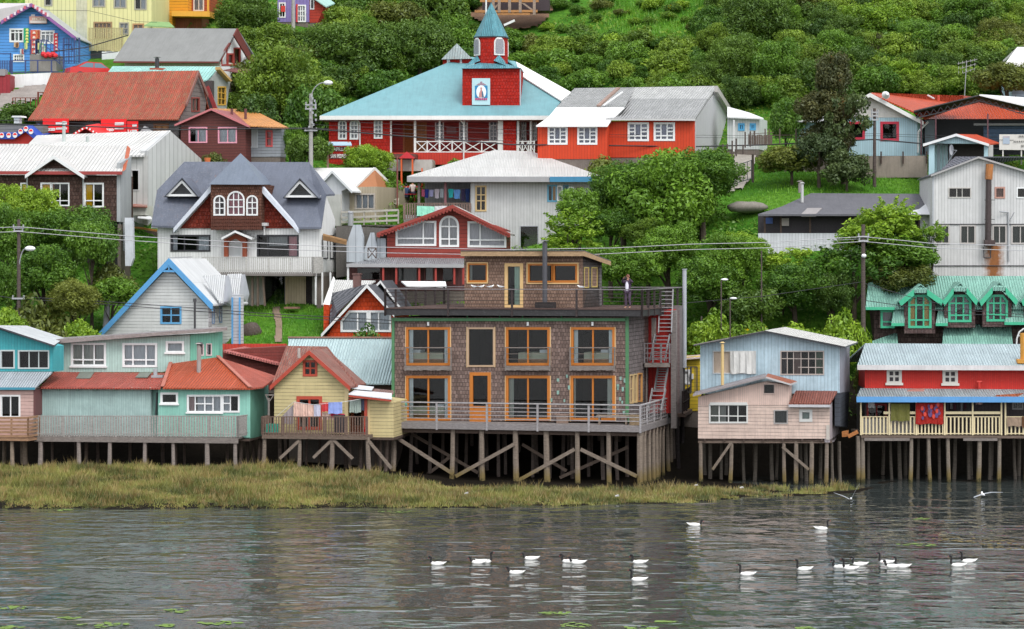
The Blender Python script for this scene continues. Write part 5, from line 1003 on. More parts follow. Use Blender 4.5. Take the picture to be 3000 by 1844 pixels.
mb=MB(); mb.tube(b.P(1605,935,4.),b.P(1605,880,4.),.1,.1,8); b.part(mb,'roof_vent',P_((.5,.06,.03))); mb=MB(); mb.bar(b.P(1505,880,4.5),b.P(1565,912,4.),.08); b.part(mb,'roof_bracket',WHP)
mb=MB(); mb.polytube([b.P(1510,1125,0),b.P(1418,1218,0),b.P(1415,1410,0)],.07,6); b.part(mb,'downpipe',WHP)
mb=MB(); c=b.P(1118,880,-.8); mb.tube(c,c+Vector((.15,-.3,.1)),.3,.12,10); mb.bar(c,b.P(1070,915,-.55),.04); b.part(mb,'satellite_dish',WHP)
mb=MB(); a=b.P(845,1512,-2.5);c=b.P(1500,1438,-2.5); mb.box((a.x,-2.5,a.z-1.),(c.x,-2.2,c.z)); TL(b,mb,'garden_wall',P_((.3,.25,.21),.8),'low brown concrete wall with thin posts below the pale blue house','wall')
for x in (1075,1278,1495):
    mb=MB(); mb.bar(b.P(x,1400,-2.6),b.P(x,1512,-2.6),.1); TL(b,mb,'wall_post',M('wood',(.1,.07,.06)),'thin dark post standing along the low wall below the pale blue house','post','thin posts along the low brown wall')

b=Bld(4,'open_shed','open sided market shed with dark steel truss roof','shed',1420,1420,187.,-10)
mb=MB(); A=b.P(1375,1022,-.5);B2=b.P(1978,876,-.5);C_=b.P(2600,1010,-.5); dv=Vector((0,8,0)); mb.prism([A,B2,B2+dv,A+dv],(0,0,-.08)); mb.prism([B2,C_,C_+dv,B2+dv],(0,0,-.08)); b.part(mb,'roof',P_((.05,.05,.055)))
b.slab([(1982,872,-.6),(2700,1040,-.6),(2700,950,5.),(2400,900,5.)],P_((.72,.72,.72),.2,.4),.1,name='white_roof')
for v in (-.3,3.,6.):
    mb=MB(); T=[(1400+i*64,1040-i*15.+ (max(0,i-9))*30) for i in range(18)]
    for i in range(17):
        x0,y0=T[i];x1,y1=T[i+1]; d0=min(52,26+abs(i-9)*5); mb.bar(b.P(x0,y0+d0,v),b.P(x1,y1+d0,v),.07); xm=(x0+x1)/2; mb.bar(b.P(x0,y0+d0,v),b.P(xm,(y0+y1)/2+4,v),.04); mb.bar(b.P(xm,(y0+y1)/2+4,v),b.P(x1,y1+d0,v),.04)
    b.part(mb,'roof_truss',BLK)
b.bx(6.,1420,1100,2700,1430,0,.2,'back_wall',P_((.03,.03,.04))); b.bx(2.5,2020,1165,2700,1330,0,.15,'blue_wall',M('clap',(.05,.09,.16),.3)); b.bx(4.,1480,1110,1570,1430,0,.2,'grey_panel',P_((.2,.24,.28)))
b.bx(2.,1930,1140,2700,1160,0,.15,'beam',P_((.2,.2,.2)));
for x in (1445,1580,2060): mb=MB(); mb.bar(b.P(x,1050,-.2),b.P(x,1430,-.2),.1); b.part(mb,'post',P_((.1,.04,.05)))

b=Bld(4,'gatehouse','small pale blue gabled shelter with red roof and thick blue pillar','shelter',1510,1660,182.,-10)
LB=P_((.40,.58,.64),.3)
b.wall(b.F,[(1500,1325),(1768,1250),(2050,1328)],M('vert',(.42,.6,.66),.14,.2),.3,name='gable_wall')
b.gable((1768,1238),(1462,1332),(2072,1332),M('corr',(.58,.07,.02),.2,.3),-.3,3.,.08,P_((.72,.73,.74)),.16)
b.slab([(2065,1330,-.3),(2165,1318,2.6),(1960,1243,2.6),(1768,1238,-.3)],M('corr',(.58,.07,.02),.2,.3),.09)
for x0,x1,y in ((1515,1568,1700),(2025,2062,1500)): b.bx(.0,x0,1335,x1,y,0,.5,'pillar',LB)
b.bx(1.8,1568,1335,1690,1620,0,.1,'side_panel',LB); b.bx(2.6,1560,1335,2070,1520,0,.1,'dark_recess',P_((.04,.03,.03))); b.bx(.1,2065,1340,2110,1460,0,.4,'planter',P_((.5,.5,.48)))
p=b.P(1600,1610,.4);q=b.P(1720,1560,.4); b.rail(p,q,2.1,P_((.12,.14,.16)),1,(.97,),.2,pw=.05,name='gate')
mb=MB(); c=b.P(1725,1385,-1.); n=12
for i in range(n): mb.face([c,c+Vector((.14*math.cos(2*math.pi*i/n),-.1,.38*math.sin(2*math.pi*i/n))),c+Vector((.14*math.cos(2*math.pi*(i+1)/n),-.1,.38*math.sin(2*math.pi*(i+1)/n)))])
mb.polytube([c,c+Vector((.35,-.3,-.05)),c+Vector((-.1,0,-.6)),b.P(1690,1500,-1.)],.02,5); TL(b,mb,'satellite_dish',P_((.3,.31,.34)),'grey satellite dish on the roof before the blue gatehouse','dish')
mb=MB(); mb.prism([b.P(2166,1384,-1.5),b.P(2640,1388,-1.5),b.P(2640,1242,-1.5),b.P(2166,1242,-1.5)],(0,.06,0)); mb.bar(b.P(2200,1384,-1.4),b.P(2200,1520,-1.4),.08); mb.bar(b.P(2370,1384,-1.4),b.P(2370,1520,-1.4),.08)
o=TL(b,mb,'notice_board',P_((.62,.6,.55),.3),'cream notice board with faint black lettering at the right edge','sign'); Mi=o.matrix_basis.inverted()@b.M
for x0,y0,x1,y1,c in ((2200,1258,2262,1330,(.35,.42,.5)),(2205,1262,2258,1270,(.5,.35,.35)),(2262,1292,2300,1296,(.1,.1,.1)),(2166,1290,2200,1294,(.2,.2,.2))):
    mb=MB(); mb.prism([Mi@b.P(x0,y1,-1.54),Mi@b.P(x1,y1,-1.54),Mi@b.P(x1,y0,-1.54),Mi@b.P(x0,y0,-1.54)],(0,.01,0)); mb.build('printed_mark',P_(c,.3),o)
for wd,x0,y0,x1,y1 in (('IIII-',2345,1250,2420,1272),('IIIIII',2300,1300,2390,1318),('III',2368,1338,2392,1362)):
    mid=Mi@((b.P(x0,y1,-1.55)+b.P(x1,y0,-1.55))/2); t_=text(wd,1.,P_((.03,.03,.03),.0),o,Matrix.Translation(mid)@Matrix.Rotation(math.pi/2,4,'X')); wv=max(v.co.x for v in t_.data.vertices)*2; hv=max(v.co.y for v in t_.data.vertices)*2
    t_.scale=((b.P(x1,y0,-1.5)-b.P(x0,y0,-1.5)).x/wv,(b.P(x0,y0,-1.5)-b.P(x0,y1,-1.5)).z/hv,1)

b=Bld(4,'house','tall white and blue house with pale roof at the upper right edge','house',2285,900,199.,-3)
b.wall(b.F,[(2285,645),(2900,645),(2900,1100),(2285,1100)],M('clap',(.38,.5,.62),.3,.2),6.,[win(2325,702,2420,830,1,1,(.55,.52,.45),.12,((0,1,(.3,.22,.25)),))])
b.slope((2180,640),(2900,640),(2900,435),(2332,435),P_((.62,.6,.58),.3),-.9,4.5,True,.2,P_((.7,.65,.65)),.35)

# ================================================================= tall pale building (zone 8)
b=Bld(8,'building','tall grey white metal clad building with long rusty stove pipe','building',1545,1200,172.,-3)
TG=M('vert',(.6,.6,.6),.2,.45)
a_=b.F.at(2115,900); 
TGS=M('vert',(.6,.6,.6),.2,.45,0,None,(a_[0]-.75,a_[1]-2.3,a_[0]+.75,a_[1]+.6))
gw=lambda x0,x1:win(x0,698,x1,862,2,1,(.45,.42,.4),.09,((0,1,(.08,.09,.08)),))
b.wall(b.F,[(1545,228),(1975,75),(2420,208),(2900,350),(2900,1330),(1545,1330)],TGS,8.,[win(1700,350,1902,438,3,1,(.5,.48,.45),.06,None,vb=[.36,.62]),win(2130,348,2212,440,1,1,(.45,.25,.2),.1,((0,1,(.3,.15,.12)),)),win(2150,360,2190,430,1,1,WHITE,.09,None) if 0 else win(2330,350,2410,440,1,1,WHITE,.08,None),gw(1574,1702),gw(1808,1942),gw(2108,2228),gw(2282,2440)])
b.gable((1975,62),(1535,232),(2800,310),M('corr',(.1,.1,.12),.2,.5),-.3,8.5,.08,P_((.35,.34,.34)),.1)
b.slab([(1620,190,2.),(1960,62,2.),(2600,60,8.),(1760,60,8.)],M('corr',(.11,.11,.14),.2,.5),.06,name='rear_roof')
for y in (685,1068): mb=MB(); mb.bar(b.P(1550,y,-.04),b.P(2900,y,-.04),.05,.05); b.part(mb,'flashing',BLK)
b.bx(0,1548,228,1562,1330,-.05,.0,'corner_board',P_((.4,.42,.45)))
RST=P_((.4,.15,.04),1.)
mb=MB(); mb.tube(b.P(2062,840,-.45),b.P(2068,272,-.45),.2,.18,10); o=b.part(mb,'stove_pipe',P_((.05,.035,.035),.5)); mb=MB(); mb.tube(b.P(2068,272,-.45),b.P(2078,130,-.45),.24,.24,10); b.part(mb,'rusty_pipe_top',RST,parent=o)
b.bx(-.2,2025,832,2120,885,-.5,.1,'pipe_box',P_((.06,.035,.035),.6)); mb=MB(); mb.polytube([b.P(2020,895,-.3),b.P(2025,995,-.3),b.P(2085,995,-.3),b.P(2082,890,-.3)],.04,5); b.part(mb,'bracket',BLK)
for y in (462,640): mb=MB(); mb.bar(b.P(2030,y,-.45),b.P(2125,y,-.45),.04); b.part(mb,'pipe_stay',BLK)
mb=MB(); mb.polytube([b.P(2252,1030,-.1),b.P(2248,575,-.1),b.P(2170,568,-.3)],.05,6); mb.polytube([b.P(2258,660,-.1),b.P(2305,575,-.3)],.03,5); b.part(mb,'service_mast',METAL)

b=Bld(8,'open_shed','long low shed with dark flat roof and white boarded front beside the tall pale building','shed',0,950,175.,-4)
DRF=M('plain',(.11,.11,.125),None,.6,0,.8)
b.slab([(-60,592,-.8),(1430,592,-.8),(1538,405,6.),(430,398,6.),(160,520,2.)],DRF,.12,name='roof')
b.slab([(1250,585,-.85),(1540,590,-.85),(1540,455,3.),(1425,545,.2)],P_((.7,.71,.73),.3,.4),.06,name='white_roof'); b.slab([(340,588,-.75),(475,588,-.75),(530,535,1.),(395,535,1.)],P_((.3,.28,.28),.5),.0+.19,name='roof_patch')
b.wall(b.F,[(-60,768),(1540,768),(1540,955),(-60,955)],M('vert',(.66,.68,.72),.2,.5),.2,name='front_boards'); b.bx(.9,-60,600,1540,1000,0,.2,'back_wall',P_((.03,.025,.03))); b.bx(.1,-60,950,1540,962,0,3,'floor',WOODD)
b.wall(.1,[(1432,600),(1542,600),(1542,960),(1432,960)],P_((.6,.6,.62),.5),.3,name='end_wall')
for x in (2,150,420,780,1110,1425): mb=MB(); mb.bar(b.P(x,600,.1),b.P(x,770,.1),.12); b.part(mb,'post',WOODD)
b.bx(.6,150,630,225,700,0,.1,'white_chest',P_((.5,.45,.42))); b.bx(.7,10,625,75,680,0,.1,'blue_sheet',P_((.05,.1,.3)))
pipe(b,347,315,485,3.,.1,P_((.5,.5,.5),.4,.35)); pipe(b,328,300,395,4.5,.13,P_((.3,.27,.25),.6),True)
for x in (1490,60,700,1050): mb=MB(); mb.bar(b.P(x,960,.3),b.P(x,1160,.3),.14); b.part(mb,'post',WOODG)
mb=MB(); a=b.P(180,470,9);c=b.P(425,378,9); mb.prism([b.P(180,470,9),b.P(300,470,9),b.P(420,410,9),b.P(180,410,9)],(0,1,0)); o=TL(b,mb,'cargo_box',P_((.02,.3,.22),.3),'small green box with pale lid on the lawn above the dark roofed shed','box')
mb=MB(); mb.prism([b.P(172,415,8.8),b.P(425,395,8.8),b.P(415,378,9.6),b.P(200,374,9.6)],(0,0,.08)); mb.v=[tuple(o.matrix_basis.inverted()@b.M@Vector(v)) for v in mb.v]; mb.build('lid',P_((.6,.72,.45),.2),o)

# ================================================================= green chalet
b=Bld(8,'house','shingled house under a jade green corrugated roof with arched dormer windows','house',1010,1770,165.,-3)
JAD=M('corr',(.26,.52,.43),.16,.7); JT=P_((.05,.42,.24),.3); CSH=M('shingle',(.13,.085,.08),.22,.8)
b.wall(.9,[(1010,1450),(2900,1450),(2900,1800),(1010,1800)],CSH,6.,name='wall')
b.slab([(932,1456,-.3),(1240,1456,-.3),(2900,1456,-.3),(2900,1165,3.2),(1095,1160,3.2),(955,1230,2.2)],JAD,.1)
b.bx(-.35,935,1450,1200,1476,0,.1,'fascia',JT)
GW_=lambda x0,x1,y1:win(x0,1340,x1,y1,3,2,(.05,.42,.24),.13,((0,.27,(.6,.38,.1)) if x0<1400 else (0,.3,(.3,.28,.3)),(.73,1,(.6,.38,.1)) if x0<1400 else (.7,1,(.3,.28,.3))),pts=[(x0,y1),(x1,y1),(x1,1395),(x1-40,1345),(x0+40,1345),(x0,1395)],hb=[.2,.72],vb=[.3,.7])
for k,(x0,x1,xa,L,Rr,y1,yt) in enumerate(((1335,1530,1440,1240,1650,1633,1235),(1705,1898,1805,1643,1972,1578,1220),(2058,2235,2165,1983,2340,1572,1215),(2440,2620,2540,2370,2720,1572,1215))):
    b.wall(-.5,[(x0-45,1400),(xa-25,1300),(xa+25,1300),(x1+45,1400),(x1+45,y1+60),(x0-45,y1+60)],CSH,2.,[GW_(x0,x1,y1)],name='dormer_wall')
    A=b.P(xa,yt,-.9);mb=MB(); 
    for xx,yy in ((L,1398),(Rr,1390)):
        Q=b.P(xx,yy,-.9); mb.prism([A,Q,Q+Vector((0,1.2,0)),A+Vector((0,3.2,0))],(0,0,-.08))
    o=b.part(mb,'dormer_roof',JAD)
    for xx,yy,sx in ((L,1398,1),(Rr,1390,-1)):
        mb=MB(); top=b.P(xa-sx*60,yt+50,-.96); Q=b.P(xx,yy,-.96); mb.prism([top,Q,Q+Vector((sx*.12,0,-.3)),top+Vector((sx*.0,0,-.38))],(0,.1,0)); b.part(mb,'bargeboard',JT,parent=o)
    mb=MB(); mb.prism([b.P(xa-62,yt+50,-.97),b.P(xa+62,yt+50,-.97),b.P(xa+55,yt+85,-.97),b.P(xa-55,yt+85,-.97)],(0,.08,0)); mb.prism([b.P(xa-62,yt+50,-.97),b.P(xa+62,yt+50,-.97),b.P(xa,yt+4,-.6)],(0,.05,0)); b.part(mb,'clipped_gable',JAD,parent=o)
for x0,x1,y0,y1 in ((1190,1290,1400,1600),(1600,1690,1400,1600),(2235,2900,1395,1590)): 
    b.slab([(x0-20,y1,-.75),(x1,y1,-.75),(x1,y0-30,.5),(x0+20,y0-30,.5)],JAD,.08,name='dormer_cheek'); b.bx(-.8,x0-20,y1-2,x1,y1+24,0,.08,'fascia',JT)
b.wall(.2,[(1055,1470),(1200,1470),(1200,1640),(1055,1640)],CSH,.5,[win(1080,1488,1190,1634,1,2,(.05,.42,.24),.12,((0,1,(.2,.2,.22)),),hb=[.3])],name='bay_wall')
b.slab([(1640,1790,-1.),(2290,1790,-1.),(2275,1612,.9),(1655,1605,.9)],JAD,.08,name='porch_roof'); b.slab([(930,1785,-.8),(1230,1785,-.8),(1225,1690,.9),(1200,1690,.9)],JAD,.08,name='porch_roof')
mb=MB(); mb.tube(b.P(1140,1200,3.),b.P(1140,1110,3.),.16,.16,10); b.part(mb,'chimney',P_((.13,.5,.4))); b.bx(2.8,1305,1170,1360,1250,-.2,.2,'roof_box',P_((.12,.48,.38)))
mb=MB(); mb.polytube([b.P(2325,1790,-1.2),b.P(2328,1740,-1.2),b.P(2350,1680,-1.2),b.P(2390,1650,-1.2),b.P(2480,1650,-1.2)],.05,5); mb.bar(b.P(2330,1715,-1.2),b.P(2480,1715,-1.2),.04); b.part(mb,'greenhouse_frame',WHP)

# ================================================================= red house with cream veranda (zone 12)
b=Bld(12,'stilt_house','red stilt house with silver corrugated roofs and a cream railed veranda hung with cloths','house',925,1180,151.5,-2,SHED)
SIL=M('corr',(.42,.52,.55),.16,.5); RD=M('vert',(.52,.018,.01),.12,.35)
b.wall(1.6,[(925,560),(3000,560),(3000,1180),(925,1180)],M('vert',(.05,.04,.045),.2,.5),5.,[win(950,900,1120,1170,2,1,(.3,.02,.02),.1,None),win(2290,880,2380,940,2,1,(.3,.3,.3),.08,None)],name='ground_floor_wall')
b.wall(1.55,[(925,560),(3000,566),(3000,770),(925,750)],RD,4.,[win(1140,582,1252,698,2,2,(.6,.57,.52),.15,None,sill=True,niche=1.),win(1655,586,1770,702,2,2,(.6,.57,.52),.15,((0,1,(.45,.5,.52)),),sill=True)],name='upper_wall')
b.slope((855,538),(3000,545),(3000,345),(928,335),SIL,1.,4.6,True,.1,P_((.62,.6,.6),.7),.26)
b.slope((848,830),(3000,832),(3000,765),(885,748),M('corr',(.33,.40,.42),.15,.8,.15,rc=(.35,.22,.18)),-.5,1.55,False,.08,P_((.1,.3,.6),.4),.3,name='veranda_roof')
b.slab([(2130,822,-.35),(2340,826,-.35),(2395,795,.6),(2150,800,.6)],M('corr',(.45,.13,.05),.2,.9,.5),.16-.1,name='rusty_sheet',) 
p=b.P(1315,775,.8); b.slab([(1310,778,.85),(1470,775,.85),(1480,750,1.5),(1340,755,1.5)],P_((.4,.2,.17),.8),.05,name='rusty_sheet')
CRM=P_((.68,.58,.36),.3)
for x in (888,1150,1400,1662,1920,2185,2222,2480,2740): b.bx(-.02,x-7,862,x+7,1182,-.06,.06,'veranda_post',CRM)
for x0,x1 in ((1098,1165),(1340,1400),(1655,2185)): b.bx(0,x0,964,x1,988,-.04,.02,'upper_rail',CRM)
for x0,x1 in ((888,1150),(1150,1400),(1400,1662),(1662,1920),(1920,2185),(2222,2480),(2480,2740)):
    p=b.P(x0,1178,0);q=b.P(x1,1178,0); b.rail(p,q,b.P(x0,1013,0).z-p.z,CRM,0,(1.,.06),.2,pw=.085,zlo=0,name='veranda_railing',th=.05)
p=b.P(888,1185,0); q=b.P(3000,1185,0); mb=MB(); mb.box((p.x,-.1,p.z-.14),(q.x,6.,p.z)); b.part(mb,'floor',WOODB); 
for x0,x1 in ((920,1340),(1835,2150)): b.bx(-.1,x0,1205,x1,1235,0,.15,'beam',WOODG)
b.bx(1.,895,1030,1380,1170,0,.04,'white_sheet',P_((.55,.52,.48),.4))
for x0,y0,x1,y1,c,lab in ((1165,892,1340,1052,(.13,.13,.035),'olive green blanket hanging over the cream veranda rail'),(1395,885,1650,1080,(.33,.02,.015),'red patterned blanket hanging over the cream veranda rail'),(2238,1016,2372,1100,(.3,.22,.16),'beige towel hanging on the right end of the veranda rail'),(2375,1010,2480,1110,(.12,.06,.03),'brown towel hanging at the right edge of the veranda rail')):
    o=cloth(b,x0,y0,x1,y1,-.16,M('cloth',c,.6),lab,amp=.03)
    if 'red pat' in lab:
        Mi=o.matrix_basis.inverted()@b.M; mb=MB()
        for i in range(16):
            x=1440+rnd.random()*180; y=905+rnd.random()*130; r=8+rnd.random()*14; mb.prism([Mi@b.P(x+r*math.cos(R(a)),y+r*1.4*math.sin(R(a)),-.225) for a in range(0,360,60)],(0,.008,0))
        mb.build('printed_pattern',P_((.1,.05,.16),.3),o); mb=MB()
        for x,y in ((1455,935),(1480,990),(1540,920),(1590,960),(1600,900),(1560,1010)): mb.prism([Mi@b.P(x+14*math.cos(R(a)),y+22*math.sin(R(a)),-.24) for a in range(0,360,45)],(0,.008,0))
        mb.build('printed_flowers',P_((.6,.05,.03),.3),o)
for i in range(7):
    x=1680+i*32; cloth(b,x,885,x+22,945+rnd.uniform(-10,25),.5,M('cloth',[(.06,.06,.07),(.2,.2,.22),(.08,.03,.05)][i%3],.4),'dark garment in the row drying under the veranda roof',group='dark garments drying in the veranda')
for x,c,lab in ((955,(.5,.5,.52),'white garment hanging at the left of the veranda'),(1950,(.5,.33,.3),'pinkish garment drying at the right of the dark garments')): cloth(b,x,868,x+60,900 if x>1000 else 930,.5,M('cloth',c,.4),lab)
mb=MB(); mb.tube(b.P(2395,520,1.6),b.P(2390,240,1.6),.22,.2,10); mb.box(b.P(2335,520,1.2),b.P(2460,480,1.8)); b.part(mb,'chimney',P_((.6,.28,.04),.7))
mb=MB(); mb.tube(b.P(1980,745,1.3),b.P(1980,690,1.3),.07,.07,8); mb.tube(b.P(1958,690,1.3),b.P(2005,690,1.3),.06,.06,8); b.part(mb,'vent',P_((.5,.03,.02)))
SDW=M('wood',(.17,.145,.12))
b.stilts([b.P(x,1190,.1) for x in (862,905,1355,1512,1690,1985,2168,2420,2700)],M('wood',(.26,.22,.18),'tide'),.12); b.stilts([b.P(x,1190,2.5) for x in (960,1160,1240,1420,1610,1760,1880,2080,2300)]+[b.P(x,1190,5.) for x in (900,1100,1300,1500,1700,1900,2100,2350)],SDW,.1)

# ================================================================= pale blue and pink house
b=Bld(12,'stilt_house','ramshackle stilt house, pale blue boards above and pink clapboard below','house',-614,1215,151.,-12,SHED)
LBL=M('vert',(.44,.58,.66),.2,.9); PK=M('clap',(.74,.57,.49),.2,1.); PKV=M('vert',(.7,.52,.45),.12,.7)
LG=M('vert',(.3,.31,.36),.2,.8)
tarp=win(-474,408,-82,612,1,1,(.5,.52,.53),.05,None,solid=P_((.45,.36,.28),.8)); 
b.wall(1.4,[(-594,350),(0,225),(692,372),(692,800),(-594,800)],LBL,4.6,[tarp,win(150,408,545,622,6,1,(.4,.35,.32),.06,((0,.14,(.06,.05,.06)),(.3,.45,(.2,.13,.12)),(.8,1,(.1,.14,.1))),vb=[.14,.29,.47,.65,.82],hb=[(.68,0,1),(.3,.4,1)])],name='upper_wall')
b.slab([(-655,345,.6),(0,218,.9),(185,183,5.6),(-300,300,5.6)],P_((.2,.18,.18),.5),.06,name='roof') ; b.slab([(0,216,.9),(742,364,.9),(862,322,5.8),(185,183,5.8)],M('corr',(.66,.65,.62),.12,.3),.09,name='roof',edge=BLK)
mb=MB(); mb.prism([b.P(-655,347,.62),b.P(0,222,.88),b.P(0,234,.88),b.P(-655,362,.62)],(0,.06,0)); b.part(mb,'roof_edge',BLK)
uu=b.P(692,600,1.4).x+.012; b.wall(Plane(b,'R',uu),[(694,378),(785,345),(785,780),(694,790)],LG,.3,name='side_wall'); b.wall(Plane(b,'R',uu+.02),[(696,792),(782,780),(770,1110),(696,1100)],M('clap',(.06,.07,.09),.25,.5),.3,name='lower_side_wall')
cloth(b,-320,408,-82,615,1.25,P_((.6,.6,.58),.5),'torn white tarpaulin hung over an upper opening of the pale blue house','tarpaulin','tarpaulin',amp=.09)
b.wall(b.F,[(-614,905),(-614,830),(0,690),(228,722),(228,905)],PKV,3.,[win(-10,712,92,800,1,1,(.5,.38,.34),.05,None)],name='upper_pink_wall')
b.wall(.03,[(-614,900),(602,900),(602,1215),(-614,1215)],PK,3.,[win(-506,878+24,-160,1066,4,2,(.6,.6,.58),.08,((0,.22,(.2,.2,.17)),(.25,.42,(.3,.3,.28))),vb=[.24,.5,.76],hb=[.36]),win(90,954,210,1074,1,1,(.35,.33,.32),.06,((0,1,(.1,.1,.1)),)),win(334,958,428,1046,1,1,(.62,.62,.6),.15,((0,1,(.35,.4,.38)),))],name='lower_pink_wall')
mb=MB(); mb.prism([b.P(-506,905,-.06),b.P(-160,905,-.06),b.P(-160,880,-.06),b.P(-506,880,-.06)],(0,.05,0)); b.part(mb,'window_head',P_((.6,.6,.58)))
b.slab([(-662,808,-.6),(12,640,-.5),(12,612,1.2),(-640,780,1.2)],M('corr',(.33,.3,.32),.15,.7),.1,name='low_roof',edge=P_((.3,.27,.27),.8)); b.slab([(10,640,-.5),(240,708,-.5),(302,684,1.2),(30,612,1.2)],M('corr',(.4,.12,.06),.15,.7,.3),.1,name='low_roof',edge=P_((.5,.48,.48)))
b.slab([(225,888,-.4),(605,890,-.4),(672,775,1.3),(290,770,1.3)],M('corr',(.24,.07,.045),.14,.8,.2),.08,name='bay_roof'); mb=MB(); mb.prism([b.P(222,900,-.42),b.P(605,902,-.42),b.P(605,926,-.42),b.P(222,924,-.42)],(0,.4,0)); b.part(mb,'bay_fascia',P_((.5,.5,.52),.6))
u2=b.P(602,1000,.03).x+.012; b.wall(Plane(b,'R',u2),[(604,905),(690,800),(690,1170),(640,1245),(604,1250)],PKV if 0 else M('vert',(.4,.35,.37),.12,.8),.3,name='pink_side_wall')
b.bx(0,570,1090,600,1225,-.04,.0,'flaking_corner',P_((.55,.5,.45),1.))
pipe(b,-389,340,720,.7,.09,P_((.62,.45,.2),.5),True)
mb=MB(); z=b.P(0,1218,.03).z; mb.box((.0,.1,z-.14),(u2,5.8,z)); b.part(mb,'floor',WOODD); 
for i in range(7): b.bx(.02,-560+i*180,1218,-545+i*180,1240,-.05,.3,'joist',WOODD)
b.bx(.1,-614,1236,620,1256,0,.15,'sill_beam',WOODB)
b.stilts([b.P(x,1240,.2) for x in (-590,-304,178,292,437,575)],STILT,.12); b.stilts([b.P(x,1240,2.5) for x in (-500,-400,-200,-80,60,380,620,690)]+[b.P(x,1240,4.8) for x in (-560,-350,-100,120,330,520,680)],SDW,.1)
b.braces([(-310,1255,-480,1500),(165,1290,410,1500)],.0,STILT,.15)
mb=MB(); a=b.P(715,1200,1.5); c=b.P(860,1150,1.5); mb.prism([a,b.P(770,1195,1.5),b.P(770,1140,1.5),b.P(712,1150,1.5)],(0,.4,0)); mb.bar(b.P(770,1195,1.4),c,.1,.2); TL(b,mb,'boat_bow',M('wood',(.5,.2,.07)),'small orange plank landing between the pink and the red stilt houses','landing')

b=Bld(11,'house','small bright yellow house with white door glimpsed between hotel and pale blue house','house',1600,700,160.,-6)
b.wall(b.F,[(1600,470),(1800,452),(1800,960),(1600,960)],M('clap',(.7,.5,.03),.22,.3),4.,[win(1600,585,1700,705,1,1,WHITE,.1,None,solid=WHP,name='door')])
b.slab([(1590,480,-.4),(1810,462,-.4),(1810,438,1.5),(1650,452,1.5)],P_((.6,.5,.47),.5),.08)
mb=MB(); mb.box(b.P(1705,665,-.15),b.P(1738,615,-.0)); b.part(mb,'meter_box',WHP); p=b.P(1595,800,-1.);q=b.P(1770,800,-1.); b.rail(p,q,1.6,DARKM,3,(1.,.06),.2,pw=.05,name='fence')

# ================================================================= middle: hip roofed white house (zone 6)
b=Bld(6,'house','white boxy house with broad white hipped roof and laundry in its open corner porch','house',1410,690,184.,-4)
WV2=M('vert',(.56,.57,.57),.2,.5); HR=M('corr',(.66,.66,.64),.11,.35)
WW=(.6,.38,.14)
b.wall(b.F,[(2012,275),(3135,275),(3135,1150),(2012,1150)],WV2,7.,[win(2062,335,2152,560,2,3,(.58,.42,.2),.1,None,hb=[.4,.66],vb=[.5]),win(2726,328,2804,472,2,1,(.12,.35,.5),.1,((.5,1,(.6,.28,.06)),)),win(2872,328,2912,402,2,1,(.12,.3,.42),.08,None),win(2975,338,3052,478,2,1,(.45,.4,.33),.1,((.0,1,(.35,.25,.05)),)),win(2470,702,2635,905,1,1,(.4,.42,.44),.05,None,niche=2.,name='basement_opening')])
for x0,y0,x1,y1 in ((2812,336,2856,466),(2917,346,2962,398)):
    mb=MB(); A=b.P(x0,y1,-.2);B2=b.P(x1,y1,-.4);C_=b.P(x1,y0,-.4);D=b.P(x0,y0,-.2); 
    for p_,q_ in ((A,B2),(B2,C_),(C_,D),(D,A)): mb.bar(p_,q_,.05,.1)
    b.part(mb,'open_casement',P_((.7,.72,.72)))
uR2=b.P(3135,500,0).x+.012; b.wall(Plane(b,'R',uR2),[(3137,285),(3262,285),(3262,1050),(3137,1050)],M('vert',(.42,.45,.42),.2,.6),.5,[win(3150,300,3220,480,1,1,(.3,.35,.3),.08,None,niche=.4)],name='side_wall')
b.wall(3.,[(1590,275),(2012,275),(2012,720),(1590,720)],M('vert',(.3,.3,.3),.2,.5),3.5,name='porch_wall')
e0=b.P(1425,243,-.9);e1=b.P(3238,247,-.9)
r0=b.P(2230,0,4.5);r1=b.P(2575,12,4.5); eM=b.P(2735,245,-.9); mb=MB(); mb.prism([e0,e1,r1,r0],(0,0,-.08)); e2=Vector((e1.x,9.9,e1.z)); e3=Vector((e0.x,9.9,e0.z)); mb.prism([e1,e2,r1],(0,0,-.08)); mb.prism([e3,e0,r0],(0,0,-.08)); mb.prism([e2,e3,r0,r1],(0,0,-.08)); b.part(mb,'roof',HR)
for x0,x1,m in ((1425,2738,P_((.33,.33,.34),.4)),(2742,3236,P_((.05,.22,.38),.3))):
    mb=MB(); A=b.P(x0,246,-.93);B2=b.P(x1,246,-.93); mb.prism([A,B2,B2-Vector((0,0,.36)),A-Vector((0,0,.36))],(0,.05,0)); b.part(mb,'fascia',m)
mb=MB(); mb.prism([e0-Vector((0,0,.36)),e1-Vector((0,0,.36)),e1+Vector((0,3.8,-.34)),e0+Vector((0,3.8,-.34))],(0,0,-.02)); b.part(mb,'soffit',P_((.3,.28,.28)))
for x,m in ((1535,WOODG),(1780,P_((.2,.08,.09)))): mb=MB(); mb.bar(b.P(x,275,-.2),b.P(x,600,-.2),.17); b.part(mb,'porch_post',m)
p=b.P(1395,640,-.5);q=b.P(2012,640,-.5); b.rail(p,q,b.P(1395,492,-.5).z-p.z,M('wood',(.28,.2,.17)),4,(1.,.05),.17,pw=.1,name='porch_railing'); mb=MB(); mb.box((p.x,-.6,p.z-.4),(q.x,3.,p.z)); b.part(mb,'porch_floor',WOODG); b.wall(-.2,[(1410,600),(2012,600),(2012,820),(1410,820)],P_((.5,.5,.5),.5),2.5,name='porch_base')
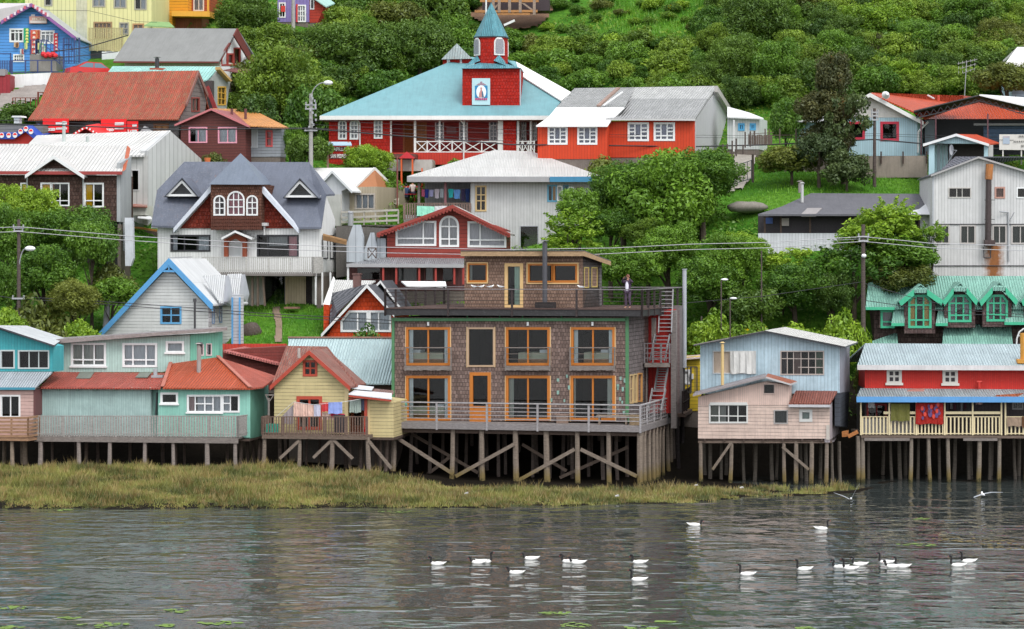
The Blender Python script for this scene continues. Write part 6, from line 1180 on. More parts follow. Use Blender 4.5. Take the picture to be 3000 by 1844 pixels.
cols=[(1560,365,1590,430,(.6,.15,.25),'pink'),(1585,362,1625,440,(.03,.05,.25),'navy blue'),(1630,368,1670,430,(.4,.4,.62),'lilac'),(1680,360,1722,445,(.62,.56,.62),'pale pink'),(1730,358,1762,440,(.5,.56,.6),'pale grey'),(1808,360,1852,440,(.05,.55,.55),'turquoise'),(1858,365,1915,450,(.15,.35,.72),'sky blue'),(1925,360,1960,470,(.05,.04,.09),'black'),(1962,355,2002,480,(.02,.04,.13),'dark navy')]
for x0,y0,x1,y1,c,nm in cols: cloth(b,x0,y0,x1,y1,.3,M('cloth',c,.5),'%s garment drying in the open porch of the hip roofed house'%nm,shirt=(x1-x0)>36)
mb=MB(); mb.bar(b.P(1545,357,.3),b.P(2012,357,.3),.02); TL(b,mb,'clothes_line',BLK,'dark clothes line across the porch of the hip roofed house','clothes line')
cloth(b,1518,515,1678,612,-.7,P_((.3,.72,.55),.2),'mint green sheet hung outside over the porch railing',y0b=522); cloth(b,1680,518,1790,600,-.7,P_((.6,.6,.62),.2),'pale grey sheet hung beside the mint green sheet',y0b=515)
b.bx(-.3,1410,600,1520,660,0,.2,'low_white_wall',WHP)

# beige house
b=Bld(6,'house','small beige house with white roof and wooden soffit beside the dark roofed house','house',820,690,187.,-20)
BG=M('vert',(.42,.36,.26),.2,.3); uB=b.P(1148,600,0).x
b.wall(b.F,[(820,345),(1148,338),(1148,700),(820,700)],BG,6.,[win(950,408,1125,542,3,1,(.42,.38,.33),.1,FULL,hb=[])])
rr=b.P(1128,165,2.6); b.slab([(560,165,2.6),(1128,165,2.6),(915,382,-.6),(800,382,-.6),(620,260,1.)],P_((.72,.72,.71),.15,.4),.08)
M_=P_((.33,.13,.05),.3); mb=MB(); A=b.P(1125,172,2.6);B2=b.P(922,375,-.6);C_=b.P(1322,368,4.5); mb.prism([A,C_,b.P(1150,345,1.5),b.P(930,340,-.3)],(0,0,-.06)); b.part(mb,'soffit',M_); mb=MB(); mb.bar(A,C_,.12,.2); mb.bar(A,B2,.12,.2); b.part(mb,'bargeboard',P_((.6,.6,.58)))
b.gable((735,190),(600,330),(918,378),P_((.6,.62,.62),.3),-1.6,2.,.1,P_((.62,.64,.65)),.18,name='front_roof'); b.wall(-1.4,[(640,330),(735,205),(880,350),(820,380),(820,690),(640,690)],P_((.48,.5,.52),.4),1.8,name='front_wall')
b.bx(-1.7,690,410,820,700,-.1,.1,'white_side_panel',P_((.5,.5,.47),.6)) 
p=b.P(820,700,-1.9);q=b.P(1345,680,-1.9); b.rail(p,q,b.P(820,575,-1.9).z-p.z,P_((.5,.47,.42),.6),5,(.25,.6,1.),0,th=.14,name='deck_railing'); b.bx(-1.8,820,690,1340,705,0,2,'deck',WOODG); b.wall(-.3,[(720,705),(1345,705),(1345,1100),(720,1100)],P_((.1,.09,.08),.8),2.,name='retaining_base')
mb=MB(); mb.tube(b.P(905,700,-2.4),b.P(905,590,-2.4),.2,.2,10); mb.tube(b.P(885,575,-2.4),b.P(925,585,-2.4),.12,.12,8); b.part(mb,'stove_pipe',METAL)

# red-brown arched window house
b=Bld(6,'house','brick red house with scalloped gable trim, arched centre window and grey metal porch roof','house',1240,985,175.,-3)
RB2=M('clap',(.27,.04,.028),.25,.25); lc=((0,1,(.55,.52,.56)),)
b.wall(b.F,[(1240,755),(1845,545),(2335,735),(2335,1000),(1240,1000)],RB2,6.,[win(0,0,0,0,2,2,WHITE,.13,lc,pts=[(1330,876),(1686,876),(1686,664),(1560,664),(1330,742)],vb=[.7],hb=[.26]),win(1732,615,1896,886,2,2,WHITE,.13,((0,1,(.5,.48,.5)),),'arch',hb=[.68,(.22,0,1)],vb=[.5]),win(0,0,0,0,2,2,WHITE,.13,lc,pts=[(1994,888),(2332,892),(2332,765),(2100,668),(1994,668)],vb=[.3],hb=[.25])])
b.gable((1845,508),(1145,768),(2378,772),M('corr',(.48,.45,.43),.18,.5),-.8,5.,.12,RB2 if 0 else P_((.27,.04,.028),.3),.24)
mb=MB(); 
for (xa,ya,xb,yb2) in ((1150,800,1840,548),(1850,548,2370,800)):
    for i in range(22): f=(i+.5)/22; x=xa+(xb-xa)*f; y=ya+(yb2-ya)*f; c=b.P(x,y,-.84); mb.prism([c+Vector((-.11,0,.1)),c+Vector((.11,0,.1)),c+Vector((.07,0,-.06)),c+Vector((0,0,-.11)),c+Vector((-.07,0,-.06))],(0,.05,0))
b.part(mb,'scalloped_trim',P_((.22,.03,.02)))
b.wall(2.,[(1870,505),(1990,510),(2400,700),(2400,780)],M('corr',(.48,.45,.43),.18,.5),.2,name='rear_gable') if 0 else None
b.slope((866,1052),(1952,1058),(1952,1000),(1205,990),M('corr',(.3,.31,.33),.13,.5),-2.,.0,False,.08,P_((.33,.33,.34)),.2,name='porch_roof')
b.wall(.3,[(880,1068),(1955,1068),(1955,1300),(880,1300)],M('vert',(.1,.03,.03),.2,.3),4.,[win(1340,1085,1520,1210,1,1,(.2,.05,.05),.08,((0,1,(.2,.2,.2)),)),win(1590,1085,1670,1210,1,1,(.2,.05,.05),.08,((0,1,(.35,.33,.33)),)),win(960,1085,1180,1200,1,1,(.1,.03,.03),.08,None),win(1750,1085,1850,1220,1,1,(.1,.03,.03),.08,None)],name='porch_wall')
for x in (880,1205,1325,1538,1690,1862,1945): b.bx(-1.9,x-9,1070,x+9,1240,0,.15,'porch_post',P_((.33,.04,.03),.3) if x>900 else WHP)
for i in range(3):
    x0,x1,y0,y1=((868,1022,690,1035),(1028,1145,762,1015),(1150,1230,815,1000))[i]
    b.wall(-.9+.5*i,[(x0,y1),(x0,y0+170),(x0+60,y0),(x1-30,y0),(x1,y0+110),(x1,y1)] if i<2 else [(x0,y1),(x0,y0),(x1,y0),(x1,y1)],M('vert',(.42,.46,.5),.5,.5),.6,name='metal_shed_panel')
mb=MB()
for p_,q_ in (((1065,905),(1140,1000)),((1140,905),(1065,1000)),((1065,905),(1140,905)),((1065,905),(1065,1000)),((1140,905),(1140,1000))): mb.bar(b.P(*p_,-1.6),b.P(*q_,-1.6),.06)
b.part(mb,'timber_frame',WOODD)
mb=MB()
for i in range(5): mb.bar(b.P(650,778+i*12,-2.+i*.2),b.P(868,835+i*8,-2.+i*.2),.1)
TL(b,mb,'timber_bundle',M('wood',(.5,.3,.15)),'bundle of orange timber poles leaning between the dark roofed house and grey panels','timber')
b.wall(1.,[(770,700),(1250,720),(1250,1100),(770,1180)],P_((.11,.1,.09),.8),2.,name='rear_dark_wall')

# orange red gable house
b=Bld(6,'house','orange red gabled cottage with dark slate roof and white bargeboards','house',700,1720,167.,-9)
OG=M('shingle',(.55,.06,.015),.22,.3); DSL=M('corr',(.075,.08,.095),.3,.4)
b.wall(b.F,[(690,1720),(790,1540),(1055,1265),(1300,1520),(1300,1725),(690,1725)],OG,5.,[win(822,1490,1045,1670,2,1,WHITE,.12,FULL,vb=[.62],pts=[(822,1670),(1062,1670),(1062,1490),(895,1490),(822,1580)]),win(1082,1490,1270,1670,2,1,WHITE,.12,FULL,vb=[.42])])
b.gable((1055,1242),(632,1702),(1308,1515),DSL,-.5,5.5,.12,WHP,.2)
b.slab([(712,1600,-.3),(780,1500,-.3),(1050,1238,2.8),(725,1322,2.8)],DSL,.1,name='main_roof')
b.slab([(650,1425,.8),(712,1430,.8),(760,1185,4.),(745,1165,4.)],P_((.7,.7,.69),.4),.1,name='white_roof'); b.slab([(715,1325,2.9),(960,1322,2.9),(1135,1205,5.),(755,1198,5.)],M('corr',(.68,.68,.66),.14,.3),.08,name='white_roof')
b.wall(.7,[(655,1425),(708,1430),(700,1720),(655,1720)],OG,3.,name='left_wall')
mb=MB(); mb.bar(b.P(965,1310,3.),b.P(965,1140,3.),.45,.45); mb.bar(b.P(965,1150,3.),b.P(965,1138,3.),.55,.55); b.part(mb,'chimney',P_((.16,.08,.07),.8))
b.gable((1180,1205),(1060,1330),(1400,1500),DSL,2.2,6.,.12,WHP,.16,name='second_roof'); b.slab([(1370,1210,4.5),(1780,1212,4.5),(1790,1260,3.5),(1420,1250,3.5)],WHP,.08,name='white_roof')
for i in range(6):
    pass
# ---------------------------------------------------------------- foundations down to the slope
for o in list(bpy.data.objects):
    if o.type=='EMPTY' and 'category' in o and o['category'] in ('house','building','barn','shed','chapel','kiosk house','shelter') and not o.name.startswith('stilt'):
        ws=[c for c in o.children if c.type=='MESH' and 'wall' in c.name]
        if not ws: continue
        for c in ws:
            co=np.array([v.co[:] for v in c.data.vertices]); lo=co.min(0); hi=co.max(0)
            if hi[2]-lo[2]<.5 or hi[1]-lo[1]<.2: continue
            Mx=Matrix.Translation(o.location)@Matrix.Rotation(o.rotation_euler.z,4,'Z'); gs=[]
            for x in (lo[0],hi[0]):
                for y in (lo[1],(lo[1]+hi[1])/2,hi[1]): w_=Mx@Vector((x,y,0)); gs.append(ground(w_.x,w_.y)-o.location.z)
            near=[c2 for c2 in ws if c2 is not c and min(v.co.z for v in c2.data.vertices)<lo[2]-.6 and min(v.co.x for v in c2.data.vertices)<(lo[0]+hi[0])/2<max(v.co.x for v in c2.data.vertices)]
            if near: continue
            if 'gable' in c.name or 'upper' in c.name or 'dormer' in c.name or 'bay' in c.name or 'tower' in c.name or 'belfry' in c.name or 'cupola' in c.name: continue
            if min(gs)<lo[2]-.05:
                mb=MB(); e=.04; mb.box((lo[0]+e,lo[1]+e,min(gs)-.4),(hi[0]-e,hi[1]-e,lo[2]+.002)); mb.build('foundation',P_((.16,.13,.11),.9),o)
# ---------------------------------------------------------------- foliage
def leafmesh(name,cen,crad,n,leaf,mat,squash=1.,up=.25,seed=1,pal=None,inner=.0):
    g=np.random.default_rng(seed); cen=np.asarray(cen); k=len(cen); w=np.asarray(crad)**2; idx=g.choice(k,n,p=w/w.sum())
    d=g.normal(size=(n,3)); d/=np.linalg.norm(d,axis=1)[:,None]; rr=np.asarray(crad)[idx]*(1-.45*g.random(n)**2)
    pos=cen[idx]+d*rr[:,None]*np.array([1,1,squash]); nrm=d*.9+g.normal(size=(n,3))*.55+np.array([0,0,up]); nrm/=np.linalg.norm(nrm,axis=1)[:,None]
    a=np.cross(nrm,g.normal(size=(n,3))); a/=np.linalg.norm(a,axis=1)[:,None]; b_=np.cross(nrm,a); s=leaf*(.55+.9*g.random(n))[:,None]
    v=np.stack([pos-a*s,pos-b_*s*.45+nrm*s*.1,pos+a*s,pos+b_*s*.45+nrm*s*.1],1).reshape(-1,3)
    cc=g.random(k)[idx]*.6+.4*g.random(n)
    return quads(name,v,n,mat,np.repeat(cc,4))
def quads(name,v,n,mat,cv,per=4):
    me=bpy.data.meshes.new(name); me.vertices.add(len(v)); me.vertices.foreach_set('co',np.ascontiguousarray(v,dtype=np.float32).ravel()); me.loops.add(len(v)); me.loops.foreach_set('vertex_index',np.arange(len(v),dtype=np.int32)); me.polygons.add(n); me.polygons.foreach_set('loop_start',np.arange(0,n*per,per,dtype=np.int32)); me.update(calc_edges=True)
    at=me.attributes.new('cv','FLOAT','POINT'); at.data.foreach_set('value',np.ascontiguousarray(cv,dtype=np.float32)); me.materials.append(mat); return me
def clumps(n,seed,lo=.45,flat=1.,bottom=-.7,lump=.25,cr=(.2,.34)):
    g=np.random.default_rng(seed); P=[]; 
    while len(P)<n:
        d=g.normal(size=3); d/=np.linalg.norm(d)
        if d[2]<bottom: continue
        r=lo+(1-lo)*g.random()**.6; lm=1+lump*(math.sin(3*d[0]+seed)+math.sin(4*d[1]+2*seed)+math.sin(3*d[2]+seed*.7))/2
        P.append(d*r*lm*np.array([1,1,flat])*.8)
    return np.array(P),g.uniform(cr[0],cr[1],n)
_LM={}
PAL={'mid':((.045,.115,.014),(.20,.36,.032)),'dark':((.035,.08,.013),(.15,.25,.03)),'fresh':((.11,.22,.015),(.38,.54,.045)),'olive':((.065,.085,.015),(.23,.26,.045)),'rust':((.04,.05,.017),(.14,.13,.04),(.32,.10,.03)),'gorse':((.07,.14,.015),(.20,.34,.035),(.9,.62,.01)),'fir':((.03,.055,.02),(.11,.15,.045)),'hill':((.075,.14,.016),(.28,.40,.04))}
def LM(kind,pal):
    k=(kind,pal)
    if k in _LM: return _LM[k]
    sp={'big':(210,.4,.95,26000,.034,(.12,.22),.32),'tree':(90,.42,.95,11000,.056,(.18,.3),.28),'shrub':(60,.3,.8,5500,.07,(.18,.34),.3),'airy':(70,.3,1.,3600,.062,(.09,.2),.5),'col':(90,.2,1.,8000,.06,(.16,.27),.18)}[kind[:-1]]
    sd=ord(kind[-1])*7+len(kind); c,r=clumps(sp[0],sd,sp[1],sp[2],-.6 if kind[:-1]!='shrub' else -.2,sp[6],sp[5])
    if kind.startswith('airy'):
        g=np.random.default_rng(sd); 
        for i in range(7):
            d=g.normal(size=3); d[2]=abs(d[2])+.6; d/=np.linalg.norm(d); c=np.concatenate([c,[d*(.8+.12*j) for j in range(4)]]); r=np.concatenate([r,[.1-.018*j for j in range(4)]])
    if kind.startswith('col'): c[:,:2]*=(1-.45*np.clip(c[:,2:3],-.3,1))
    _LM[k]=leafmesh('crown',c,r,sp[3],sp[4],leafmat('leaves_'+pal,*PAL[pal]),seed=sd); return _LM[k]
_TK={}
BARK=M('wood',(.10,.08,.06))
def trunkmesh():
    if 't' in _TK: return _TK['t']
    mb=MB(); g=random.Random(3); mb.tube((0,0,0),(.02,.01,.5),.06,.045,8); mb.tube((.02,.01,.5),(.0,.03,.95),.045,.02,7)
    for i in range(6):
        a=i*1.1; z=.35+.09*i; mb.tube((.01,.01,z),(.28*math.cos(a),.28*math.sin(a),z+.3),.024,.008,5)
    o=mb.build('trunk',BARK); me=o.data; bpy.data.objects.remove(o); _TK['t']=me; return me
def hit(px,py,lo=150.,hi=340.):
    ds=np.arange(lo,hi,.5); x=(px-1500)/FL*ds; z=CH+(HZ-py)/FL*ds; g=ground(x,ds); i=np.argmax(g>=z)
    return float(ds[i]) if (g>=z).any() else hi
def tree(px,py,rx,ry,pal,label,d=None,kind='tree',name='tree',cat='tree',group=None,trunk=True,ry2=None):
    """crown centre at photo point (px,py), half sizes rx, ry in photo pixels"""
    if d is None: d=hit(px,py+ry*.8,150 if py>300 else 198)
    s=d/FL; rxm,rzm=rx*s,ry*s; c=W(px,py,d+rxm*.3); gz=ground(c.x,c.y); kk=kind+rnd.choice('ab')
    if kind=='shrub' and not group: top=c.z+rzm; rzm=max(rzm,min((top-gz)*.8,rxm*1.3)); c.z=top-rzm
    root=empty(name,(c.x,c.y,min(gz,c.z)),rnd.uniform(0,6.28),label=label,cat=cat,group=group)
    st=3 if ry>1.7*rx else 1
    for q in range(st):
        o=bpy.data.objects.new('crown' if name!='shrub' else 'foliage',LM(kind+rnd.choice('ab'),pal)); COL.objects.link(o); o.parent=root; o.location=(0,0,c.z-root.location.z) if st==1 else (rnd.uniform(-.2,.2)*rxm,0,c.z-root.location.z+(q-1)*rzm*.58); o.scale=(rxm*1.08,rxm*rnd.uniform(.85,1.1),rzm*1.12) if st==1 else (rxm*(.95,1.05,.72)[q],rxm*(.95,1.05,.72)[q],rzm*.5)
    if trunk:
        t=bpy.data.objects.new('trunk',trunkmesh()); COL.objects.link(t); t.parent=root; h=max(1.,c.z+rzm*.4-root.location.z); hx=min(h*.9,rxm*1.5); t.scale=(hx,hx,h); t.location=(0,0,-.2)
    return root
LT=[ # px,py,rx,ry,pal,depth,kind,label
(70,610,95,75,'fresh',171,'big','bright green leafy tree before the left brown shingled house'),(215,690,120,95,'mid',170,'big','broad mid green tree below the brown shingled house, right of the tall dark pole'),(25,700,90,110,'mid',168,'big','dense green tree cut by the left edge behind the dark pole'),(130,805,115,95,'mid',166,'big','yellowish green tree behind the curved white lamp'),(270,720,65,90,'mid',167.5,'tree','dark green bushy tree beside the tall white end panel'),(30,850,70,80,'mid',164.5,'big','low tree at the left edge beneath the street lamp'),
(215,885,105,75,'olive',163.5,'big','olive brown bush left of the blue edged gable house'),(330,860,70,60,'mid',167,'tree','green bush against the left slope of the blue edged gable roof'),(120,940,110,60,'olive',161.5,'shrub','olive bush above the turquoise stilt house'),(30,950,60,60,'fresh',160.5,'shrub','light green bush at the left edge above the turquoise roof'),(240,965,60,40,'fresh',161,'shrub','yellow green bush above the mint green stilt house'),(330,805,75,50,'olive',168,'shrub','small olive shrub on the bank below the grey retaining wall'),
(820,270,125,140,'hill',None,'big','large rounded tree left of the street lamp and chapel'),(930,340,85,110,'mid',None,'tree','tree directly behind the concrete street lamp'),(755,350,70,70,'dark',196,'tree','dark tree above the orange roof of the maroon house'),(720,60,95,85,'dark',None,'big','dark green tree between the orange house and the purple house'),(850,410,45,60,'mid',193,'tree','slender green bush right of the grey annex with red window'),(905,440,60,55,'dark',190,'tree','dark hedge at the foot of the concrete street lamp'),
(1075,480,88,62,'fresh',191.5,'big','round bright green tree between the chapel sign and white roof'),(1110,545,70,45,'mid',190,'tree','darker lower tree behind the beige house with wooden soffit'),
(1040,160,130,110,'dark',None,'big','dark brownish green tree on the hill left of the chapel roof'),(1025,125,45,50,'rust',None,'shrub','reddish brown bush within the dark trees left of the chapel'),(1230,150,110,110,'dark',None,'big','dark green tree directly left of the chapel cupola'),(1130,260,90,70,'mid',None,'tree','green bush above the left slope of the chapel roof'),(1270,40,100,90,'dark',None,'tree','dark tree at the top edge left of the spire'),(1160,60,100,70,'olive',None,'tree','olive tree at the top edge above the brownish trees'),
(1950,600,215,170,'mid',176,'big','huge broad green tree in the middle right, between white hipped house and lawn'),(2060,520,120,90,'mid',178,'big','upper right lobe tree beside the small metal gate'),(1830,560,110,90,'mid',176.5,'big','leafy green tree against the right wall of the white hipped house'),(1680,670,85,55,'fresh',172,'airy','light green airy tree rising behind the penthouse roof, before the white hipped house'),(1660,720,95,45,'fresh',171,'airy','light green bush just above the penthouse roof'),(1760,500,70,55,'olive',184,'shrub','rose bush below the long red house'),
(1830,790,105,75,'mid',168,'big','green tree behind the right end of the hotel terrace'),(1960,740,120,90,'mid',169.5,'big','mid green tree between the two pairs of bright wires'),(2080,830,120,95,'mid',167,'big','broad tree behind the tall grey vent pipe'),(2175,735,100,60,'fresh',171,'big','light green tree left of the dark roofed shed'),(2150,760,110,80,'mid',168.5,'big','tree below the long white boarded shed front'),(2290,775,85,45,'fresh',169,'airy','airy light green tree before the white boarded shed front'),(2330,850,120,90,'mid',166.5,'big','tree right of the two small lamps in the thicket'),(2200,900,90,70,'dark',165,'tree','dark lower tree above the pale blue stilt house'),
(2440,870,90,80,'dark',166,'big','shaded tree left of the tall wooden pole'),(2580,690,130,65,'fresh',168.5,'tree','spreading light green tree in front of the long dark roofed shed'),(2610,640,80,60,'fresh',168,'airy','upper crown with upright shoots before the dark roofed shed'),(2640,745,105,60,'mid',167.5,'tree','green tree left of the tall pale building'),(2500,770,110,70,'mid',167,'airy','green tree behind the top of the tall wooden pole'),(2730,690,45,40,'fresh',168,'airy','leafy branch crossing the left edge of the tall pale building'),(2640,820,90,55,'olive',166.8,'tree','shaded olive bush above the green chalet roof'),(2070,960,70,45,'fresh',163,'shrub','yellow green bush left above the pale blue stilt house'),(2190,955,70,40,'gorse',163.5,'shrub','bush with small yellow flowers above the pale blue stilt house'),(2320,965,80,32,'fresh',163,'shrub','grassy light green bush above the white roof of the pale blue house'),(2480,955,80,40,'fresh',163,'shrub','bright green grassy bush left of the green chalet'),(2545,1120,40,60,'olive',157,'shrub','olive bush in the gap beside the red veranda house'),(2290,600,0,0,'mid',0,'','')
,(2430,320,78,160,'rust',185,'tree','tall columnar dark tree with rusty tips left of the pale blue house'),(2470,370,80,90,'fir',184,'airy','dark small leaved tree before the pale blue house'),(2320,470,90,55,'olive',184,'tree','olive brown round bush beside the lawn path'),(2480,500,75,60,'fir',182,'col','dark conifer bush on the lawn before the brown wall'),(2400,440,70,60,'fir',183,'tree','dark shrub at the foot of the rusty tipped tree'),(2300,360,50,70,'mid',191,'tree','green bush left of the pale blue annex'),
(2215,70,105,95,'dark',None,'big','big dark tree at the boundary between open thicket and woodland'),(2150,190,85,95,'dark',None,'big','dark tree above the small white shed with blue shutters'),(2275,210,90,100,'mid',None,'big','green tree just left of the rusty tipped columnar tree, higher up'),(2570,70,105,75,'fresh',None,'big','light green tree near the top edge above the red metal roof'),(2690,130,90,80,'mid',None,'big','mid green tree up the slope right of the light green one'),(2490,215,85,75,'dark',None,'big','dark tree behind the left slope of the red metal roof'),(2660,225,85,45,'fresh',None,'big','bright green tree directly behind the red metal roof'),(2830,60,95,75,'mid',None,'big','green tree near the top right, left of the brownish one'),(2745,205,70,65,'dark',None,'big','dark tree left of the tall thin antenna mast'),(2572,140,38,55,'rust',None,'tree','reddish brown dying tree in the woodland above the red roof'),(2930,120,80,70,'olive',None,'big','brownish olive tree near the right edge above the white roof'),(2375,40,60,60,'olive',None,'tree','pale olive tree near the yellow gorse at the top'),(2450,150,80,70,'mid',None,'big','green tree below the yellow gorse on the right'),(1800,130,60,40,'fresh',None,'shrub','wide light green bush below the yellow gorse'),(1640,180,75,45,'mid',None,'shrub','rounded bush above the left part of the grey corrugated roof'),(1560,130,55,40,'olive',None,'shrub','brownish bush right of the spire below the bare soil'),(1960,200,90,45,'hill',None,'shrub','broad low bush above the right part of the grey corrugated roof'),(1700,95,45,35,'dark',None,'shrub','dark small bush in the meadow right of the building site'),
(1790,665,85,60,'mid',174,'big','dense green tree filling the gap right of the white house basement'),(1700,610,60,55,'mid',174.5,'tree','leafy tree rising by the blue framed windows of the white house'),(1900,690,90,55,'hill',172,'big','darker green tree under the huge broad tree'),
(1300,80,60,60,'mid',None,'tree','small green tree just left of the spire'),(2950,230,80,60,'olive',197,'tree','brownish bush left of the tall white and blue house'),(1640,490,40,20,'olive',186,'shrub','low flowering shrub below the middle of the red house'),(1060,985,75,25,'mid',163.5,'shrub','small rounded bush before the orange red cottage windows'),(1330,480,35,22,'mid',193,'shrub','dark little bush below the chapel porch base'),(630,465,35,25,'olive',188,'shrub','potted leafy plant behind the slate blue pyramid roof'),(90,330,90,30,'dark',199,'shrub','dark shrub left of the rusty roof'),(20,350,50,30,'dark',198,'shrub','dark shrub at the left edge above the blue awning'),
]
for px,py,rx,ry,pal,d,kind,lab in LT:
    if rx: tree(px,py,rx,ry,pal,lab,d,kind,'tree' if kind!='shrub' else 'shrub','tree' if kind!='shrub' else 'shrub',trunk=kind!='shrub')
# hillside thicket: individual shrubs and trees
cnt=0
cnt={'t':0,'s':0}
for j,py in enumerate(range(-42,440,38)):
    for i in range(52):
        px=640+i*48+(j%2)*24+rnd.uniform(-26,26); y=py+rnd.uniform(-24,24)
        if px<1360 and not(690<px and y<330 and not(px>950+ (330-y)*1.2 and y>150)): continue
        if (px<960 and y<115) or px<760 and y<120: continue
        if 1370<px<1640 and -10<y<75: continue
        if 1280<px<2230 and (y>320 or hit(px,y+30)<(221 if px<1780 else 209)): continue
        if px>=2160 and y>330: continue
        if px>2740 and y>255: continue
        wooded=px>2080+60*math.sin(y*.05) or px<1300
        meadow=(1380<px<2100 and y<110)
        if wooded: pal=rnd.choice(['dark','dark','hill','hill','mid','mid','olive' if px>2800 or px<1100 else 'hill']); r=rnd.uniform(44,74); kind='tree' if rnd.random()<.75 else 'big'
        elif meadow: pal=rnd.choice(['fresh','mid','mid','gorse' if 1850<px<2080 else 'mid','olive']); r=rnd.uniform(16,34); kind='shrub'
        else: pal=rnd.choice(['hill','mid','mid','hill','mid']); r=rnd.uniform(26,64); kind='shrub' if rnd.random()<.7 else 'tree'
        if meadow and rnd.random()<.35: continue
        if cnt['t' if wooded else 's']>=270: continue
        lab='leafy green tree in the dense woodland on the hillside' if wooded else 'low green shrub in the thicket covering the open hillside'
        tree(px,y,r,r*(.85 if wooded else rnd.uniform(.6,.95)),pal,lab,None,kind,'tree' if wooded else 'shrub','tree' if wooded else 'shrub','woodland trees on the hillside' if wooded else 'shrubs of the hillside thicket',trunk=False); cnt['t' if wooded else 's']+=1
for px,py,r in ((1905,65,22),(1960,48,24),(2010,60,20),(2050,62,18),(1925,115,14),(1840,35,12),(2405,88,24),(2370,95,18),(2430,85,20),(1085,35,12),(1895,85,16),(1700,35,10)):
    tree(px,py,r,r*.75,'gorse','yellow flowering gorse bush on the hillside',None,'shrub','gorse_bush','bush','gorse bushes in flower on the hillside',trunk=False)
# carpet of undergrowth leaves and lawn grass
def scatter(name,x0,x1,y0,y1,n,size,pal,keep,h=(0,.35),seed=3,up=.9,kind='stuff',label=None,cat=None,blade=False):
    g=np.random.default_rng(seed); x=g.uniform(x0,x1,n); y=g.uniform(y0,y1,n); m=keep(x,y); x=x[m];y=y[m]; n=len(x); z=ground(x,y)
    bump=np.clip(wav(x*.8,y*.8)+.4,0,1.2); z=z+h[0]+(h[1]-h[0])*g.random(n)*bump
    if blade:
        a=g.uniform(0,6.28,n); dx=np.cos(a);dy=np.sin(a); s=size*(.6+.8*g.random(n)); w_=.02+.015*g.random(n); ln=g.uniform(.1,.6,n)*s; p=np.stack([x,y,z-.03],1)
        v=np.stack([p-np.stack([dy*w_,-dx*w_,0*w_],1),p+np.stack([dy*w_,-dx*w_,0*w_],1),p+np.stack([dx*ln,dy*ln,s],1)],1).reshape(-1,3); cv=np.repeat(np.clip(.5+.35*wav(x*.5,y*.6)+.3*(g.random(n)-.5),0,1),3); me=quads(name,v,n,leafmat('leaves_'+pal,*PAL[pal]),cv,3)
    else:
        nr=g.normal(size=(n,3))*.5+np.array([0,-.3,up]); nr/=np.linalg.norm(nr,axis=1)[:,None]; a=np.cross(nr,g.normal(size=(n,3))); a/=np.linalg.norm(a,axis=1)[:,None]; b_=np.cross(nr,a); s=size*(.5+g.random(n))[:,None]; pos=np.stack([x,y,z],1)
        v=np.stack([pos-a*s,pos-b_*s*.5,pos+a*s,pos+b_*s*.5],1).reshape(-1,3); me=quads(name,v,n,leafmat('leaves_'+pal,*PAL[pal]),np.repeat(np.clip(.45+.3*wav(x*.4,y*.4)+.5*(g.random(n)-.5),0,1),4))
    o=bpy.data.objects.new(name,me); COL.objects.link(o); return tag(o,label,cat,None,'stuff')
def pxof(x,y): return x/y*FL+1500
def pyof(x,y): return HZ-(ground(x,y)-CH)/y*FL
def keep_hill(x,y):
    p=pxof(x,y); q=pyof(x,y); return (p>-100)&(p<3100)&(q>-60)&~((p<640)&(y>188)&(p>-200)&(q>150))&~((p>1395)&(p<1600)&(q>-20)&(q<95))&~((p>1550)&(p<2500)&(q<150)&(wav(x,y,.3)>.1))&~((p>2120)&(p<2790)&(q<640)&(q>470))
scatter('undergrowth',-48,56,184,300,170000,.14,'hill',keep_hill,(0,.6),3,label='leafy undergrowth covering the hillside between bushes',cat='undergrowth')
def keep_bank(x,y): p=pxof(x,y); q=pyof(x,y); return (p>-100)&(p<3100)&~((p>715)&(p<975)&(y<176))&~((p>2130)&(p<2780)&(q<640)&(q>500))&(y>160.5)
scatter('bank_growth',-36,37,160,186,60000,.12,'mid',keep_bank,(0,.5),4,label='low leafy growth on the steep bank between the houses',cat='undergrowth')
PAL['lawn']=((.06,.20,.012),(.22,.44,.03))
scatter('lawn_grass',-36,37,160,196,150000,.16,'lawn',lambda x,y:(((pxof(x,y)>705)&(pxof(x,y)<985)&(y>163)&(y<178)&(np.abs(pxof(x,y)-815-12*np.sin(y*.8))>9+3*wav(x,y))&(np.abs(pxof(x,y)-885)>5+4*wav(x,y)))|((pxof(x,y)>2120)&(pxof(x,y)<2790)&(pyof(x,y)<650)&(pyof(x,y)>470)))&(y>160),(0,.05),5,label='short bright green lawn grass',cat='grass',blade=True)
scatter('meadow_grass',8,40,205,290,90000,.5,'lawn',lambda x,y:(pxof(x,y)>1550)&(pxof(x,y)<2500)&(pyof(x,y)<170)&(pyof(x,y)>-60),(0,.2),6,label='tall light green meadow grass high on the hillside',cat='grass',blade=True)
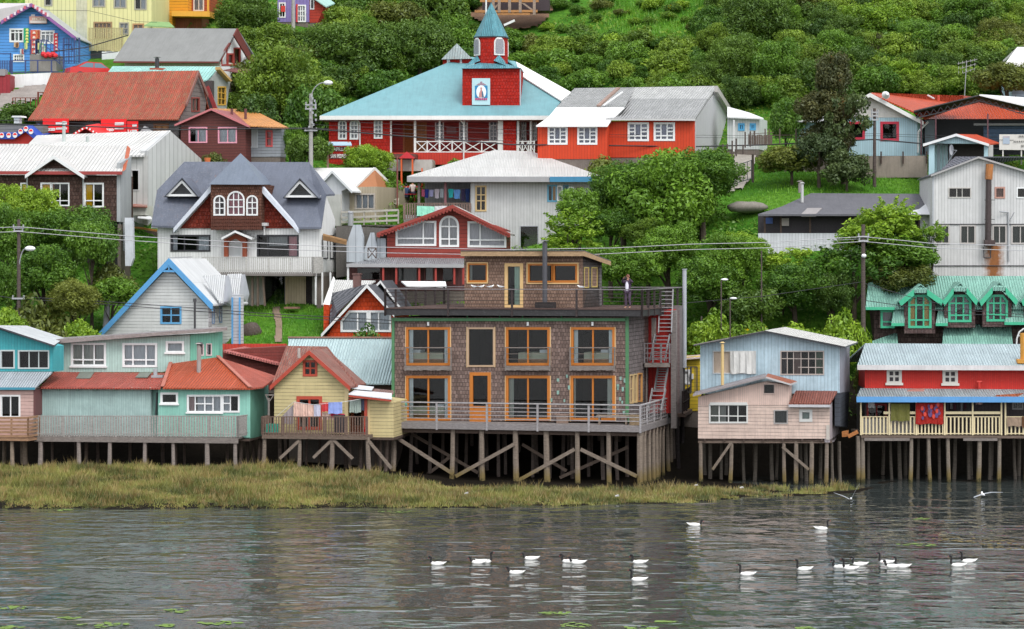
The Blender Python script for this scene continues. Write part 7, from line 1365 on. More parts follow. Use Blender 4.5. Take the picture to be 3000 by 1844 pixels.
# marsh grass
PAL['marsh']=((.075,.085,.02),(.40,.38,.10)); PAL['marshtip']=((.16,.11,.04),(.42,.32,.12))
def marsh(name,pal,n,seed,hh,keep,label):
    g=np.random.default_rng(seed); x=g.uniform(-34,24,n); y=g.uniform(135.,152.5,n); sd=shoreD(x); m=(y>sd-.15)&keep(x,y,g.random(n)); x=x[m];y=y[m];n=len(x); nb=11
    X=np.repeat(x,nb)+g.normal(0,.11,n*nb); Y=np.repeat(y,nb)+g.normal(0,.11,n*nb); Z=ground(X,Y)-.05; hgt=np.repeat(hh*(.55+.75*g.random(n))*(1+.55*wav(x*.8,y,.7)),nb)*(.6+.6*g.random(n*nb))*np.clip(.35+(Y-shoreD(X))*.3,.3,1.); a=g.uniform(0,6.28,n*nb); ln=hgt*g.uniform(.1,.75,n*nb); w_=.016+.016*g.random(n*nb)
    dx,dy=np.cos(a),np.sin(a); p=np.stack([X,Y,Z],1); q=np.stack([w_,0*w_,0*w_],1); v=np.stack([p-q,p+q,p+np.stack([dx*ln,dy*ln,hgt],1)],1).reshape(-1,3)
    cv=np.repeat(np.clip(.5+.55*np.repeat(wav(x*.7,y*1.1)+.5*wav(x*2.3,y*2.9),nb)+.5*(g.random(n*nb)-.5),0,1),3); o=bpy.data.objects.new(name,quads(name,v,n*nb,leafmat('leaves_'+pal,*PAL[pal]),cv,3)); COL.objects.link(o); tag(o,label,'grass',None,'stuff')
def kz(x,y,r): 
    p=pxof(x,y); back=np.interp(p,[0,600,1150,1350,1900,2200,2600],[149.6,149.8,147.5,145.3,145.3,146.8,147.4]); 
    return (p<2600)&(y<back+wav(x,y)*.5)&((p<2120)|((p<2300)&(wav(x*1.2,y*2)>-.25))|(wav(x*1.2,y*2)>.25))
marsh('marsh_grass','marsh',22000,7,.30,kz,'olive and brown marsh grass along the shore'); marsh('marsh_stalks','marshtip',3500,8,.44,kz,'tan dry stalks standing among the marsh grass')
# ---------------------------------------------------------------- poles, lamps, wires
CONC=P_((.36,.35,.33),.6); POLE=M('wood',(.12,.095,.085)); LAMPH=P_((.75,.76,.78),.1,.3)
def pole(px,y0,y1,d,r,mat,label,cat='pole',lamp=None,arms=(),name='utility_pole'):
    a=W(px,y0,d); g=ground(a.x,a.y); base=Vector((a.x,a.y,min(g,W(px,y1,d).z)-.3)); root=empty(name,base,label=label,cat=cat)
    mb=MB(); mb.tube((0,0,0),(0,0,a.z-base.z),r,r*.72,10); mb.build('shaft',mat,root)
    for (ya,w_) in arms: z=W(px,ya,d).z-base.z; mb=MB(); mb.bar((-w_,-.12,z),(w_,-.12,z),.09,.1); [mb.tube((s*w_*.85,-.12,z+.03),(s*w_*.85,-.12,z+.2),.035,.05,6) for s in (-1,1)]; mb.build('crossarm',METAL,root)
    if lamp:
        lx,ly,zs=lamp; e=W(lx,ly,d)-base; s=Vector((0,0,W(px,zs,d).z-base.z)); mb=MB(); pts=[]
        for i in range(9): f=i/8; pts.append(Vector((e.x*f**1.6,-.3*f,s.z+(e.z-s.z)*math.sin(f*math.pi/2)**.9)))
        mb.polytube(pts,.035,6); mb.build('lamp_arm',METAL,root); mb=MB(); dx=1 if e.x>0 else -1; mb.ball(pts[-1]+Vector((dx*.22,0,-.02)),.27,10,0,(1.25,.8,.62)); mb.build('lamp_head',LAMPH,root,weld=True)
    return root
pole(55,643,960,163,.14,POLE,'tall dark wooden pole with curved lamp before the left trees',lamp=(80,728,800),arms=((668,.35),(678,.3),(875,.4)))
pole(2529,658,1130,163,.16,POLE,'tall dark wooden pole left of the green chalet',arms=((694,.35),(706,.3)))
mb=MB(); mb.ball(W(2531,750,162.7),.16,8,0,(1,1,.8)); TL(None,mb,'pole_lamp',LAMPH,'small white lamp high on the wooden pole left of the green chalet','lamp',weld=True)
pole(911,275,520,187,.17,CONC,'concrete street lamp post left of the chapel',cat='street lamp',lamp=(953,243,290),arms=((308,.4),(320,.4),(383,.45)),name='street_lamp')
mb=MB(); 
for i in range(14): a=W(911+rnd.uniform(-10,12),285+i*7,186.7); mb.box(a,a+Vector((.12,.08,.16)))
TL(None,mb,'pole_fittings',METAL,'cluster of cable fittings on the concrete street lamp post','fittings')
pole(2562,318,560,184,.13,POLE,'dark pole standing before the pale blue house with red window',arms=((330,.25),(340,.25),(352,.25)))
pole(2055,927,1010,163.5,.07,POLE,'short thin grey pole above the left of the pale blue stilt house')
pole(1164,458,640,189,.07,P_((.2,.06,.05)),'thin rusty red post left of the playground')
pole(859,0,62,232,.2,CONC,'concrete pole before the purple house at the top edge'); pole(2231,735,800,164,.06,POLE,'thin pole with white cap in front of the long dark roofed shed'); pole(1424,0,16,232,.1,WHP,'short white post left of the spire top')
for px,py,lab in ((2121,822,'upper of the two small white lamps amid the trees behind the vent pipe'),(2147,877,'lower of the two small white lamps amid the trees behind the vent pipe')):
    r=W(px-8,py,162.5); base=ground(r.x,r.y); root=empty('street_lamp',(r.x,r.y,base),label=lab,cat='street lamp'); mb=MB(); mb.tube((0,0,0),(0,0,r.z-base),.05,.04,6); mb.build('shaft',POLE,root); mb=MB(); mb.ball((.2,0,r.z-base+.05),.17,8,0,(1.4,.7,.45)); mb.build('lamp_head',LAMPH,root,weld=True)
root=empty('antenna_mast',W(2822,290,200),label='tall thin mast with spiky antenna before the dark trees at right',cat='antenna'); h=W(2832,180,200)-W(2822,290,200); mb=MB(); mb.tube((0,0,-1.5),h,.04,.03,6); mb.build('mast',METAL,root); mb=MB()
for k in range(3):
    z=h.z-.2-.35*k; mb.bar(h+Vector((-.7+.2*k,0,-.2-.35*k)),h+Vector((.8-.1*k,0,.15-.35*k)),.05); 
    for i in range(5): c=h+Vector((-.6+.3*i,0,-.15-.35*k+.06*i)); mb.bar(c-Vector((.05,.3,.12)),c+Vector((.05,.3,.12)),.03)
mb.build('antenna',P_((.25,.25,.24)),root)
WB=P_((.03,.03,.035),.1); WL=P_((.42,.42,.44),.1,.4)
def wire(pts,d,r,mat,label,sag=0.):
    mb=MB(); P=[]
    for i in range(len(pts)-1):
        a=W(*pts[i],d if not isinstance(d,tuple) else d[0]+(d[1]-d[0])*i/(len(pts)-1)); b_=W(*pts[i+1],d if not isinstance(d,tuple) else d[0]+(d[1]-d[0])*(i+1)/(len(pts)-1)); n=5
        for k in range(n): f=k/n; p=a*(1-f)+b_*f; P.append(p)
    P.append(b_); mb.polytube(P,r,4); return TL(None,mb,'power_line',mat,label,'cable','overhead cables')
wire([(-30,669),(55,665),(362,691),(600,705),(930,721),(1480,732),(1800,727),(2020,716),(2240,711),(2529,694),(2735,714),(3040,722)],162.8,.02,WL,'upper of the two bright cables strung across the whole view above the hotel')
wire([(-30,682),(55,679),(362,704),(740,728),(1100,741),(1480,748),(1740,746),(2020,732),(2240,727),(2529,708),(2735,727),(3040,736)],162.8,.02,WL,'lower of the two bright cables strung across the whole view above the hotel')
wire([(55,870),(320,885),(600,905),(760,918),(1160,940)],163,.022,WB,'upper dark cable crossing the white gable above the stilt houses'); wire([(-30,865),(55,876),(320,893),(600,914),(760,926),(1160,950)],163,.022,WB,'lower dark cable crossing the white gable above the stilt houses')
wire([(1990,890),(2240,868),(2529,826)],163,.018,WB,'dark cable rising to the wooden pole from the vent pipe'); wire([(2529,830),(2700,880),(2860,912),(3040,925)],163,.018,WB,'dark cable sagging before the green chalet dormers'); wire([(2529,880),(2700,905),(2860,922),(3040,932)],163,.02,WB,'lowest dark cable before the green chalet dormers')
wire([(2240,715),(2529,700)],163,.012,WL,'thin bright cable left of the wooden pole near the shed')
wire([(-30,364),(170,368),(530,381),(740,378),(911,378),(1216,402),(1500,424),(2035,430),(2240,425),(2562,409),(2710,422),(3040,444)],186.3,.045,WB,'thick dark cable passing before chapel and red house')
wire([(-30,352),(530,370),(911,375),(1216,393),(1500,415)],186.3,.016,WB,'thin dark cable just above the thick cable before the chapel'); wire([(911,352),(1300,372),(1800,395),(2240,398),(2562,392),(2760,398),(3040,402)],186.5,.012,WB,'thin dark cable crossing the chapel porch windows'); wire([(911,365),(1300,385),(1800,402),(2240,405),(2562,398),(2760,405),(3040,412)],186.5,.012,WB,'second thin dark cable crossing the chapel porch windows')
wire([(120,30),(260,32),(400,64),(460,66)],215,.015,WB,'thin dark cable crossing the yellow house'); wire([(150,152),(250,140),(376,104)],209,.04,WB,'thick dark cable above the red car'); wire([(150,170),(260,162),(345,152)],209,.03,WB,'dark cable just above the red car roof')
# ---------------------------------------------------------------- people
def skin(name,J,E,mat,parent,lev=2,root='pelvis'):
    me=bpy.data.meshes.new(name); keys=list(J); me.from_pydata([J[k][0] for k in keys],[(keys.index(a),keys.index(b)) for a,b in E],[]); o=bpy.data.objects.new(name,me); COL.objects.link(o); o.modifiers.new('skin','SKIN')
    for i,k in enumerate(keys): r=J[k][1]; me.skin_vertices[0].data[i].radius=r if isinstance(r,tuple) else (r,r); me.skin_vertices[0].data[i].use_root=(k==root)
    m=o.modifiers.new('sub','SUBSURF'); m.levels=lev; m.render_levels=lev
    dg=bpy.context.evaluated_depsgraph_get(); nm=bpy.data.meshes.new_from_object(o.evaluated_get(dg)); bpy.data.objects.remove(o); nm.materials.clear(); nm.materials.append(mat)
    for p in nm.polygons: p.use_smooth=True
    o=bpy.data.objects.new(name,nm); COL.objects.link(o); o.parent=parent; return o
SKINM=P_((.5,.27,.18),.1,.6)
def person(loc,rz,pose,label,top,legs,hair,h=1.72,shirt=None,hat=None):
    root=empty('person',loc,rz,label=label,cat='person'); s=h/1.72
    def V(x,y,z): return (x*s,y*s,z*s)
    sit=pose=='sit'; hz=.48 if sit else .93
    J={'pelvis':(V(0,0,hz),(.13,.1)),'waist':(V(0,0,hz+.18),(.12,.09)),'chest':(V(0,0,hz+.38),(.15,.1)),'neck0':(V(0,0,hz+.53),.06),'neck':(V(0,-.01,hz+.6),.052),'head':(V(0,-.02,hz+.68),(.078,.09)),'crown':(V(0,-.01,hz+.77),(.07,.08))}
    E=[('pelvis','waist'),('waist','chest'),('chest','neck0'),('neck0','neck'),('neck','head'),('head','crown')]
    for sd,S in ((-1,'l'),(1,'r')):
        J['hip'+S]=(V(.09*sd,0,hz-.05),.085); 
        if sit: J['kn'+S]=(V(.11*sd,-.42,hz),.06); J['an'+S]=(V(.11*sd,-.44,.08),.042); J['to'+S]=(V(.12*sd,-.58,.04),.035)
        else: J['kn'+S]=(V(.1*sd,-.03,.5),.058); J['an'+S]=(V(.11*sd,.02,.09),.042); J['to'+S]=(V(.13*sd,-.14,.04),.035)
        J['sh'+S]=(V(.17*sd,0,hz+.47),.06)
        if pose=='photo': el=V(.3*sd,-.1,hz+.42); wr=V(.13*sd,-.24,hz+.62)
        elif sit: el=V(.24*sd,-.05,hz+.24); wr=V(.14*sd,-.3,hz+.2)
        else: el=V(.23*sd,.02,hz+.2); wr=V(.24*sd,-.08,hz-.02)
        J['el'+S]=(el,.042); J['wr'+S]=(wr,.03); w=Vector(wr); dd=(w-Vector(el)).normalized(); pm=w+dd*.07*s; J['pa'+S]=(tuple(pm),(.036,.018))
        E+=[('pelvis','hip'+S),('hip'+S,'kn'+S),('kn'+S,'an'+S),('an'+S,'to'+S),('chest','sh'+S),('sh'+S,'el'+S),('el'+S,'wr'+S),('wr'+S,'pa'+S)]
        side=dd.cross(Vector((0,0,1))).normalized(); 
        for k in range(4):
            f=pm+side*(k-1.5)*.018*s+dd*.03; t_=f+dd*(.05+.012*(1.5-abs(k-1.5)))*s+Vector((0,-.01,0)); J['f%d%s'%(k,S)]=(tuple(f),.009); J['t%d%s'%(k,S)]=(tuple(t_),.008); E+=[('pa'+S,'f%d%s'%(k,S)),('f%d%s'%(k,S),'t%d%s'%(k,S))]
        th=w+dd*.035*s-side*sd*.04*s; J['th'+S]=(tuple(th),.01); E.append(('wr'+S,'th'+S))
    body=skin('body',J,E,SKINM,root,1)
    def sub(nm,ks,es,mat,g=1.22):
        K={}
        for k in ks:
            r=J[k][1]; r=(r,r) if not isinstance(r,tuple) else r; K[k]=(J[k][0],(r[0]*g+.01,r[1]*g+.01))
        skin(nm,K,es,mat,root,1,ks[0])
    sub('jacket',['waist','pelvis','chest','neck0','shl','ell','wrl','shr','elr','wrr'],[('pelvis','waist'),('waist','chest'),('chest','neck0'),('chest','shl'),('shl','ell'),('ell','wrl'),('chest','shr'),('shr','elr'),('elr','wrr')],P_(top,.2,.9),1.18)
    sub('trousers',['pelvis','hipl','knl','anl','hipr','knr','anr'],[('pelvis','hipl'),('hipl','knl'),('knl','anl'),('pelvis','hipr'),('hipr','knr'),('knr','anr')],P_(legs,.2,.9),1.14)
    mb=MB(); hd=Vector(J['head'][0]); mb.ball(hd+Vector((0,.022,.05)),.1*s,10,0,(.92,1,1.02)); mb.build('hair',P_(hair,.2,.8),root,weld=True)
    if shirt: mb=MB(); c=Vector(V(0,-.135,hz+.2)); mb.ball(c,.15*s,8,0,(.62,.35,1.75)); mb.build('shirt',P_(shirt,.1,.9),root,weld=True)
    mb=MB(); 
    for sx in (-.032,.032): mb.ball(hd+Vector((sx*s,-.086*s,.02)),.011*s,6)
    mb.build('eyes',BLK,root); mb=MB(); mb.ball(hd+Vector((0,-.098*s,-.005)),.016*s,6,0,(.8,1,1.5)); mb.build('nose',SKINM,root,weld=True); mb=MB(); mb.ball(hd+Vector((0,-.085*s,-.045)),.02*s,6,0,(1.2,.5,.4)); mb.build('mouth',P_((.4,.12,.1)),root,weld=True)
    for sx in (-1,1): mb=MB(); mb.ball(hd+Vector((sx*.08*s,0,.01)),.022*s,6,0,(.5,.8,1.3)); mb.build('ear',SKINM,root,weld=True)
    return root
b=H; pz=zt+.015; pl_=H.M@Vector((H.P(1128,hz(1400),.2).x,.35,pz)); person(tuple(pl_),R(-35),'photo','person in purple jacket and white shirt taking a picture on the hotel terrace','',None,None) if 0 else person(tuple(pl_),R(-25),'photo','person in purple jacket and white shirt taking a picture on the hotel terrace',(.075,.05,.08),(.1,.07,.11),(.16,.06,.04),1.9,(.75,.72,.82))
mb=MB(); c=Vector((-.02,-.3,1.72)); mb.box(c-Vector((.07,.03,.05)),c+Vector((.07,.03,.05))); mb.tube(c+Vector((0,-.03,0)),c+Vector((0,-.1,0)),.035,.04,10)
camo=mb.build('camera_body',BLK,None,label='small dark camera held up by the person on the hotel terrace',cat='camera'); camo.location=pl_; camo.rotation_euler=(0,0,R(-25)); 
gp=lambda px,py,d:(lambda w:(w.x,w.y,w.z))(W(px,py,d))
TB=P_((.5,.02,.03),.3)
for px,py,rz,pose,lab,top,hr in ((1169,585,R(170),'sit','person with dark hair in grey and blue top seated left at the red table',(.3,.3,.42),(.03,.02,.02)),(1190,592,R(180),'sit','person in navy jacket sitting with back to the water at the red table',(.04,.07,.15),(.02,.015,.015)),(1209,583,R(200),'sit','person in pale shirt seated right at the red table',(.6,.5,.46),(.03,.02,.015))):
    person(gp(px,py,191.),rz,pose,lab,top,(.05,.05,.08),hr)
mb=MB(); c=Vector(W(1188,588,191.6)); mb.box(c+Vector((-.8,-.35,.72)),c+Vector((.8,.35,.78))); [mb.box(c+Vector((sx*.65-.04,-.04,-.6)),c+Vector((sx*.65+.04,.04,.73))) for sx in (-1,1)]; mb.box(c+Vector((-.8,-.8,.42)),c+Vector((.8,-.6,.46))); mb.box(c+Vector((-.8,.6,.42)),c+Vector((.8,.8,.46))); mb.bar(c+Vector((-.65,-.7,.43)),c+Vector((-.65,.7,.43)),.06); mb.bar(c+Vector((.65,-.7,.43)),c+Vector((.65,.7,.43)),.06); TL(None,mb,'picnic_table',TB,'red picnic table with three people beside the beige house','table')
root=empty('climbing_frame',W(1192,590,192.8),label='red and yellow playground climbing frame behind the picnic table',cat='playground'); mb=MB()
for x in (-.4,.4,1.1):
    for y in (0,.9): mb.bar((x,y,-1),(x,y,3.2 if x<1 else 2.4),.1)
mb.build('frame',P_((.6,.1,.02)),root); mb=MB(); mb.box((-.45,-.05,1.0),(1.15,.95,1.1)); mb.box((-.45,-.03,1.1),(-.38,.95,1.8)); mb.build('platform',TB,root); mb=MB(); mb.prism([(-.6,-.1,3.1),(.6,-.1,3.1),(0,-.1,3.6)],(0,1.1,0)); mb.build('peaked_top',TB,root)
# small things on the slope
b=Bld(6,'picket_fence','low cream picket fence on the grass left of the playground','fence',1150,505,189.,0); p=b.P(1150,515,0);q=b.P(1345,515,0); b.rail(p,q,.55,P_((.55,.52,.42)),4,(.8,.3),.25,pw=.1)
b=Bld(7,'metal_gate','tall dark metal bar gate beside the lawn path','gate',2105,335,185.,30); p=b.P(2105,330,0);q=b.P(2290,270,0); b.rail(p,q,b.P(2105,150,0).z-p.z,P_((.08,.09,.1)),1,(1.,.08,.5),.3,pw=.05,name='bars'); mb=MB(); mb.bar(b.P(2285,40,0),b.P(2285,300,0),.12); b.part(mb,'gate_post',POLE)
b=Bld(3,'garden_fence','thin dark posts and wires of the fence right of the grey gable','fence',2010,1440,184.,10)
for x,y0,y1 in ((2010,1330,1450),(2050,1330,1440),(2095,1300,1430),(2132,1280,1420),(2195,1340,1400),(2215,1220,1340),(2262,1215,1330),(2300,1210,1320)): mb=MB(); mb.bar(b.P(x,y0,0),b.P(x,y1+25,0),.09); b.part(mb,'post',POLE)
mb=MB(); mb.bar(b.P(2240,1240,.5),b.P(2480,1225,.5),.04); 
for i in range(14): mb.bar(b.P(2250+i*16,1250+rnd.uniform(-8,6),.5),b.P(2250+i*16,1335,.5),.1,.03)
b.part(mb,'palings',M('wood',(.16,.12,.1)))
b=Bld(4,'garden_fence','weathered fence of thin palings left of the pale blue annex','fence',0,1300,186.,6); 
mb=MB(); mb.bar(b.P(0,1250,0),b.P(300,1248,0),.04)
for x in (5,42,140,290): mb.bar(b.P(x,1190,0),b.P(x,1330,0),.08)
b.part(mb,'palings',M('wood',(.16,.12,.1)))
def rock(px,py,d,r,label,col,sz=(1,.8,.6)):
    mb=MB(); c=W(px,py,d); mb.ball(c,r,12,0,sz); mb.v=[(v[0]+.06*r*math.sin(v[2]*7+v[1]*5),v[1]+.05*r*math.sin(v[0]*6),v[2]+.05*r*math.sin(v[1]*5+v[0]*7)) for v in mb.v]; TL(None,mb,'rock',P_(col,.9,.9),label,'rock',weld=True)
rock(2188,608,180,.95,'grey rock mound at the left end of the lawn above the dark roofed shed',(.25,.23,.2),(1.5,.9,.42)); rock(735,975,169,.75,'dark boulder beside the grass track left',(.09,.07,.06),(1,.8,.9))
mb=MB(); c=W(608,463,187.5); mb.tube(c-Vector((0,0,.35)),c,.18,.24,12); TL(None,mb,'flower_pot',P_((.6,.16,.05)),'orange flower pot behind the slate blue pyramid roof','pot')
b=Bld(1,'retaining_wall','white painted retaining wall below the blue house','wall',95,860,207.,4); b.wall(b.F,[(95,690),(475,672),(470,790),(400,780),(95,862)],WHP,.5)
b=Bld(1,'street_railing','dark street railing with thin posts above the white retaining wall','railing',0,680,209.,2); 
mb=MB(); 
for y in (562,672): mb.bar(b.P(100,y,0),b.P(590,y-6,0),.07)
for x in (112,235,348,475,588): mb.bar(b.P(x,556,0),b.P(x,690,0),.1)
b.part(mb,'bars',NAV)
mb=MB(); mb.bar(b.P(-60,492,.6),b.P(98,498,.6),.06); mb.bar(b.P(98,490,.6),b.P(100,680,.6),.1)
for i in range(9): mb.bar(b.P(-40+i*16,560,.6),b.P(-40+i*16,670,.6),.07)
b.part(mb,'pickets',NAV)
b=Bld(1,'red_container','dark red metal container at the left edge below the white wall','container',-120,890,205.,0); b.wall(b.F,[(-120,690),(92,690),(92,860),(-120,900)],M('vert',(.28,.02,.03),.3,.4),2.); b.bx(0,-120,640,50,700,-.1,1.,'grey_top',P_((.25,.24,.25)))
b=Bld(1,'rusty_railing','rusty bar railing on the slope left of the rusty roof','railing',110,1000,200.,0); p=b.P(118,1000,0);q=b.P(352,1000,0); b.rail(p,q,b.P(118,905,0).z-p.z,M('wood',(.25,.07,.05)),2,(1.,.1),.35,pw=.07)
mb=MB(); mb.bar(b.P(352,850,0),b.P(352,1010,0),.12); mb.bar(b.P(352,855,0),b.P(420,855,0),.06); b.part(mb,'end_post',M('wood',(.25,.07,.05)))
# parked red car
def car(loc,rz,label):
    root=empty('parked_car',loc,rz,label=label,cat='car'); CP=P_((.55,.03,.03),.1,.25); CG=P_((.12,.2,.26),.1,.08)
    prof=[(-2.,.35),(2.,.35),(2.05,.62),(1.9,.82),(1.05,.92),(.45,1.36),(-.75,1.42),(-1.55,1.02),(-1.98,.95),(-2.08,.6)]
    mb=MB(); mb.prism([(x,-.8,z) for x,z in prof],(0,1.6,0)); mb.build('body',CP,root)
    for nm,P in (('window',[(.95,.95),(.42,1.3),(-.1,1.32),(-.1,.96)]),('window',[(-.18,.96),(-.18,1.32),(-.72,1.33),(-1.35,1.0)])):
        for y in (-.81,.79): mb=MB(); mb.prism([(x,y,z) for x,z in P],(0,.02,0)); mb.build(nm,CG,root)
    mb=MB(); mb.prism([(1.02,-.7,.96),(1.02,.7,.96),(.5,.62,1.35),(.5,-.62,1.35)],(.02,0,.02)); mb.build('windscreen',CG,root); mb=MB(); mb.prism([(-1.5,-.66,1.07),(-.82,-.6,1.41),(-.82,.6,1.41),(-1.5,.66,1.07)],(-.02,0,.025)); mb.build('rear_window',CG,root)
    for x in (-1.25,1.3):
        for y in (-.82,.66): mb=MB(); mb.tube((x,y,.32),(x,y+.18,.32),.32,.32,16); mb.build('wheel',BLK,root)
    return root
cw=W(272,214,209.5); car((cw.x,cw.y,W(272,216,209.5).z-.55),R(25),'red hatchback parked above the rusty roof, only its top showing')
# timber frame under construction at the top
b=Bld(2,'building_site','open timber frame of a building site at the top edge right of the spire','building site',2100,140,244.,-2)
TF=M('wood',(.55,.27,.11)); TD=M('wood',(.4,.3,.24))
mb=MB(); mb.bar(b.P(2100,12,0),b.P(2640,12,0),.2); b.part(mb,'top_beam',TF); mb=MB(); mb.bar(b.P(2050,108,0),b.P(2630,105,0),.22); mb.bar(b.P(2240,132,0),b.P(2560,132,0),.16); b.part(mb,'bottom_beam',TF)
for x in (2222,2276,2372,2470,2600): mb=MB(); mb.bar(b.P(x,0,0),b.P(x,118 if x<2600 else 140,0),.26); b.part(mb,'upright',TD)
for x0,y0,x1,y1 in ((2220,90,2290,20),(2480,20,2590,100)): mb=MB(); mb.bar(b.P(x0,y0,.05),b.P(x1,y1,.05),.16); b.part(mb,'diagonal',TD)
for x in (2260,2310,2370,2410): mb=MB(); mb.bar(b.P(x,105,0),b.P(x-12,132,0),.12); b.part(mb,'short_strut',TF)
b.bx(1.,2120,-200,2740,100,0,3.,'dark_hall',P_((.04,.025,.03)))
mb=MB(); mb.bar(b.P(2320,235,-3),b.P(2420,190,-3),.2); TL(b,mb,'plank',WHP,'pale plank lying on the bare soil right of the spire','plank')
# soil, road and tracks as thin sheets on the slope
def sheet(name,poly,mat,lift=.08,n=26,fill=True):
    x0=min(p[0] for p in poly);x1=max(p[0] for p in poly);y0=min(p[1] for p in poly);y1=max(p[1] for p in poly); mb=MB(); N=n
    def inside(x,y):
        c=False
        for i in range(len(poly)):
            (xa,ya),(xb,yb)=poly[i],poly[i-1]
            if (ya>y)!=(yb>y) and x<(xb-xa)*(y-ya)/(yb-ya)+xa: c=not c
        return c
    g=[[None]*(N+1) for _ in range(N+1)]
    for j in range(N+1):
        for i in range(N+1):
            px=x0+(x1-x0)*i/N; py=y0+(y1-y0)*j/N; d=hit(px,py,160,300); w_=W(px,py,d); g[j][i]=Vector((w_.x,w_.y,ground(w_.x,w_.y)+lift))
    for j in range(N):
        for i in range(N):
            if inside(x0+(x1-x0)*(i+.5)/N+rnd.uniform(-2,2),y0+(y1-y0)*(j+.5)/N+rnd.uniform(-2,2)): mb.face([g[j+1][i],g[j+1][i+1],g[j][i+1],g[j][i]])
    if mb.f: mb.build(name,mat,None,weld=True,kind='structure')
SOIL=P_((.20,.115,.07),.9,.95); ROADM=P_((.27,.24,.22),.8,.95)
sheet('bare_soil',[(1335,-20),(1400,20),(1380,60),(1480,110),(1585,85),(1620,40),(1600,-20)],SOIL,.35)
sheet('road',[(-60,300),(0,285),(140,240),(140,275),(100,300),(0,340),(-60,350)],ROADM,.15)
sheet('path',[(2150,455),(2215,450),(2205,520),(2180,560),(2130,575),(2150,520)],P_((.36,.33,.29),.8,.95),.2)
sheet('dirt_track',[(796,905),(818,905),(828,960),(824,1010),(804,1010),(808,960)],P_((.26,.19,.14),.8,.95),.1,20)
# ---------------------------------------------------------------- swans, gulls, algae
BWH=P_((.82,.81,.78),.05,.7); BBK=P_((.012,.01,.011),.1,.5); BRD=P_((.4,.02,.03),.1)
def sweep(path,mats_idx,mb_v,mb_f,mb_m,n=10):
    """path: (x,z,ry,rz) rings in the xz plane"""
    rings=[]
    for i,(x,z,ry,rz) in enumerate(path):
        a=path[max(0,i-1)];c=path[min(len(path)-1,i+1)]; tx,tz=c[0]-a[0],c[1]-a[1]; l=math.hypot(tx,tz) or 1; nx,nz=-tz/l,tx/l
        rings.append([len(mb_v)+k for k in range(n)])
        for k in range(n): t_=2*math.pi*k/n; mb_v.append((x+nx*rz*math.sin(t_),ry*math.cos(t_),z+nz*rz*math.sin(t_)))
    for i in range(len(path)-1):
        for k in range(n): j=(k+1)%n; mb_f.append((rings[i][k],rings[i][j],rings[i+1][j],rings[i+1][k])); mb_m.append(mats_idx[i])
    for r,mi in ((rings[0],mats_idx[0]),(rings[-1][::-1],mats_idx[-1])): mb_f.append(tuple(r)); mb_m.append(mi)
NECK={'up':[(.30,.13),(.345,.2),(.335,.30),(.325,.40),(.335,.47),(.37,.505),(.42,.50),(.45,.485)],'curl':[(.30,.13),(.35,.18),(.34,.27),(.31,.34),(.34,.40),(.40,.405),(.44,.375),(.455,.34)],'low':[(.30,.13),(.36,.17),(.38,.23),(.36,.28),(.375,.315),(.415,.315),(.45,.29),(.47,.27)],'tuck':[(.28,.13),(.33,.16),(.36,.22),(.35,.27),(.31,.29),(.27,.275),(.24,.24),(.22,.21)]}
_sw={}
def swan(px,py,flip,neck,label,s=1.):
    d=CH*FL/(py-HZ); w_=W(px,py,d)
    if neck not in _sw:
        body=[(-.43,.19,.01,.008),(-.36,.15,.05,.03),(-.25,.095,.11,.07),(-.1,.065,.155,.115),(.06,.055,.165,.125),(.2,.06,.125,.1),(.27,.09,.085,.08)]; nk=NECK[neck]; rr=[.075,.058,.05,.048,.05,.062,.05,.024]
        P=body+[(x,z,r,r) for (x,z),r in zip(nk,rr)]; V=[];Fc=[];Mi=[]; sweep(P,[0]*7+[1]*20,V,Fc,Mi); me=bpy.data.meshes.new('body'); me.from_pydata(V,[],Fc); me.materials.append(BWH); me.materials.append(BBK); me.polygons.foreach_set('material_index',Mi); [setattr(p,'use_smooth',True) for p in me.polygons]
        e=Vector((nk[-2][0],0,nk[-2][1])); f=Vector((nk[-1][0],0,nk[-1][1])); mb=MB(); dd=(f-e).normalized(); mb.tube(f-dd*.02,f+dd*.055,.018,.007,7); mb.ball(f-dd*.01+Vector((0,0,.014)),.017,6); o=mb.build('bill',BRD,None,weld=True); bm=o.data; bpy.data.objects.remove(o)
        mb=MB(); 
        for sy in (-1,1):
            q=[(-.32,.055*sy,.145),(-.15,.12*sy,.15),(.05,.135*sy,.145),(.17,.11*sy,.12),(.12,.15*sy,.08),(-.1,.165*sy,.07),(-.28,.09*sy,.1)]; mb.face(q)
            for k in range(4): mb.face([(-.3+.1*k,.07*sy+.02*k*sy,.155),(-.2+.1*k,.09*sy+.02*k*sy,.165),(-.18+.1*k,.14*sy,.10),(-.3+.1*k,.12*sy,.1)])
        o=mb.build('folded_wings',BWH); wm=o.data; bpy.data.objects.remove(o); _sw[neck]=(me,bm,wm)
    root=empty('swan',(w_.x,w_.y,-.01),(math.pi if flip else 0)+rnd.uniform(-.25,.25),label=label,cat='swan',group='black necked swans on the water'); root.scale=(s,s,s)
    for nm,m in zip(('body','bill','folded_wings'),_sw[neck]): o=bpy.data.objects.new(nm,m); COL.objects.link(o); o.parent=root
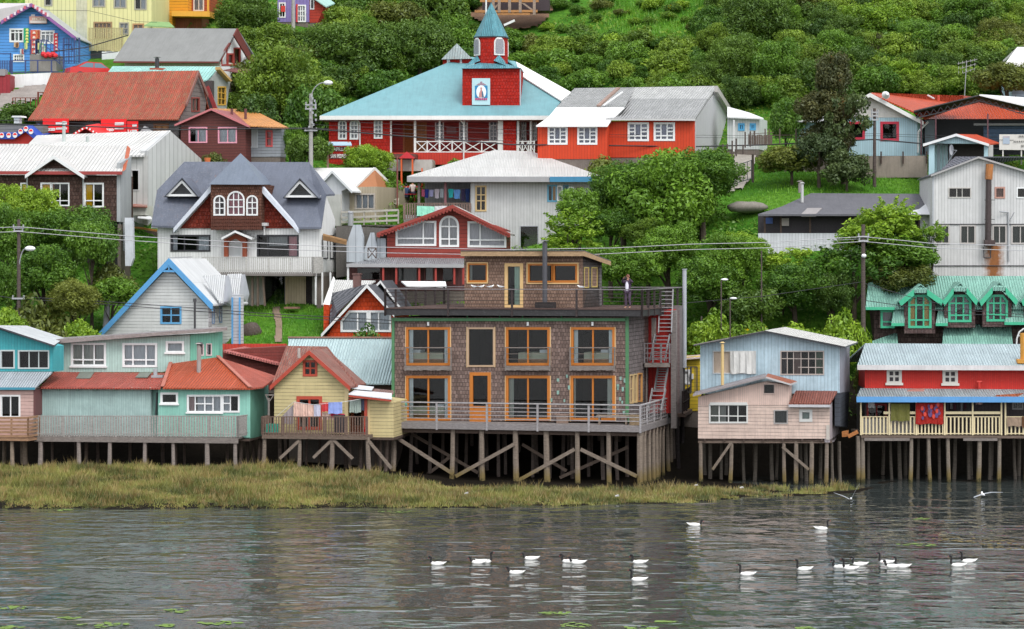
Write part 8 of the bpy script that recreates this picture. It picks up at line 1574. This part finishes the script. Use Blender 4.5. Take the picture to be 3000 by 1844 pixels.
SW=[(1283,1656,1,'curl','leftmost swan on the water, its dark neck curled low'),(1402,1651,1,'low','swan facing left in the second pair from the left'),(1418,1649,0,'up','swan facing right in the second pair from the left'),(1557,1640,1,'low','small swan seen end on, alone just above the others near the middle'),(1513,1682,1,'low','lone swan below the middle group, left of the post reflections'),(1668,1649,1,'curl','left swan of the overlapping pair in the middle of the row'),(1694,1652,1,'low','right swan of the overlapping pair in the middle of the row'),(1874,1651,1,'curl','swan with hooked neck directly above the straight necked one'),(1872,1702,1,'up','swan with straight upright neck, lowest on the water'),(2034,1541,0,'low','farther swan facing right, nearest the hotel stilts'),(2406,1552,0,'up','farther swan facing right with tall upright neck, below the pink house'),(2190,1686,1,'up','lone swan with upright neck right of the lowest swan'),(2357,1671,1,'up','swan left of the tight group of three'),(2463,1665,1,'curl','leftmost swan of the tight group of three'),(2493,1669,1,'up','front swan of the tight group of three'),(2520,1657,1,'curl','rear swan stretched low in the tight group of three'),(2598,1651,1,'up','rear swan with tall neck in the second group of three'),(2617,1663,1,'low','middle swan of the second group of three'),(2645,1663,1,'up','right swan of the second group of three'),(2808,1660,1,'up','left swan of the rightmost pair'),(2838,1648,1,'up','right swan of the rightmost pair, neck tallest')]
for a in SW: swan(*a,s=.88)
GW2=P_((.78,.78,.78),.05,.7); GG=P_((.35,.37,.4),.1,.7)
def gull(loc,rz,label,fly=None,s=1.):
    root=empty('gull',loc,rz,label=label,cat='gull',group='gulls' ); V=[];Fc=[];Mi=[]; sweep([(-.2,.1,.02,.006),(-.12,.1,.03,.025),(0,.1,.055,.05),(.09,.115,.045,.045),(.13,.15,.03,.03),(.16,.175,.032,.032),(.19,.175,.02,.02),(.2,.17,.008,.008)],[0]*9,V,Fc,Mi,8); me=bpy.data.meshes.new('body'); me.from_pydata(V,[],Fc); me.materials.append(GW2); [setattr(p,'use_smooth',True) for p in me.polygons]; o=bpy.data.objects.new('body',me); COL.objects.link(o); o.parent=root
    mb=MB(); mb.tube((.19,0,.17),(.24,0,.16),.01,.004,5); mb.build('bill',P_((.5,.3,.05)),root); mb=MB()
    if fly:
        a0,a1=fly
        for sy,an in ((-1,a0),(1,a1)):
            P0=Vector((.05,0,.12)); P1=P0+Vector((.02,sy*.3*math.cos(an[0]),.3*math.sin(an[0]))); P2=P1+Vector((-.08,sy*.38*math.cos(an[1]),.38*math.sin(an[1])))
            mb.prism([P0+Vector((.06,0,0)),P1+Vector((.06,0,0)),P2,P1+Vector((-.1,0,0)),P0+Vector((-.1,0,0))],(0,0,.012))
        mb.build('wings',GG,root)
    else:
        for sy in (-1,1): mb.prism([(.08,.05*sy,.15),(-.24,.02*sy,.11),(-.05,.065*sy,.07)],(0,.008*sy,0))
        mb.build('wings',GG,root); mb=MB()
        for sy in (-.02,.02): mb.tube((0,sy,0),(0,sy,.07),.006,.006,5)
        mb.build('legs',P_((.5,.25,.1)),root)
    root.scale=(s,s,s)
gull(tuple(W(2493,1475,141)),R(80),'gull flying low before the dark stilts with one wing raised high',((R(65),R(60)),(R(25),R(20))),1.45); gull(tuple(W(2880,1459,142)),R(95),'gull gliding over the dark water before the cream veranda',((R(10),R(0)),(R(-20),R(-50))),1.6)
zr_=zt+zR+.03
for x6,rzz,lab in ((2045-2331,R(150),'leftmost gull perched on the terrace rail'),(2110-2331,R(30),'gull perched on the terrace rail left of the white door'),(2195-2331,R(20),'second gull left of the cream penthouse door'),(2290-2331,R(170),'gull perched on the terrace rail closest to the cream door'),(700,R(175),'lone gull perched on the rail right of the dark chimney')):
    p=H.M@Vector((H.P(x6,hz(1285),-.5).x,-.5,zr_)); gull(tuple(p),rzz,lab,None,1.1)
t=NT('algae_mat'); at=t.noise(t.n('ShaderNodeNewGeometry').outputs['Position'],6.,3.,.7); t.principled(t.mix(at,(.05,.09,.015),(.2,.32,.04)),.8)
ALG=t.m; t=NT('brown_weed_mat'); at=t.noise(t.n('ShaderNodeNewGeometry').outputs['Position'],5.,3.,.7); t.principled(t.mix(at,(.06,.05,.01),(.25,.17,.04)),.8); BWD=t.m
def algae(px,py,w_,h_,mat,label,grp='floating algae patches'):
    d=CH*FL/(py-HZ); c=W(px,py,d); rx=w_/2*d/FL; ry=h_/2*d*d/FL/CH; mb=MB(); n=0; g=random.Random(int(px*7+py))
    cells=max(10,int(rx*16))
    for i in range(cells*2):
        a=g.uniform(0,6.28); r=math.sqrt(g.random()); x=r*rx*math.cos(a)*(1+.2*math.sin(5*a)); y=r*ry*math.sin(a); s=g.uniform(.03,.11); q=[]
        for k in range(5): aa=k*1.257+g.uniform(-.3,.3); q.append((c.x+x+s*math.cos(aa)*1.5,c.y+y+s*1.6*math.sin(aa),.005+.02*g.random()))
        mb.face(q)
    TL(None,mb,'algae_patch',mat,label,'algae',grp)
for px,py,w_,h_,lab in ((518,1790,62,12,'small bright algae patch left of the longest algae strip'),(645,1826,120,12,'long bright algae strip near the bottom, left half'),(300,1832,130,16,'algae patch near the bottom left corner group'),(490,1834,60,8,'thin algae strip between two larger bottom patches'),(40,1782,90,10,'algae patch at the left edge above the corner'),(30,1840,70,10,'algae patch in the bottom left corner'),(200,1812,60,6,'thin faint algae streak above the bottom left patches'),(1625,1797,105,8,'upper algae strip at the bottom centre'),(1690,1832,110,14,'left of two algae patches at the bottom centre edge'),(1880,1840,120,12,'right of two algae patches at the bottom centre edge'),(1950,1822,70,5,'thin algae streak above the bottom centre patches'),(2360,1842,80,8,'algae patch at the bottom edge right of centre'),(2690,1597,110,9,'long algae strip right, left of the brown weed'),(2695,1521,50,8,'small algae patch below the veranda stilts'),(1160,1500,90,7,'algae streak at the marsh edge before the hotel left side'),(190,1495,60,5,'algae streak at the marsh edge on the left')): algae(px,py,w_,h_,ALG,lab)
algae(2950,1595,190,34,BWD,'brown yellow weed bed at the right edge of the water','weed'); algae(2790,1580,120,16,BWD,'thin brown weed left of the weed bed','weed')
# litter on the marsh
for px,py,lab in ((1367,1464,'white scrap of litter in the marsh before the hotel'),(1808,1472,'pale scrap of litter at the marsh edge right of centre'),(2040,1440,'white scrap of litter at the marsh tip'),(2173,1447,'white scrap of litter near the pink house stilts')):
    d=CH*FL/(py-HZ); c=W(px,py,d); mb=MB(); mb.prism([(c.x-.11,c.y,.3),(c.x+.12,c.y+.05,.31),(c.x+.07,c.y,.4),(c.x-.09,c.y,.36)],(0,.05,0)); TL(None,mb,'litter',P_((.7,.7,.7)),lab,'litter')
WV=(.11,.05,.010,.10)
# ---------------------------------------------------------------- terrain sheet and water
def axis(lo,hi,fine0,fine1,sf,sc_): 
    a=list(np.arange(lo,fine0,sc_))+list(np.arange(fine0,fine1,sf))+list(np.arange(fine1,hi+sc_,sc_)); return np.array(a)
def gridmesh(name,X,Y,zf,mat):
    gx,gy=np.meshgrid(X,Y); gz=zf(gx.ravel(),gy.ravel()); v=np.stack([gx.ravel(),gy.ravel(),gz],1)
    nx,ny=len(X),len(Y); i=np.arange((nx-1)*(ny-1)); r,c=i//(nx-1),i%(nx-1); a=r*nx+c; f=np.stack([a,a+1,a+nx+1,a+nx],1)
    me=bpy.data.meshes.new(name); me.vertices.add(len(v)); me.vertices.foreach_set('co',v.ravel()); me.loops.add(f.size); me.loops.foreach_set('vertex_index',f.ravel()); me.polygons.add(len(f)); me.polygons.foreach_set('loop_start',np.arange(0,f.size,4)); me.polygons.foreach_set('use_smooth',np.ones(len(f),bool)); me.update(calc_edges=True); me.materials.append(mat)
    o=bpy.data.objects.new(name,me); COL.objects.link(o); return o
t=NT('ground_mat'); gp=t.n('ShaderNodeNewGeometry').outputs['Position']; sp=t.n('ShaderNodeSeparateXYZ'); t.l(gp,sp.inputs[0])
n1=t.noise(gp,.25,5.,.65); n2=t.noise(gp,3.,4.,.7)
gr=t.mix(t.ramp(n1,.4,.65),(.05,.16,.015),(.12,.27,.03)); gr=t.mix(t.ramp(n2,.35,.75),gr,(.03,.09,.012))
so_=t.mix(n2,(.09,.06,.04),(.16,.11,.075)); 
mud=t.mix(n2,(.006,.005,.004),(.018,.014,.01)); z=t.math('ADD',sp.outputs[2],t.math('MULTIPLY',n2,.6))  # mud colour pushed near black to deepen the shade beneath the houses
col=t.mix(t.ramp(z,5.5,6.8),mud,gr); col=t.mix(t.math('MULTIPLY',t.ramp(t.noise(gp,.12,4.),.58,.64),.0),col,so_)
t.principled(col,.95,n2,.8,.15,Specular_IOR_Level=.05)
g=gridmesh('ground',axis(-420,420,-46,50,.5,12),axis(40,160,133,210,.5,4).tolist()[0:0]+axis(100,760,133,240,.5,6).tolist(),lambda x,y:ground(x,y),t.m); tag(g,kind='structure')
t=NT('water_mat'); gp=t.n('ShaderNodeTexCoord').outputs['Object']
a=t.noise(t.vmul(gp,(.42,.34,1)),1.,1.,.5); bb=t.noise(t.vmul(gp,(1.5,.95,1)),1.,1.5,.5); cc=t.noise(t.vmul(gp,(4.5,3.,1)),1.,2.,.6); gu=t.noise(t.vmul(gp,(.06,.10,1)),1.,3.,.6)
gust=t.ramp(gu,.42,.60)
h=t.math('ADD',t.math('MULTIPLY',a,WV[0]),t.math('MULTIPLY',bb,WV[1])); h=t.math('ADD',h,t.math('MULTIPLY',t.math('MULTIPLY',cc,t.math('ADD',gust,.2)),WV[2]))
pm=t.ramp(t.noise(t.vmul(gp,(.22,.45,1)),1.,2.,.6),.50,.66); h=t.math('ADD',h,t.math('MULTIPLY',t.math('MULTIPLY',t.noise(t.vmul(gp,(.9,1.3,1)),1.,1.,.5),pm),WV[3]))
bp=t.n('ShaderNodeBump'); bp.inputs['Strength'].default_value=1.; bp.inputs['Distance'].default_value=1.; t.l(h,bp.inputs['Height'])
pr=t.n('ShaderNodeBsdfPrincipled'); pr.inputs['Base Color'].default_value=(.042,.050,.048,1); pr.inputs['Roughness'].default_value=.08; pr.inputs['IOR'].default_value=1.4; t.l(bp.outputs[0],pr.inputs['Normal']); t.l(pr.outputs[0],t.out.inputs[0])
wt=gridmesh('water',np.array([-900,-100,100,900.]),np.array([-700,0,80,170.]),lambda x,y:x*0.,t.m); tag(wt,kind='structure')
# ---------------------------------------------------------------- camera, light, world, render
cam=bpy.data.cameras.new('camera'); co=bpy.data.objects.new('camera',cam); COL.objects.link(co); sc.camera=co
co.location=(0,0,CH); co.rotation_euler=(R(90),0,0); cam.sensor_width=36; cam.lens=FL/3000*36; cam.shift_y=(HZ-922)/3000; cam.clip_start=1; cam.clip_end=3000
EL,AZ=R(52),R(152)   # sun behind the viewer and to the right, high, through cloud
w=bpy.data.worlds.new('World'); sc.world=w; w.use_nodes=True; nt=w.node_tree; bg=nt.nodes['Background']
sky=nt.nodes.new('ShaderNodeTexSky'); sky.sky_type='NISHITA'; sky.sun_disc=False; sky.sun_elevation=EL; sky.sun_rotation=AZ; sky.dust_density=3.; sky.air_density=1.
hs=nt.nodes.new('ShaderNodeHueSaturation'); hs.inputs['Saturation'].default_value=.35; nt.links.new(sky.outputs[0],hs.inputs['Color']); cl=nt.nodes.new('ShaderNodeMix'); cl.data_type='RGBA'; cl.inputs[0].default_value=.5; cl.inputs[7].default_value=(7.5,7.7,8.,1); nt.links.new(hs.outputs[0],cl.inputs[6]); nt.links.new(cl.outputs[2],bg.inputs[0]); bg.inputs[1].default_value=.15
sl=bpy.data.lights.new('sun','SUN'); sl.energy=1.0; sl.angle=R(20); sl.color=(1,.97,.92); so=bpy.data.objects.new('sun',sl); COL.objects.link(so)
dirv=Vector((math.sin(AZ)*math.cos(EL),math.cos(AZ)*math.cos(EL),math.sin(EL))); so.rotation_euler=dirv.to_track_quat('Z','Y').to_euler(); so.location=(0,0,80)
sc.render.engine='CYCLES'; sc.view_settings.view_transform='Standard'; sc.view_settings.look='None'; sc.view_settings.gamma=1; sc.view_settings.exposure=0.74
sc.cycles.max_bounces=6; sc.cycles.transparent_max_bounces=8; sc.cycles.diffuse_bounces=3; sc.cycles.glossy_bounces=3
sc.cycles.use_adaptive_sampling=True
